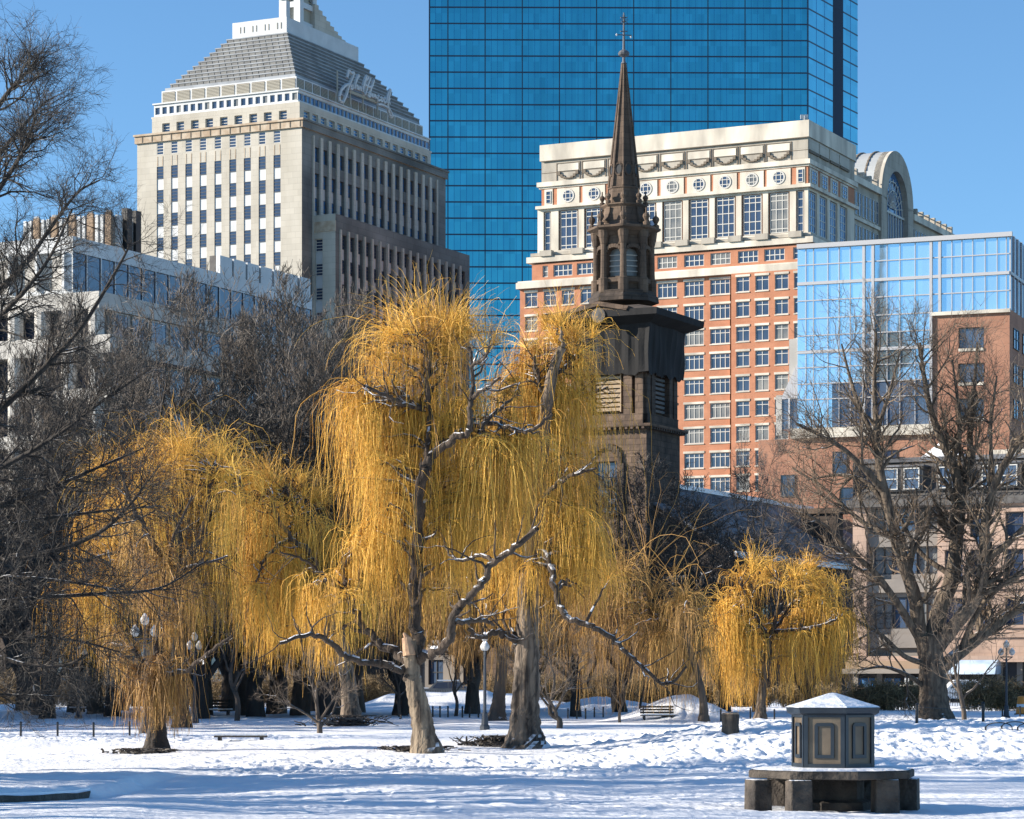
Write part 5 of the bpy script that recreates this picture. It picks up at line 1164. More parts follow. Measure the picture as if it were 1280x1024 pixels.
def willow(name, label, bpt, limbs, clusters, seed, shoot='gold', bark='willow_bark', limb='shade_limb_bark', tw=.0036, dens=1.0, group=None, wig=.085, back=.35, sig=.55):
    """limbs: list of (points[(px,py,dY)], r0, r1 in photo px, sides); clusters: (px,py,rx,ry,n,len m,kind,dY)"""
    rg = np.random.default_rng(seed); Y = bpt.y; root = empty(name, bpt, label, 'tree', group); off = np.array(bpt)
    def w3(px, py, dy): return np.array(at(px, py, Y + dy)) - off
    def add(nm, me): o = bpy.data.objects.new(nm, me); COL.objects.link(o); o.parent = root
    allp = []; LT = []
    for li, (pts, r0, r1, sides) in enumerate(limbs):
        c = [w3(*p) for p in pts]; T = Tubes()
        rr = np.linspace(r0, r1, len(c)) / FPX * Y
        if li == 0 and bpt.z < c[0][2] + off[2] + .2: c[0][2] = -.25
        P, rad = smooth_path(c, rr, max(8, len(c) * (9 if li == 0 else 5)))
        if li == 0: rad = rad * (1 + .75 * np.exp(-np.maximum(P[:, 2], 0) / .28))
        else: P[1:-1] += rg.normal(size=(len(P) - 2, 3)) * rad[1:-1, None] * .35
        T.add(P[None], rad[None], abs(sides) + (10 if li == 0 else 0), rg, knob=.09)
        if li:
            L = np.linalg.norm(P[-1] - P[0]); k = int(4 + L * 2.2); st, d, r_, tt = spawn(P[None], rad[None], k, rg, .25, 1, .9, .45, .5)
            Pb = grow(st, d, rg.uniform(.3, 1.1, len(st)), 5, rg, .25, .12); Rb = np.maximum(r_, .01)[:, None] * np.linspace(1, .3, 6)[None]; T.add(Pb, Rb, 4, rg)
        allp.append((P[len(P) // 2:] if li == 0 else P, (rad[len(P) // 2:] if li == 0 else rad), T))
    AP = np.concatenate([p for p, r, t in allp]); AR = np.concatenate([r for p, r, t in allp]); AI = np.concatenate([np.full(len(p), i) for i, (p, r, t) in enumerate(allp)])
    S = Tubes()
    for cl in clusters:
        px, py, rx, ry, n, L, kind = cl[:7]; dyc = cl[7] if len(cl) > 7 else 0.0; n = int(n * dens)
        kb = max(4, n // 32); th = rg.uniform(0, 2 * math.pi, kb); q = np.sqrt(rg.random(kb)); bx = px + rx * q * np.cos(th); by = py + ry * q * np.sin(th); bd = rg.normal(size=kb) * (rx / FPX * Y) * sig + dyc + (back if kind == 'hang' else back * .6)
        E = np.stack([(bx - CX) / FPX * (Y + bd), Y + bd, CAMZ + (HY - by) / FPX * (Y + bd)], -1) - off
        # each branch end is carried by a thin branch from the nearest limb, arching up then out
        D2 = np.linalg.norm((E[:, None] - AP[None]) * np.array([1, 1, 1.0]) + np.array([0, 0, -.25]), axis=-1); j = D2.argmin(1); A = AP[j]; m = 8; t = np.linspace(0, 1, m)[None, :, None]
        mid = (A + E) / 2 + np.array([0, 0, 1.0]) * (np.linalg.norm(E - A, axis=1)[:, None] * .22) + rg.normal(size=A.shape) * .12
        Bz = A[:, None] * (1 - t) ** 2 + 2 * mid[:, None] * t * (1 - t) + E[:, None] * t ** 2; Bz[:, 1:-1] += rg.normal(size=(kb, m - 2, 3)) * .035
        r0 = np.minimum(AR[j] * .6, .05)[:, None]; Rb = r0 * (1 - .75 * np.linspace(0, 1, m)[None])
        for ti in np.unique(AI[j]):
            sel = AI[j] == ti; T = allp[ti][2]
            T.add(Bz[sel], Rb[sel], 4, rg)
        wt = rg.random(kb) ** 1.3 + .12; which = rg.choice(kb, n, p=wt / wt.sum()); tt = rg.uniform(.45, 1, n) ** .7 * (m - 1.001); ii = tt.astype(int); f = (tt - ii)[:, None]
        st = Bz[which, ii] * (1 - f) + Bz[which, np.minimum(ii + 1, m - 1)] * f; out = nrm(E - A)[which]
        az = rg.uniform(0, 2 * math.pi, n)
        if kind == 'up': el = rg.uniform(.5, 1.45, n); rise = 1.9
        elif kind == 'fan': el = rg.uniform(.1, 1.2, n); rise = .8
        else: el = rg.uniform(-.6, .6, n); rise = .32
        d = np.stack([np.cos(az) * np.cos(el), np.sin(az) * np.cos(el), np.sin(el)], -1) + out * .45
        Lb = rg.uniform(.55, 1.2, kb); Ls = L * Lb[which] * rg.uniform(.5, 1.15, n); m = 9; P = droop(st, d, Ls, m, rg, rise, wig)
        P[..., 2] = np.maximum(P[..., 2], .15 + rg.random((n, 1)) * .4)
        cr = np.clip(rg.beta(1.6, 1.5, kb)[which] * .65 + rg.random(n) * .35, 0, 1)
        tws = tw * Y / 60; S.add(P, (tws * rg.uniform(.6, 1.5, n))[:, None] * np.linspace(1.25, .5, m + 1)[None], 3, rg, cr)
    for i, (P, r, T) in enumerate(allp): add('limb' if i else 'trunk', T.mesh('limb' if i else 'trunk', limb if i else bark, True))
    add('crown', S.mesh('crown', shoot))
    return root

def hero_bare(name, label, bpt, limbs, seed, bark='bark', twig='twig', ks=(9, 7, 6), Ls=(1.6, .9, .5), tw=.006, up=.08, dens=1.0, wig=.18, spread=.9):
    rg = np.random.default_rng(seed); Y = bpt.y; root = empty(name, bpt, label, 'tree'); T, W_ = Tubes(), Tubes(); off = np.array(bpt)
    for li, (pts, r0, r1, sides) in enumerate(limbs):
        c = [np.array(at(px, py, Y + dy)) - off for px, py, dy in pts]; P, rad = smooth_path(c, np.linspace(r0, r1, len(c)) / FPX * Y, max(8, len(c) * 5))
        if li == 0: P[0, 2] = -.3; rad = rad * (1 + .5 * np.exp(-np.maximum(P[:, 2], 0) / .4))
        T.add(P[None], rad[None], sides, rg, knob=.07)
        if li == 0: continue
        Lm = np.linalg.norm(np.diff(P, axis=0), axis=1).sum(); k = max(4, int(ks[0] * Lm * .35 * dens)); st, d, r_, tt = spawn(P[None], rad[None], k, rg, .12, 1, spread, .5, .7)
        L = Ls[0] * rg.uniform(.5, 1.3, len(st)) * (1.1 - .3 * tt); P1 = grow(st, d, L, 6, rg, wig, up); R1 = np.maximum(r_, tw * 1.6)[:, None] * np.linspace(1, .3, 7)[None]; T.add(P1, R1, 5, rg)
        for j, k in enumerate(ks[1:]):
            st, d, r_, tt = spawn(P1, R1, k, rg, .15, 1, spread, .55, .75); P1 = grow(st, d, Ls[j + 1] * rg.uniform(.5, 1.3, len(st)), 4, rg, wig, up); R1 = np.maximum(r_, tw)[:, None] * np.linspace(1, .5, 5)[None]; W_.add(P1, R1, 3, rg)
    for nm, me in (('trunk', T.mesh('trunk', bark, True)), ('crown', W_.mesh('crown', twig))): o = bpy.data.objects.new(nm, me); COL.objects.link(o); o.parent = root
    return root
# ---- the two big willows in the middle
bA = base(535, 945)
willow('willow_tree', 'leaning golden willow with a sawn-off stub on its bright trunk', bA, [
    ([(535, 948, 0), (527, 900, 0), (519, 860, 0), (514, 832, 0), (512, 800, -.1)], 14, 8, 12),
    ([(517, 850, 0), (519, 815, .3), (521, 780, .5), (519, 730, .5), (520, 680, .4), (524, 625, .2), (534, 585, 0), (545, 562, 0)], 9, 6, 10),
    ([(527, 640, .4), (538, 600, .9), (540, 570, 1.2), (552, 548, 1.0), (585, 536, .6), (612, 529, .2), (640, 536, 0), (664, 538, -.2), (690, 517, -.3)], 5, 2, 8),
    ([(545, 565, 0), (570, 546, -.3), (586, 540, -.5), (588, 510, -.6), (592, 480, -.6), (590, 455, -.8), (586, 434, -.9)], 5, 1.8, 8),
    ([(588, 500, -.6), (604, 486, -1), (625, 472, -1.3)], 3, 1.6, 6), ([(591, 456, -.8), (606, 447, -1.1), (613, 432, -1.2)], 2.4, 1.2, 6),
    ([(600, 540, 0), (612, 522, .2), (630, 508, .5), (650, 490, .8)], 3.2, 1.5, 7), ([(604, 486, -1), (622, 488, -1.2), (650, 478, -1.4)], 1.8, 1, 6),
    ([(536, 590, 0), (534, 560, .3), (537, 515, .5), (534, 475, .3), (538, 450, .2), (532, 430, 0), (526, 421, 0)], 4.2, 1.6, 8), ([(535, 448, .2), (540, 434, .3), (539, 418, .4)], 2, 1.2, 6),
    ([(528, 512, .5), (505, 505, .1), (482, 494, -.4), (455, 482, -.9)], 3.4, 1.6, 7),
    ([(508, 838, 0), (485, 832, -.2), (462, 829, -.3), (430, 818, -.5), (405, 798, -.8), (383, 794, -1.1), (350, 804, -1.4)], 5.5, 2.2, 8),
    ([(509, 826, 0), (488, 812, .3), (465, 797, .5), (446, 772, .6), (434, 742, .8), (428, 712, 1)], 6.5, 3, 8), ([(434, 742, .8), (405, 720, .4), (380, 700, 0), (350, 690, -.3)], 2.5, 1.2, 6),
    ([(524, 826, 0), (545, 815, -.4), (562, 797, -.7), (567, 768, -.8), (588, 747, -.9), (606, 724, -1), (618, 703, -1.1), (642, 686, -1.2), (672, 660, -1.4)], 6.2, 3.4, 9),
    ([(568, 778, -.8), (588, 776, -.5), (605, 775, -.2), (618, 782, 0)], 4, 1.8, 7), ([(618, 704, -1.1), (602, 694, -.8), (572, 700, -.5), (555, 682, -.3)], 3, 1.5, 7), ([(524, 690, .4), (537, 660, .8), (541, 640, 1.0), (545, 600, 1.2)], 3.5, 2, 7)],
    [(535, 425, 50, 26, 620, 1.3, 'up'), (585, 430, 45, 22, 260, 1.2, 'up'), (480, 462, 40, 24, 330, 1.3, 'fan'), (535, 440, 65, 30, 420, 2.0, 'fan'), (445, 500, 38, 30, 420, 2.4, 'hang'), (490, 520, 50, 40, 620, 2.8, 'hang'),
     (560, 500, 60, 40, 560, 2.6, 'hang'), (620, 500, 40, 28, 360, 2.2, 'hang'), (570, 570, 75, 40, 720, 3.0, 'hang'), (645, 550, 40, 25, 420, 3.2, 'hang'), (500, 610, 55, 50, 760, 2.6, 'hang'), (470, 660, 35, 30, 330, 2.2, 'hang'), (590, 640, 55, 45, 720, 2.0, 'hang'), (415, 735, 60, 28, 380, 1.6, 'hang'), (545, 725, 40, 20, 220, 1.2, 'hang'), (385, 798, 45, 8, 120, .9, 'hang')], 21, bark='sunlit_bark', dens=1.0, back=.95, sig=.42)
# the broken stub shows pale wood
mb = MB(); a = at(517, 845, bA.y); b = at(510, 799, bA.y - .12); mb.bar(tuple(b + Vector((.03, -.05, -.34))), tuple(b + Vector((-.03, -.02, .03))), .135, 'cut_wood', 11, .10)
mb.bar(tuple(b + Vector((-.02, 0, .02))), tuple(b + Vector((-.09, -.02, .13))), .07, 'cut_wood', 7, .025)
o = mb.build('sawn_stub', None, off=tuple(bA)); tr = [r for r in COL.objects if r.get('label', '').startswith('leaning golden willow')][0]; o.parent = tr

bB = base(657, 937)
willow('willow_tree', 'massive grey-trunked golden willow right of the leaning one', bB, [
    ([(657, 942, 0), (656, 905, 0), (658, 860, 0), (659, 800, 0), (660, 770, 0), (662, 720, .2), (668, 660, .3), (673, 610, .2), (678, 560, 0), (684, 500, -.2), (694, 455, -.3), (703, 434, -.4)], 19, 5, 16),
    ([(648, 810, 0), (638, 795, -.2), (622, 789, -.5), (600, 797, -.8), (585, 786, -1)], 5, 2.5, 8),
    ([(668, 700, .2), (680, 690, 0), (692, 720, -.6), (700, 760, -1), (712, 774, -1.2), (740, 783, -1.4), (762, 796, -1.5), (778, 812, -1.6), (795, 826, -1.7), (822, 851, -1.8), (840, 853, -1.8), (858, 833, -1.9)], 5, 1.6, 8),
    ([(676, 560, 0), (690, 525, .4), (705, 498, .8), (735, 494, 1), (760, 484, 1.2)], 4, 1.5, 7), ([(684, 500, -.2), (672, 470, -.2), (668, 445, -.4)], 3, 1.5, 6), ([(690, 470, 0), (712, 455, .2), (730, 430, .3)], 3.4, 1.5, 6),
    ([(670, 640, .3), (690, 610, -.5), (715, 595, -.9), (745, 585, -1.2)], 3.6, 1.5, 7), ([(672, 620, .2), (650, 590, 0), (636, 560, -.3)], 3.6, 1.6, 7), ([(664, 700, .3), (640, 668, .5), (630, 640, .6), (622, 610, .6)], 5, 2, 8)],
    [(705, 420, 38, 18, 300, 1.0, 'up'), (695, 438, 40, 20, 330, 1.5, 'fan'), (670, 450, 30, 20, 300, 2.4, 'hang'), (695, 470, 42, 35, 620, 3.2, 'hang'), (735, 455, 28, 22, 150, 1.3, 'fan'), (722, 500, 26, 30, 280, 2.4, 'hang'), (655, 550, 50, 45, 620, 3.0, 'hang'), (652, 475, 26, 22, 260, 2.8, 'hang'), (668, 505, 30, 25, 300, 3.0, 'hang'), (705, 575, 38, 45, 560, 2.6, 'hang'),
     (640, 640, 48, 40, 520, 2.2, 'hang'), (695, 660, 48, 40, 560, 2.2, 'hang'), (735, 650, 30, 40, 320, 2.4, 'hang'), (620, 700, 50, 25, 300, 1.8, 'hang'), (735, 730, 45, 20, 180, 1.3, 'fan'), (690, 705, 35, 30, 240, 1.6, 'hang'), (635, 760, 30, 20, 160, 1.2, 'hang')], 22, dens=.95, back=.6, sig=.5)

# ---- willow at the left with low curtains, willow left of centre, far ones
bC = base(195, 940)
willow('willow_tree', 'short thick willow stub at the left, shoots hanging down its dark trunk', bC, [
    ([(195, 944, 0), (197, 900, 0), (198, 860, 0), (200, 838, 0)], 11, 8, 12), ([(200, 845, 0), (210, 843, -.3), (235, 836, -.5), (262, 815, -.7), (290, 795, -.9)], 4.5, 1.6, 7),
    ([(198, 850, 0), (180, 830, .3), (165, 812, .5), (140, 805, .7)], 4, 2, 7), ([(200, 842, 0), (196, 800, .4), (205, 740, .5), (215, 680, .5), (240, 620, .4)], 4, 1.5, 8), ([(205, 742, .5), (230, 712, .2), (262, 703, 0), (285, 695, 0)], 2.6, 1.2, 6), ([(205, 700, .5), (180, 660, .3), (160, 620, 0), (150, 580, 0)], 4, 1.6, 7)],
    [(203, 830, 16, 14, 260, 1.9, 'hang', -.6), (196, 855, 12, 10, 200, 1.5, 'hang', -.7), (176, 840, 8, 8, 110, 1.5, 'hang'), (217, 845, 7, 10, 120, 1.6, 'hang'), (150, 795, 45, 20, 150, 1.3, 'hang'), (215, 740, 40, 45, 300, 1.8, 'hang'), (190, 670, 45, 40, 240, 1.8, 'hang')], 23, 'gold_dull', 'dark_bark', tw=.0055)
bD = Vector(((200 - CX) / FPX * 90, 90, gz((200 - CX) / FPX * 90, 90)))
willow('willow_tree', 'wide golden willow behind the dark left branches', bD, [
    ([(228, 912, 0), (226, 850, 0), (222, 780, 0), (220, 720, 0), (222, 660, 0)], 9, 6, 10), ([(222, 770, 0), (190, 720, .4), (165, 660, .6), (155, 600, .8)], 5, 1.8, 7), ([(222, 720, 0), (255, 660, -.4), (262, 620, -.5), (266, 585, -.6)], 5, 2, 7), ([(222, 740, 0), (185, 700, -1), (150, 690, -1.3), (110, 700, -1.6)], 4, 1.5, 7), ([(258, 650, -.4), (285, 615, 0), (300, 600, .3)], 3, 1.5, 6)],
    [(255, 578, 45, 18, 560, 1.8, 'up'), (175, 590, 50, 22, 560, 1.6, 'up'), (215, 590, 100, 30, 1500, 3.2, 'fan'), (200, 640, 110, 45, 2000, 3.6, 'hang'), (140, 700, 60, 35, 800, 3.2, 'hang'), (240, 720, 60, 30, 600, 2.6, 'hang'), (130, 810, 40, 15, 200, 2, 'hang'), (70, 740, 50, 40, 300, 3, 'hang')], 24, 'gold', 'dark_bark', tw=.0036, dens=.62)
bE = Vector(((430 - CX) / FPX * 93, 93, gz((430 - CX) / FPX * 93, 93)))
willow('willow_tree', 'golden willow left of the leaning one, shoots falling like a fountain', bE, [
    ([(440, 916, 0), (438, 880, 0), (430, 820, 0), (415, 760, 0), (400, 720, 0)], 12, 6, 12), ([(405, 740, 0), (380, 690, .3), (372, 660, .3), (362, 620, .3)], 5, 2, 7), ([(400, 720, 0), (385, 690, -.5), (360, 668, -.8), (345, 640, -1), (340, 622, -1)], 4, 1.8, 7), ([(375, 668, 0), (350, 680, -.7), (330, 700, -1), (320, 730, -1.2)], 3, 1.2, 6), ([(400, 720, 0), (425, 690, .5), (440, 670, .7)], 4, 1.5, 7)],
    [(345, 612, 42, 20, 700, 1.6, 'up'), (375, 625, 40, 20, 420, 1.6, 'up'), (350, 650, 55, 35, 1300, 4.0, 'hang'), (345, 720, 45, 35, 1200, 3.4, 'hang'), (400, 690, 55, 40, 1200, 3.6, 'hang'), (335, 780, 35, 25, 420, 1.9, 'hang'), (430, 740, 40, 30, 500, 2.4, 'hang')], 25, 'gold', 'willow_bark', tw=.0036, dens=.62)
bF = Vector(((985 - CX) / FPX * 108, 108, 0.05))
willow('willow_tree', 'rounded golden willow behind the kiosk, below the church roof', bF, [
    ([(950, 906, 0), (952, 870, 0), (958, 830, 0), (965, 790, 0)], 6, 4, 9), ([(962, 800, 0), (985, 760, .4), (1005, 725, .5)], 3, 1.5, 6), ([(962, 800, 0), (940, 760, -.4), (925, 730, -.5)], 3, 1.5, 6), ([(964, 795, 0), (975, 745, -1), (970, 715, -1.2)], 3, 1.2, 6), ([(968, 790, 0), (1010, 785, -1), (1045, 775, -1.5)], 2.5, 1.2, 6)],
    [(985, 718, 50, 14, 500, 1.4, 'up'), (970, 728, 60, 18, 600, 1.9, 'fan'), (1030, 735, 30, 16, 260, 1.7, 'fan'), (930, 760, 34, 26, 600, 2.6, 'hang'), (985, 775, 50, 34, 1100, 3.2, 'hang'), (1035, 770, 30, 30, 620, 2.8, 'hang'), (955, 815, 60, 30, 800, 2.6, 'hang'), (905, 795, 26, 34, 700, 2.9, 'hang'), (1048, 800, 28, 34, 700, 2.6, 'hang'), (1035, 745, 30, 18, 300, 2.0, 'fan'), (915, 750, 24, 20, 260, 2.0, 'fan')], 26, 'gold', 'willow_bark', tw=.0034, dens=.62, wig=.13)
bG = Vector(((800 - CX) / FPX * 100, 100, 0.05))
willow('willow_tree', 'thin tawny willow between the massive willow and the rounded one', bG, [
    ([(880, 905, 0), (878, 870, 0), (865, 820, 0), (850, 780, 0), (835, 740, 0)], 5, 3, 9), ([(855, 790, 0), (820, 770, .5), (790, 745, .8), (765, 725, 1)], 2.8, 1.2, 6), ([(850, 780, 0), (870, 740, -.4), (880, 715, -.5)], 2.5, 1.2, 6)],
    [(800, 740, 70, 22, 800, 2.6, 'fan'), (790, 765, 75, 25, 1100, 3.8, 'hang'), (850, 770, 45, 35, 800, 3.4, 'hang'), (870, 800, 35, 28, 420, 2.6, 'hang'), (745, 720, 35, 25, 350, 3.0, 'fan'), (810, 720, 40, 20, 60, 4.5, 'up')], 27, 'gold_dull', 'bark', tw=.0036, dens=.6)
bH = Vector(((620 - CX) / FPX * 104, 104, 0.05))
willow('willow_tree', 'far golden willow seen between the two big trunks', bH, [
    ([(620, 906, 0), (624, 870, 0), (628, 820, 0), (626, 770, 0)], 9, 5, 9), ([(628, 820, 0), (600, 780, 0), (585, 740, 0)], 3, 1.5, 6), ([(628, 810, 0), (650, 780, 0), (690, 750, 0)], 3, 1.5, 6)],
    [(590, 745, 75, 30, 1000, 2.6, 'hang'), (610, 790, 60, 20, 500, 2.0, 'hang'), (500, 760, 60, 30, 600, 2.6, 'hang'), (700, 760, 40, 30, 300, 2.4, 'hang')], 28, 'gold_dull', 'bark', tw=.0036, dens=.6)

# ---- the big bare tree on the right
bT = base(1166, 899)
hero_bare('bare_tree', 'big bare spreading tree with a pale trunk in front of the pink town house', bT, [
    ([(1169, 902, 0), (1167, 870, 0), (1164, 830, 0), (1160, 795, 0)], 18.0, 14.9, 14),
    ([(1162, 825, 0), (1150, 790, 0), (1143, 745, -.3), (1128, 700, -.6), (1116, 655, -.8), (1106, 615, -.8), (1098, 575, -.8), (1095, 530, -.7), (1093, 480, -.6), (1095, 415, -.5)], 10.8, 1.7, 10),
    ([(1106, 615, -.8), (1082, 588, -1.3), (1055, 562, -1.6), (1028, 546, -1.8), (995, 530, -2)], 4.8, 1.4, 7), ([(1110, 640, -.8), (1085, 604, -.4), (1050, 594, 0), (1008, 600, .4)], 3.6, 1.1, 7),
    ([(1098, 560, -.8), (1075, 510, -.4), (1062, 470, -.2), (1052, 430, 0)], 3.6, 1.1, 7), ([(1096, 540, -.7), (1112, 490, -.9), (1125, 440, -1.1)], 3.1, 1.1, 7), ([(1120, 675, -.6), (1075, 650, .2), (1030, 610, .6), (990, 585, 1)], 3.6, 1.1, 7),
    ([(1150, 800, 0), (1120, 752, -.8), (1092, 715, -1.4), (1062, 688, -1.8), (1035, 660, -2), (1003, 640, -2.2)], 5.4, 1.6, 8),
    ([(1163, 815, 0), (1174, 765, .3), (1190, 722, .5), (1196, 670, .6), (1200, 622, .6), (1192, 585, .6), (1178, 552, .5), (1164, 515, .4), (1155, 470, .3), (1150, 428, .2)], 12.0, 1.7, 10),
    ([(1200, 622, .6), (1212, 585, .9), (1213, 540, 1), (1218, 480, 1.2), (1222, 428, 1.3)], 6.0, 1.4, 8), ([(1190, 580, .6), (1200, 540, 0), (1196, 490, -.4), (1190, 450, -.6)], 3.6, 1.1, 7),
    ([(1168, 812, 0), (1195, 780, -.5), (1222, 742, -1), (1230, 700, -1.2), (1232, 650, -1.4), (1245, 602, -1.6), (1268, 560, -1.8), (1295, 525, -2)], 10.8, 2.9, 10),
    ([(1232, 650, -1.4), (1240, 600, -1), (1238, 540, -.8), (1246, 470, -.6)], 4.8, 1.1, 7), ([(1230, 700, -1.2), (1256, 682, -1.5), (1285, 655, -1.8), (1315, 630, -2)], 5.4, 2.3, 7),
    ([(1165, 845, 0), (1200, 815, .6), (1235, 788, 1), (1262, 768, 1.3), (1305, 745, 1.6)], 9.6, 4.6, 9), ([(1200, 815, .6), (1225, 760, .2), (1262, 725, 0), (1300, 700, -.2)], 4.2, 1.7, 7),
    ([(1158, 830, 0), (1130, 820, -.6), (1100, 792, -1), (1078, 780, -1.3), (1062, 770, -1.5)], 3.8, 1.4, 7), ([(1160, 862, 0), (1136, 845, -.5), (1105, 834, -.9), (1072, 838, -1.2)], 3.6, 1.1, 7), ([(1190, 720, .5), (1150, 690, 1), (1120, 640, 1.5), (1090, 600, 2)], 4.1, 1.1, 7)],
    31, 'sunny_bark', 'tan_twig', (9, 7, 6), (2.3, 1.25, .7), tw=.0068, dens=.74)

# ---- dark fine-twigged tree whose trunk stands just outside the left edge
bL = Vector((-11.2, 48, gz(-11.2, 48)))
hero_bare('bare_tree', 'dark fine-twigged tree reaching in from the left edge', bL, [
    ([(-147, 960, 0), (-140, 700, 0), (-130, 400, 0), (-125, 100, 0), (-120, -60, 0)], 16, 3, 12),
    ([(-130, 320, 0), (-60, 230, -.3), (0, 130, -.6), (25, 100, -.7), (48, 72, -.8)], 5, 1.2, 7), ([(-130, 380, 0), (-60, 270, .3), (0, 192, .6), (35, 150, .7), (60, 125, .8)], 5, 1, 7), ([(-135, 500, 0), (-60, 320, -.6), (0, 235, -1), (28, 190, -1.2), (45, 145, -1.4)], 5, 1.4, 7),
    ([(-135, 520, 0), (-60, 420, .4), (0, 362, .8), (40, 318, 1), (70, 275, 1.2), (98, 240, 1.4), (125, 225, 1.5)], 5, 1, 7), ([(-135, 600, 0), (-50, 470, -.4), (0, 398, -.6), (30, 365, -.8), (62, 322, -1), (90, 262, -1.2)], 5, 1.2, 7),
    ([(-140, 640, 0), (-60, 560, .5), (0, 512, .8), (60, 455, 1), (105, 405, 1.2), (150, 330, 1.4), (165, 300, 1.5)], 6, 1, 7), ([(-140, 640, 0), (-60, 610, -.5), (0, 585, -.8), (70, 545, -1), (130, 500, -1.2), (190, 460, -1.4)], 5, 1, 7), ([(-140, 690, 0), (-40, 645, .5), (40, 620, .8), (110, 590, 1), (180, 560, 1.2)], 5, 1, 7),
    ([(-140, 740, 0), (-40, 705, -.6), (30, 697, -.8), (85, 683, -1), (130, 662, -1.2), (165, 628, -1.3), (185, 600, -1.4)], 5, 1.2, 7), ([(-140, 700, 0), (-40, 668, .8), (50, 650, 1.2), (120, 640, 1.4), (200, 632, 1.6)], 4, 1, 7), ([(-140, 790, 0), (-40, 760, .4), (40, 748, .6), (130, 742, .8), (200, 735, 1), (260, 700, 1.2)], 4, .8, 7),
    ([(-140, 840, 0), (-60, 815, -.4), (0, 822, -.6), (30, 830, -.7), (80, 832, -.8), (110, 818, -.9)], 4, 1.5, 7), ([(-140, 800, 0), (-60, 790, .6), (20, 795, .8), (90, 800, 1), (150, 815, 1.1)], 4, 1, 7), ([(-140, 850, 0), (-60, 860, .3), (0, 868, .5), (50, 870, .6), (90, 872, .7)], 3, 1, 7), ([(-140, 720, 0), (-60, 730, -1), (20, 722, -1.3), (90, 728, -1.5), (150, 738, -1.6)], 3.5, 1, 7)],
    32, 'dark_bark', 'dark_twig', (13, 9, 8), (1.0, .5, .26), tw=.0026, up=.02, dens=1.25, wig=.2, spread=.8)

# ---- bare trees between the willows and the street
SP = bare_tree_meshes(16, 41, 'bark', 'twig', (10, 9, 8, 7), trunk_h=.30, wide=.50, tw=.012); HSP = LAST_H
SP2 = bare_tree_meshes(16, 42, 'bark', 'twig', (12, 10, 9, 8), trunk_h=.20, wide=.42, tw=.012, upright=.5, spread=.6, up=.16); HSP2 = LAST_H
SP3 = bare_tree_meshes(12, 43, 'dark_bark', 'dark_twig', (10, 9, 9, 7), trunk_h=.2, wide=.5, tw=.013, up=.04); HSP3 = LAST_H
SP4 = bare_tree_meshes(5, 44, 'bark', 'tan_twig', (8, 7, 6, 5), trunk_h=.30, wide=.5, tw=.005, thick=.02, up=.08); HSP4 = LAST_H
SP5 = bare_tree_meshes(3.4, 45, 'bark', 'tan_twig', (8, 8, 7, 6), trunk_h=.2, wide=.75, tw=.0038, thick=.028, up=.10); HSP5 = LAST_H
G1 = 'bare trees behind the willows'
def bg(px, top, Y, kind, label, rz, wsc=1.0, group=G1):
    me, H = {1: (SP, HSP), 2: (SP2, HSP2), 3: (SP3, HSP3), 4: (SP4, HSP4), 5: (SP5, HSP5)}[kind]; x = (px - CX) / FPX * Y; z = gz(x, Y) if Y < 170 else 0.0
    h = CAMZ + (HY - top) / FPX * Y - z; s = h / H; place_tree('bare_tree', label, me, (x, Y, z - .05), rz, s * wsc, s, group)
bg(205, 350, 122, 1, 'tall bare tree with snowy forked limbs, standing alone against the white office building', .3, .85)
bg(285, 385, 134, 2, 'bare brushy tree right of the tall forked bare one', 1.3, .95)
bg(345, 382, 128, 2, 'bare brushy tree in front of the notched white parapet', 2.2, 1.0)
bg(395, 395, 139, 2, 'bare brushy tree below the narrow wing of the stone office block', 3.9, .9)
bg(445, 398, 131, 2, 'bare grey tree left of the highest golden crown', 5.1, .95)
bg(150, 405, 141, 2, 'bare tree in front of the white terraces, left of the tall forked one', .7, .9)
bg(95, 440, 130, 2, 'bare tree in front of the white terraces near the left edge', 1.9, 1.0)
bg(30, 430, 137, 2, 'leftmost bare tree in front of the white terraces', 2.9, 1.0)
bg(310, 420, 124, 2, 'bare brushy tree just right of the tall forked bare one, nearer the park', 5.3, 1.1); bg(375, 430, 122, 2, 'bare brushy tree rising behind the fountain-shaped willow', .6, 1.1); bg(420, 450, 120, 2, 'bare brushy tree at the left shoulder of the leaning willow', 1.7, 1.1); bg(255, 470, 126, 2, 'bare brushy tree close behind the wide golden willow', 3.1, 1.1)
bg(120, 500, 124, 2, 'bare brushy tree behind the dark left branches', 4.1, 1.15); bg(50, 500, 122, 2, 'bare brushy tree low behind the dark left branches', 5.1, 1.15)
bg(250, 520, 116, 3, 'dark low bare tree behind the wide golden willow', .4, 1.1); bg(320, 500, 119, 3, 'dark low bare tree between the two left golden willows', 1.4, 1.1)
bg(410, 520, 117, 3, 'dark bare tree beside the fountain-shaped willow', 2.6, 1.1); bg(60, 560, 114, 3, 'dark bare tree low at the left edge', 3.3, 1.1); bg(140, 560, 120, 3, 'dark bare tree behind the thick willow stub', 4.0, 1.1)
bg(500, 560, 121, 3, 'dark bare tree behind the leaning willow trunk', 5, 1.1); bg(590, 540, 124, 2, 'grey bare tree behind the two central willows', .2, 1.1); bg(660, 600, 127, 3, 'dark bare tree behind the massive willow trunk', 1.0, 1.1)
bg(775, 590, 131, 3, 'dark bare tree before the church tower base', 2.0, 1.15); bg(845, 600, 128, 3, 'dark bare tree with snowy twigs before the church nave', 3.0, 1.1); bg(905, 640, 133, 3, 'dark bare tree below the snowy nave roof', 4.2, 1.2)
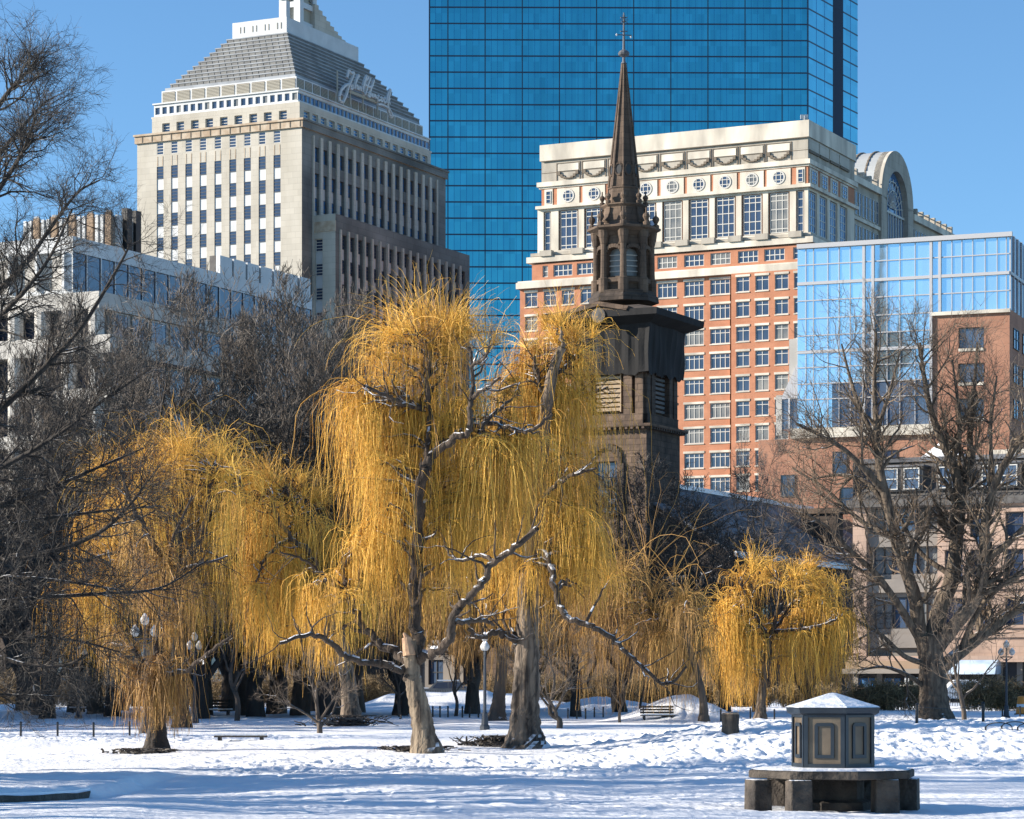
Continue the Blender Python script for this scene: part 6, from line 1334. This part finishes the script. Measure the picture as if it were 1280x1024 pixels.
bg(945, 545, 140, 1, 'slender bare tree standing before the church roof', 5.2, .55); bg(1010, 680, 138, 3, 'low dark bare tree right of the church nave', 5.9, 1.2); bg(720, 660, 118, 3, 'dark bare tree right of the massive willow trunk', .9, 1.1)
G2 = 'young park trees'
bg(400, 785, 80, 5, 'small young tree with a V of snowy branches, left of the leaning willow', .5, 1.15, G2); bg(697, 765, 88, 5, 'small forked tree just right of the massive willow trunk', 1.8, 1.1, G2)
bg(1207, 720, 93, 4, 'slender pale young tree right of the big bare tree', 2.2, .8, G2); bg(569, 760, 118, 4, 'thin young tree in front of the snow heap between the big willows', .6, .8, G2); bg(501, 770, 117, 4, 'thin young tree left of the leaning willow trunk', 3.1, .8, G2)
bg(775, 790, 100, 4, 'thin young tree left of the big snow heap', 4.4, .8, G2); bg(799, 790, 122, 4, 'far thin young tree left of the snow heap', 5.4, .8, G2); bg(295, 700, 106, 4, 'thin dark young tree between the left willows', 1.1, .8, G2)
# trees left of the view whose shade lies over the snow
G3 = 'trees standing left of the view'
for i, (x, y, s, k) in enumerate(((-17, 36, .75, SP), (-22, 41.5, .8, SP), (-16, 31, .6, SP), (-30, 71, .85, SP))): place_tree('bare_tree', 'bare tree standing just left of the view', k, (x, y, gz(x, y) - .05), i * 1.1, s, s, G3)
def evergreen(H, seed):
    rg = np.random.default_rng(seed); T, W_ = Tubes(), Tubes(); P, r_ = smooth_path([(0, 0, -.2), (0, 0, H * .5), (0, 0, H)], [.22, .12, .02], 10); T.add(P[None], r_[None], 8, rg)
    n = 170; t = np.sqrt(rg.uniform(.01, .97, n)); az = rg.uniform(0, 6.3, n); st = np.stack([0 * t, 0 * t, H * (1 - t * .96)], -1); d = np.stack([np.cos(az), np.sin(az), rg.uniform(-.25, .15, n)], -1); L = .25 + t * H * .27
    P = grow(st, d, L, 6, rg, .05, .01); Rd = np.full((n, 7), .03) * np.linspace(1, .3, 7); T.add(P, Rd, 4, rg); s2, d2, r2, tt = spawn(P, Rd, 14, rg, .1, 1, 1.0, .5, .7); P2 = grow(s2, d2, rg.uniform(.25, .7, len(s2)), 3, rg, .1, -.05); R2 = np.full((len(s2), 4), .03)
    W_.add(P2, R2, 3, rg); s3, d3, r3, t3 = spawn(P2, R2, 5, rg, 0, 1, 1.0, .5, .6); W_.add(grow(s3, d3, rg.uniform(.1, .25, len(s3)), 2, rg, .1), np.full((len(s3), 3), .025), 3, rg); return T.mesh('trunk', 'dark_bark', True), W_.mesh('crown', 'needle')
EV = evergreen(12, 3)
for i, (x, y, s) in enumerate([(-34 - (i % 2) * 4 - i * .35, 79 + i * 3.9, (.8 if i < 1 else 1.1 if i < 5 else 1.5) + .1 * (i % 3)) for i in range(19)] + [(-17, 41.2, .95), (-21, 43.6, .9), (-15.5, 35.2, .6)]): place_tree('shade_evergreen', 'unseen dark evergreen added left of the view to cast shade', EV, (x, y, 0), i * .8, s, s, 'added evergreens shading from left of the view')  # unseen evergreens, added and sized to lay shade over snow and willows
# ================================================================== PARK FURNITURE
def hexring(cx, cy, r, rot, n=6): return [(cx + r * math.sin(rot + 2 * math.pi * i / n), cy - r * math.cos(rot + 2 * math.pi * i / n)) for i in range(n)]
def kiosk():
    Y = 34.8; k = Y / FPX; cx = (1040 - CX) * k; zt = CAMZ + (HY - 961.5) * k
    g = gz(cx, Y)
    B = empty('stone_bench', (cx, Y, g), 'dark stone ring bench with snow on its slab, below the blue panelled kiosk', 'bench')
    # slab
    mb = MB(); mb.prism(cx, Y, [(1.09, zt - .105), (1.11, zt - .095), (1.11, zt - .015), (1.09, zt)], 8, R(10), 'granite'); mb.build('slab', B)
    mb = MB(); rr = random.Random(3); n = 36
    P = [(cx + (1.02 + rr.uniform(-.10, .05)) * math.sin(2 * math.pi * i / n), Y - (1.02 + rr.uniform(-.10, .05)) * math.cos(2 * math.pi * i / n)) for i in range(n)]
    for i in range(n): a, b = P[i], P[(i + 1) % n]; mb.face([(a[0], a[1], zt + .003), (b[0], b[1], zt + .003), (cx + (b[0] - cx) * .85, Y + (b[1] - Y) * .85, zt + .03), (cx + (a[0] - cx) * .85, Y + (a[1] - Y) * .85, zt + .03)], 'snow')
    for i in range(n): a, b = P[i], P[(i + 1) % n]; mb.face([(cx + (a[0] - cx) * .85, Y + (a[1] - Y) * .85, zt + .03), (cx + (b[0] - cx) * .85, Y + (b[1] - Y) * .85, zt + .03), (cx, Y, zt + .028)], 'snow')
    mb.build('snow_cap', B)
    mb = MB(); mb.prism(cx, Y + .05, [(.56, g - .1), (.54, g + .10), (.44, g + .14), (.44, zt - .11)], 6, R(-20), 'granite'); mb.build('pedestal', B)
    for (dx, dy, w, rz, s) in ((-.98, -.28, .29, 18, 1.0), (-.52, -.84, .33, 8, .98), (.60, -.62, .36, 4, .96), (1.0, .06, .30, -14, .95), (.55, .85, .3, 20, .9), (-.6, .85, .3, -20, .9)):
        m = MB(); c, s_ = math.cos(R(rz)), math.sin(R(rz)); h = zt - .107; w *= .82
        if dx == 1.0 or dx == -.98: h = zt - .12
        e = []
        for z, q in ((g - .15, 1.06), (h, 1.0)):
            for a, b in ((-1, -1), (1, -1), (1, 1), (-1, 1)): X_, Y_ = a * w / 2 * q, b * .17 * q; e.append((cx + dx + X_ * c - Y_ * s_, Y + dy + X_ * s_ + Y_ * c, z))
        m.hexa(e, 'granite_snow'); o = m.build('support_block', B)
        bv = o.modifiers.new('b', 'BEVEL'); bv.width = .018; bv.segments = 2
    # kiosk body
    K = empty('kiosk', (cx + .01, Y, zt), 'hexagonal dark blue kiosk with taupe panels and a snowy peaked roof', 'kiosk'); kx = cx + .01
    rot = R(-20) - R(30); Rk = .535; z0, z1 = zt + .03, CAMZ + (HY - 893) * k
    core = MB(); core.prism(kx, Y, [(Rk - .03, z0 - .03), (Rk - .03, z1)], 6, rot, 'kiosk_grey'); core.build('core', K)
    ring = hexring(kx, Y, Rk, rot)
    for i in range(6):
        a, b = Vector(ring[i]), Vector(ring[(i + 1) % 6]); u = (b - a).normalized(); n_ = Vector((u.y, -u.x)); ln = (b - a).length; fc = Face(a, u, n_); hz = z1 - z0
        fr_ = MB(); fc.box(fr_, .0, .055, -.05, .012, z0, z1, 'kiosk_blue'); fc.box(fr_, ln - .055, ln, -.05, .0125, z0, z1, 'kiosk_blue'); fc.box(fr_, .055, ln - .055, -.05, .010, z0, z0 + .05, 'kiosk_blue'); fc.box(fr_, .055, ln - .055, -.05, .010, z1 - .035, z1, 'kiosk_blue'); fr_.build('panel_frame', K)
        p = MB(); fc.box(p, .055, ln - .055, -.05, -.012, z0 + .05, z1 - .035, 'kiosk_grey'); po = p.build('panel', K)
        x0, x1, y0, y1 = .055 + .085, ln - .055 - .085, z0 + .12, z1 - .105; t = .045
        m = MB(); fc.box(m, x0, x0 + t, -.012, .008, y0, y1 - .03, 'kiosk_blue'); fc.box(m, x1 - t, x1, -.012, .008, y0, y1 - .03, 'kiosk_blue'); fc.box(m, x0 + t, x1 - t, -.012, .0085, y0, y0 + t, 'kiosk_blue'); fc.box(m, x0 + .03, x1 - .03, -.012, .0095, y1 - t, y1, 'kiosk_blue')
        for s in (0, 1):
            e = x0 if s == 0 else x1; d = .03 if s == 0 else -.03; m.face([fc.p(e, .008, y1 - .03), fc.p(e + d, .0095, y1), fc.p(e + d, .0095, y1 - t), fc.p(e + d * 1.5, .008, y1 - .03 - t * .3)], 'kiosk_blue')
        mo = m.build('moulding', None, off=(0, 0, 0)); mo.parent = po; mo.location = -Vector(K.location)
    mb = MB(); mb.prism(kx, Y, [(.56, z1 - .005), (.605, z1 + .02), (.62, z1 + .085), (.60, z1 + .09)], 6, rot, 'kiosk_blue'); mb.build('eave', K)
    mb = MB(); za = CAMZ + (HY - 866) * k; mb.prism(kx, Y, [(.622, z1 + .092), (.60, z1 + .108), (.42, z1 + .16), (.15, za - .035), (.05, za - .005), (.0, za)], 6, rot, 'snow', cap=False); ro = mb.build('snowy_roof', K, smooth=False)
kiosk()

# timber edging of the raised bed, lower left
mb = MB(); pts = [(-30, 1004), (0, 1003.5), (25, 1002.5), (50, 1001.5), (75, 999.5), (95, 997), (112, 994)]; P = [base(a, b) for a, b in pts]
for i, (p, q) in enumerate(zip(P, P[1:])):
    n = Vector((0, .09, 0)); h0, h1 = .085 + .012 * math.sin(i * 2), .085 + .012 * math.sin(i * 2 + 2)
    mb.hexa([p - n + Vector((0, 0, -.12)), q - n + Vector((0, 0, -.12)), q + n + Vector((0, 0, -.12)), p + n + Vector((0, 0, -.12)), p - n + Vector((0, 0, h0)), q - n + Vector((0, 0, h1)), q + n + Vector((0, 0, h1)), p + n + Vector((0, 0, h0))], 'wood_dark')
tag(mb.build('timber_edging', None, off=tuple(P[3])), 'dark timber edge of the raised snowy bed at the lower left', 'edging'); bpy.data.objects['timber_edging'].location = P[3]
mb = MB()
for i, (p, q) in enumerate(zip(P, P[1:])): mb.hexa([p + Vector((0, -.05, .098)), q + Vector((0, -.05, .098)), q + Vector((0, .1, .098)), p + Vector((0, .1, .098)), p + Vector((0, -.02, .125)), q + Vector((0, -.02, .125)), q + Vector((0, .08, .12)), p + Vector((0, .08, .12))], 'snow')
o = mb.build('snow_cap', None, off=tuple(P[3])); o.parent = bpy.data.objects['timber_edging']

# street lamps
def lamp_proto():
    r = empty('street_lamp', (0, 0, 0), 'x', 'lamp post')
    m = MB(); m.prism(0, 0, [(.17, -.2), (.17, .12), (.12, .18), (.10, .55), (.06, .62), (.055, 1.0), (.04, 2.5), (.05, 2.55)], 10, 0, 'post_blue'); m.build('post', r)
    m = MB(); m.bar((-.3, 0, 2.62), (.3, 0, 2.62), .025, 'post_blue'); m.bar((0, 0, 2.5), (0, 0, 3.0), .03, 'post_blue'); m.bar((-.3, 0, 2.62), (0, 0, 2.45), .018, 'post_blue'); m.bar((.3, 0, 2.62), (0, 0, 2.45), .018, 'post_blue'); m.build('crossarm', r)
    for x, z in ((-.27, 2.68), (.27, 2.68), (0, 3.0)):
        g = MB(); g.prism(x, 0, [(.04, z), (.09, z + .04), (.125, z + .11), (.125, z + .17), (.09, z + .24), (.03, z + .28)], 12, 0, 'lamp_glass'); go = g.build('globe', r, smooth=True)
        c = MB(); c.prism(x, 0, [(.07, z + .245), (.05, z + .29), (.015, z + .33)], 10, 0, 'snow'); co = c.build('snow_cap', r); co.parent = go
    return r
lp = lamp_proto(); GL = 'lamp posts in the park'
for i, (px, py, s, lab) in enumerate(((181, 921, 1.0, 'three-globed lamp post beside the short thick willow stub'), (243, 905, 1.0, 'lamp post standing between the left willow trunks'), (606, 912, .95, 'slim lamp post between the leaning and the massive willow trunk'), (1258, 899, .98, 'dark lamp post near the right edge, right of the pale young tree'), (98, 897, 1.0, 'lamp post deep under the dark left branches'))):
    o = lp if i == 0 else copy_tree(lp); b = base(px, py); o.location = b; o.scale = (s, s, s); o.rotation_euler = (0, 0, .3 + i * .7); tag(o, lab, 'lamp post', GL)

# low path posts
m = MB(); m.prism(0, 0, [(.028, -.1), (.028, .34), (.04, .35), (.0, .385)], 8, 0, 'iron'); pm = m.mesh('path_post')
def posts(lst, lab, grp, s=1.0):
    prev = None
    for px, py in lst:
        b = base(px, py); o = bpy.data.objects.new('path_post', pm); COL.objects.link(o); o.location = b; o.scale = (s, s, s); tag(o, lab, 'post', grp)
        if prev is not None and (b - prev).length < 6:
            w_ = MB(); a, c = prev + Vector((0, 0, .31 * s)), b + Vector((0, 0, .31 * s)); md = (a + c) / 2 - Vector((0, 0, .07)); w_.bar(a, md, .008, 'iron', 4); w_.bar(md, c, .008, 'iron', 4); co = w_.build('chain', None, off=tuple(prev)); co.parent = last; co.scale = (1 / s,) * 3
        prev = b; last = o
posts([(-20, 925), (26, 924), (72, 924), (117, 924), (162, 923)], 'short iron chain post in the row at the left, before the shaded snow', 'chain posts at the left')
posts([(541, 896), (550, 897), (560, 897), (578, 897), (587, 897), (598, 897)], 'short iron post in the row before the snow heap between the big willows', 'chain posts before the middle snow heap', 1.3)
posts([(710, 898), (721, 898), (732, 898), (743, 896), (754, 896)], 'short iron post in the row right of the massive willow', 'chain posts right of the massive willow', 1.2)
posts([(883, 899), (901, 900), (938, 899), (968, 899)], 'short iron post in the row between the big snow heap and the kiosk', 'chain posts left of the kiosk', 1.2)
posts([(1146, 903), (1229, 901), (1253, 899), (1275, 897)], 'short iron post in the row behind the pale young tree', 'chain posts at the right', 1.2)
# hoop edging
for i, px in enumerate((1232, 1252, 1272)):
    b = base(px, 913); m = MB(); n = 10; w_ = .56; pr = None
    for k in range(n + 1):
        t = math.pi * k / n; p = (b.x - w_ / 2 * math.cos(t) + w_ / 2, b.y, b.z + .02 + .16 * math.sin(t) ** .6)
        if pr: m.bar(pr, p, .012, 'iron', 5)
        pr = p
    m.bar((b.x, b.y, b.z - .1), (b.x, b.y, b.z + .1), .02, 'iron'); tag(m.build('hoop_edging', None, off=tuple(b)), 'low iron hoop of the path edging at the right edge', 'edging', 'hoop edging at the right'); COL.objects[-1].location = b

# benches
def bench(px, py, w_, rz, lab, back=True, s=1.0):
    b = base(px, py); r = empty('park_bench', b, lab, 'bench'); r.rotation_euler = (0, 0, rz); r.scale = (s, s, s)
    L_ = w_ / 2
    r.location.z -= .27 if not back else .2
    def child(nm, mb): o = mb.build(nm, None, off=(0, 0, 0)); o.parent = r; return o
    m = MB()
    for i in range(4): m.box(-L_, L_, -.22 + i * .115, -.13 + i * .115, .40, .44, 'wood_dark')
    st = child('seat', m)
    sm = MB(); n = 12; sm.box(-L_ + .02, L_ - .02, -.2, .2, .445, .50, 'snow'); so_ = child('snow_cap', sm); so_.parent = st
    for x in (-L_ * .8, L_ * .8):
        m = MB(); m.box(x - .04, x + .04, -.2, -.14, -.2, .4, 'iron'); m.box(x - .04, x + .04, .14, .2, -.2, .4, 'iron'); m.box(x - .041, x + .041, -.14, .14, .36, .397, 'iron'); child('leg', m)
    if back:
        m = MB()
        for i in range(3): m.box(-L_, L_, .24 + i * .02, .27 + i * .02, .52 + i * .14, .62 + i * .14, 'wood_dark')
        for x in (-L_ * .8, L_ * .8): m.box(x - .03, x + .03, .275, .30, .3, .92, 'iron')
        child('backrest', m)
bench(301, 927, 1.34, .02, 'low backless bench capped with snow left of the small young tree', False, .95)
bench(822, 897, 1.7, .1, 'wooden park bench behind the big snow heap', True, .75); bench(265, 893, 1.9, -.1, 'snow-covered park bench between the left willow trunks', True); bench(112, 893, 1.9, .1, 'snow-covered park bench below the left golden shoots', True)
# tree stump, utility box, orange drum
b = base(913, 914); m = MB(); m.prism(b.x, b.y, [(.24, b.z - .1), (.20, b.z + .05), (.185, b.z + .2), (.20, b.z + .44)], 12, .2, 'sunny_bark'); m2 = MB(); m2.prism(b.x, b.y, [(.185, b.z + .441), (.18, b.z + .47), (.05, b.z + .48)], 12, .2, 'cut_wood')
r = empty('tree_stump', b, 'short brown tree stump on the snow left of the kiosk', 'stump'); m.build('stump_wood', r); m2.build('cut_top', r)
b = base(514, 893); r = empty('utility_box', b, 'dark green utility box in the snow behind the leaning willow trunk', 'utility box'); m = MB(); m.box(b.x - .33, b.x + .33, b.y - .2, b.y + .2, b.z - .1, b.z + .42, 'needle'); m.mats = ['iron']; m.build('cabinet', r); m = MB(); m.box(b.x - .36, b.x + .36, b.y - .23, b.y + .23, b.z + .42, b.z + .46, 'iron'); m.box(b.x - .34, b.x + .34, b.y - .2, b.y + .2, b.z + .461, b.z + .52, 'snow'); m.build('lid', r)
b = base(1277, 893); r = empty('traffic_drum', b, 'orange traffic drum in the snow at the right edge', 'traffic drum'); m = MB(); m.prism(b.x, b.y, [(.36, b.z - .1), (.34, b.z + .06)], 12, 0, 'rubber'); m.build('base', r); m = MB(); m.prism(b.x, b.y, [(.27, b.z + .06), (.25, b.z + .35)], 14, 0, 'orange'); m.prism(b.x, b.y, [(.235, b.z + .36), (.225, b.z + .5)], 14, 0, 'white_paint'); m.prism(b.x, b.y, [(.22, b.z + .51), (.19, b.z + .85), (.08, b.z + .88)], 14, 0, 'orange'); m.build('drum', r)
# brush piles
def brush(px, py, w_, h, seed, lab, twig='dark_twig'):
    b = base(px, py); rg = np.random.default_rng(seed); T = Tubes(); n = 260; st = np.stack([rg.normal(size=n) * w_ * .35, rg.normal(size=n) * .35, np.abs(rg.normal(size=n)) * h * .35], -1); az = rg.uniform(0, 6.3, n)
    P = grow(st, np.stack([np.cos(az), np.sin(az) * .6, rg.uniform(-.1, .7, n)], -1), rg.uniform(.2, .8, n) * w_ * .5, 4, rg, .15, -.05); P[..., 2] = np.clip(P[..., 2], .0, h); T.add(P, rg.uniform(.008, .035, n)[:, None] * np.linspace(1, .5, 5)[None], 4, rg); o = bpy.data.objects.new('brush_pile', T.mesh('brush_pile', twig)); COL.objects.link(o); o.location = b; tag(o, lab, 'brush pile')
brush(436, 909, 1.7, .35, 1, 'dark pile of cut brush at the foot of the willow left of the leaning one'); brush(620, 934, 1.0, .22, 2, 'dark heap of roots and brush at the foot of the massive willow'); brush(518, 943, .8, .09, 3, 'scatter of dead twigs left of the leaning willow trunk'); brush(178, 942, .8, .08, 4, 'dead twigs on the snow left of the thick willow stub')
# shrubs against the street
def shrub(px, py, w_, h, seed, lab, Y=None):
    b = base(px, py) if Y is None else Vector(((px - CX) / FPX * Y, Y, 0)); rg = np.random.default_rng(seed); T = Tubes(); n = 260; st = np.stack([rg.uniform(-.5, .5, n) * w_, rg.uniform(-.5, .5, n) * 1.2, rg.uniform(-.05, .1, n)], -1); az = rg.uniform(0, 6.3, n)
    P = grow(st, np.stack([np.cos(az) * .4, np.sin(az) * .4, np.ones(n)], -1), rg.uniform(.5, 1, n) * h, 5, rg, .14, .0); Rd = np.full((n, 6), .014) * np.linspace(1, .5, 6); T.add(P, Rd, 3, rg); s2, d2, r2, tt = spawn(P, Rd, 12, rg, .1, 1, 1, .6, .5); P2 = grow(s2, d2, rg.uniform(.15, .5, len(s2)), 3, rg, .2, .03); T.add(P2, np.full((len(s2), 4), .011), 3, rg)
    o = bpy.data.objects.new('shrub', T.mesh('shrub', 'shrub')); COL.objects.link(o); o.location = b; tag(o, lab, 'shrub', 'shrubs along the street side')
for i, (px, w_, h, Y, lab) in enumerate(((1088, 2.4, 1.6, 140, 'brown bare shrub just right of the kiosk roof'), (1120, 2.6, 1.7, 141, 'brown bare shrub left of the big pale trunk'), (1232, 2.6, 1.9, 142, 'twiggy brown shrub left of the right-hand lamp post'), (1275, 2.2, 1.5, 143, 'brown bare shrub at the right edge'), (930, 3, 1.3, 158, 'low brown shrub behind the rounded golden willow'), (1010, 3, 1.4, 158, 'low brown shrub behind the kiosk'))): shrub(px, 0, w_, h, 60 + i, lab, Y)
for i, (px, w_, h, Y) in enumerate(((20, 4, 2.4, 160), (75, 4, 2.2, 161), (150, 4, 2.3, 160), (205, 4, 2.1, 162), (270, 4, 2.4, 160), (330, 4.4, 2.2, 162), (395, 4, 2.4, 160), (455, 4, 2.2, 161), (640, 4, 2.3, 160), (700, 4, 2.1, 161), (760, 4, 2.3, 160), (830, 4, 2.1, 162), (890, 4, 2, 161))): shrub(px, 0, w_, h, 80 + i, 'dark bare shrub in the hedge line under the willows', Y)

# street, kerb, fence, parked cars
mb = MB(); xs = [-90 + i * 6 for i in range(31)]
mb.box(-140, 140, 171, 186, -.02, .06, 'asphalt'); mb.build('street', None, kind='structure')
mb = MB(); mb.box(-140, 140, 168, 171, -.02, .18, 'snow'); mb.build('pavement', None, kind='structure')
FG = 'sections of the iron park fence'
k = 0
for x0 in range(-34, 36, 7):
    r = empty('iron_fence', (x0, 165, 0), 'black iron picket fence section along the far side of the park', 'fence', FG); m = MB(); m.box(x0, x0 + 7, 164.98, 165.02, .78, .82, 'iron'); m.box(x0, x0 + 7, 164.98, 165.02, .18, .22, 'iron'); m.build('rail', r)
    m = MB()
    for i in range(46): x = x0 + .1 + i * .152; m.box(x - .012, x + .012, 164.985, 165.015, 0, .98, 'iron')
    m.build('pickets', r, kind='stuff'); m = MB(); m.prism(x0, 165, [(.08, 0), (.08, 1.05), (.1, 1.08), (.0, 1.2)], 8, 0, 'iron'); m.build('post', r)
def car(px, Y, paint, lab, flip=1):
    x = (px - CX) / FPX * Y; r = empty('parked_car', (x, Y, 0.06), lab, 'car', 'cars parked along the street')
    def child(nm, mb, par=None): o = mb.build(nm, None, off=(0, 0, 0)); o.parent = par or r; return o
    prf = [(-2.2, .35), (-2.22, .75), (-2.1, .92), (-1.2, .98), (-.75, 1.42), (.75, 1.46), (1.45, 1.0), (2.1, .9), (2.24, .6), (2.2, .32)]
    m = MB(); n = len(prf)
    for s in (-.85, .85): m.face([(a, s, b) for a, b in prf], paint)
    for a, b in zip(prf, prf[1:] + prf[:1]): m.face([(a[0], -.85, a[1]), (b[0], -.85, b[1]), (b[0], .85, b[1]), (a[0], .85, a[1])], paint)
    child('body', m)
    for s in (-.86, .86):
        m = MB(); m.face([(-1.0, s, 1.0), (-.68, s, 1.36), (0, s, 1.39), (0, s, 1.0)], 'win_dark'); child('side_window', m); m = MB(); m.face([(.06, s, 1.0), (.06, s, 1.39), (.7, s, 1.39), (1.2, s, 1.02)], 'win_dark'); child('side_window', m)
    for xx in (-1.35, 1.4):
        for s in (-.8, .8):
            m = MB(); m.bar((xx, s - .1, .3), (xx, s + .1, .3), .33, 'rubber', 16); w_ = child('wheel', m); m = MB(); m.bar((xx, s - .105, .3), (xx, s + .105, .3), .19, 'white_paint', 10); child('rim', m, w_)
    for s in (-.6, .6):
        m = MB(); m.box(-2.25, -2.2, s - .15, s + .15, .6, .72, 'lamp_glass'); child('headlight', m); m = MB(); m.box(2.2, 2.26, s - .15, s + .15, .62, .74, 'orange'); child('tail_light', m)
    m = MB(); m.box(-.7, .7, -.7, .7, 1.47, 1.55, 'snow'); m.box(-2.0, -1.25, -.7, .7, .985, 1.05, 'snow'); child('snow_cap', m)
car(1204, 173.5, 'white_paint', 'white parked car beyond the fence, right of the big bare trunk'); car(262, 173.5, 'win_blue', 'dark blue parked car with a snowy roof beyond the left willow trunks'); car(35, 174, 'frame_dark', 'dark parked car with a snowy roof at the far left'); car(560, 174, 'win_grey', 'grey parked car with a snowy roof beyond the middle trunks')
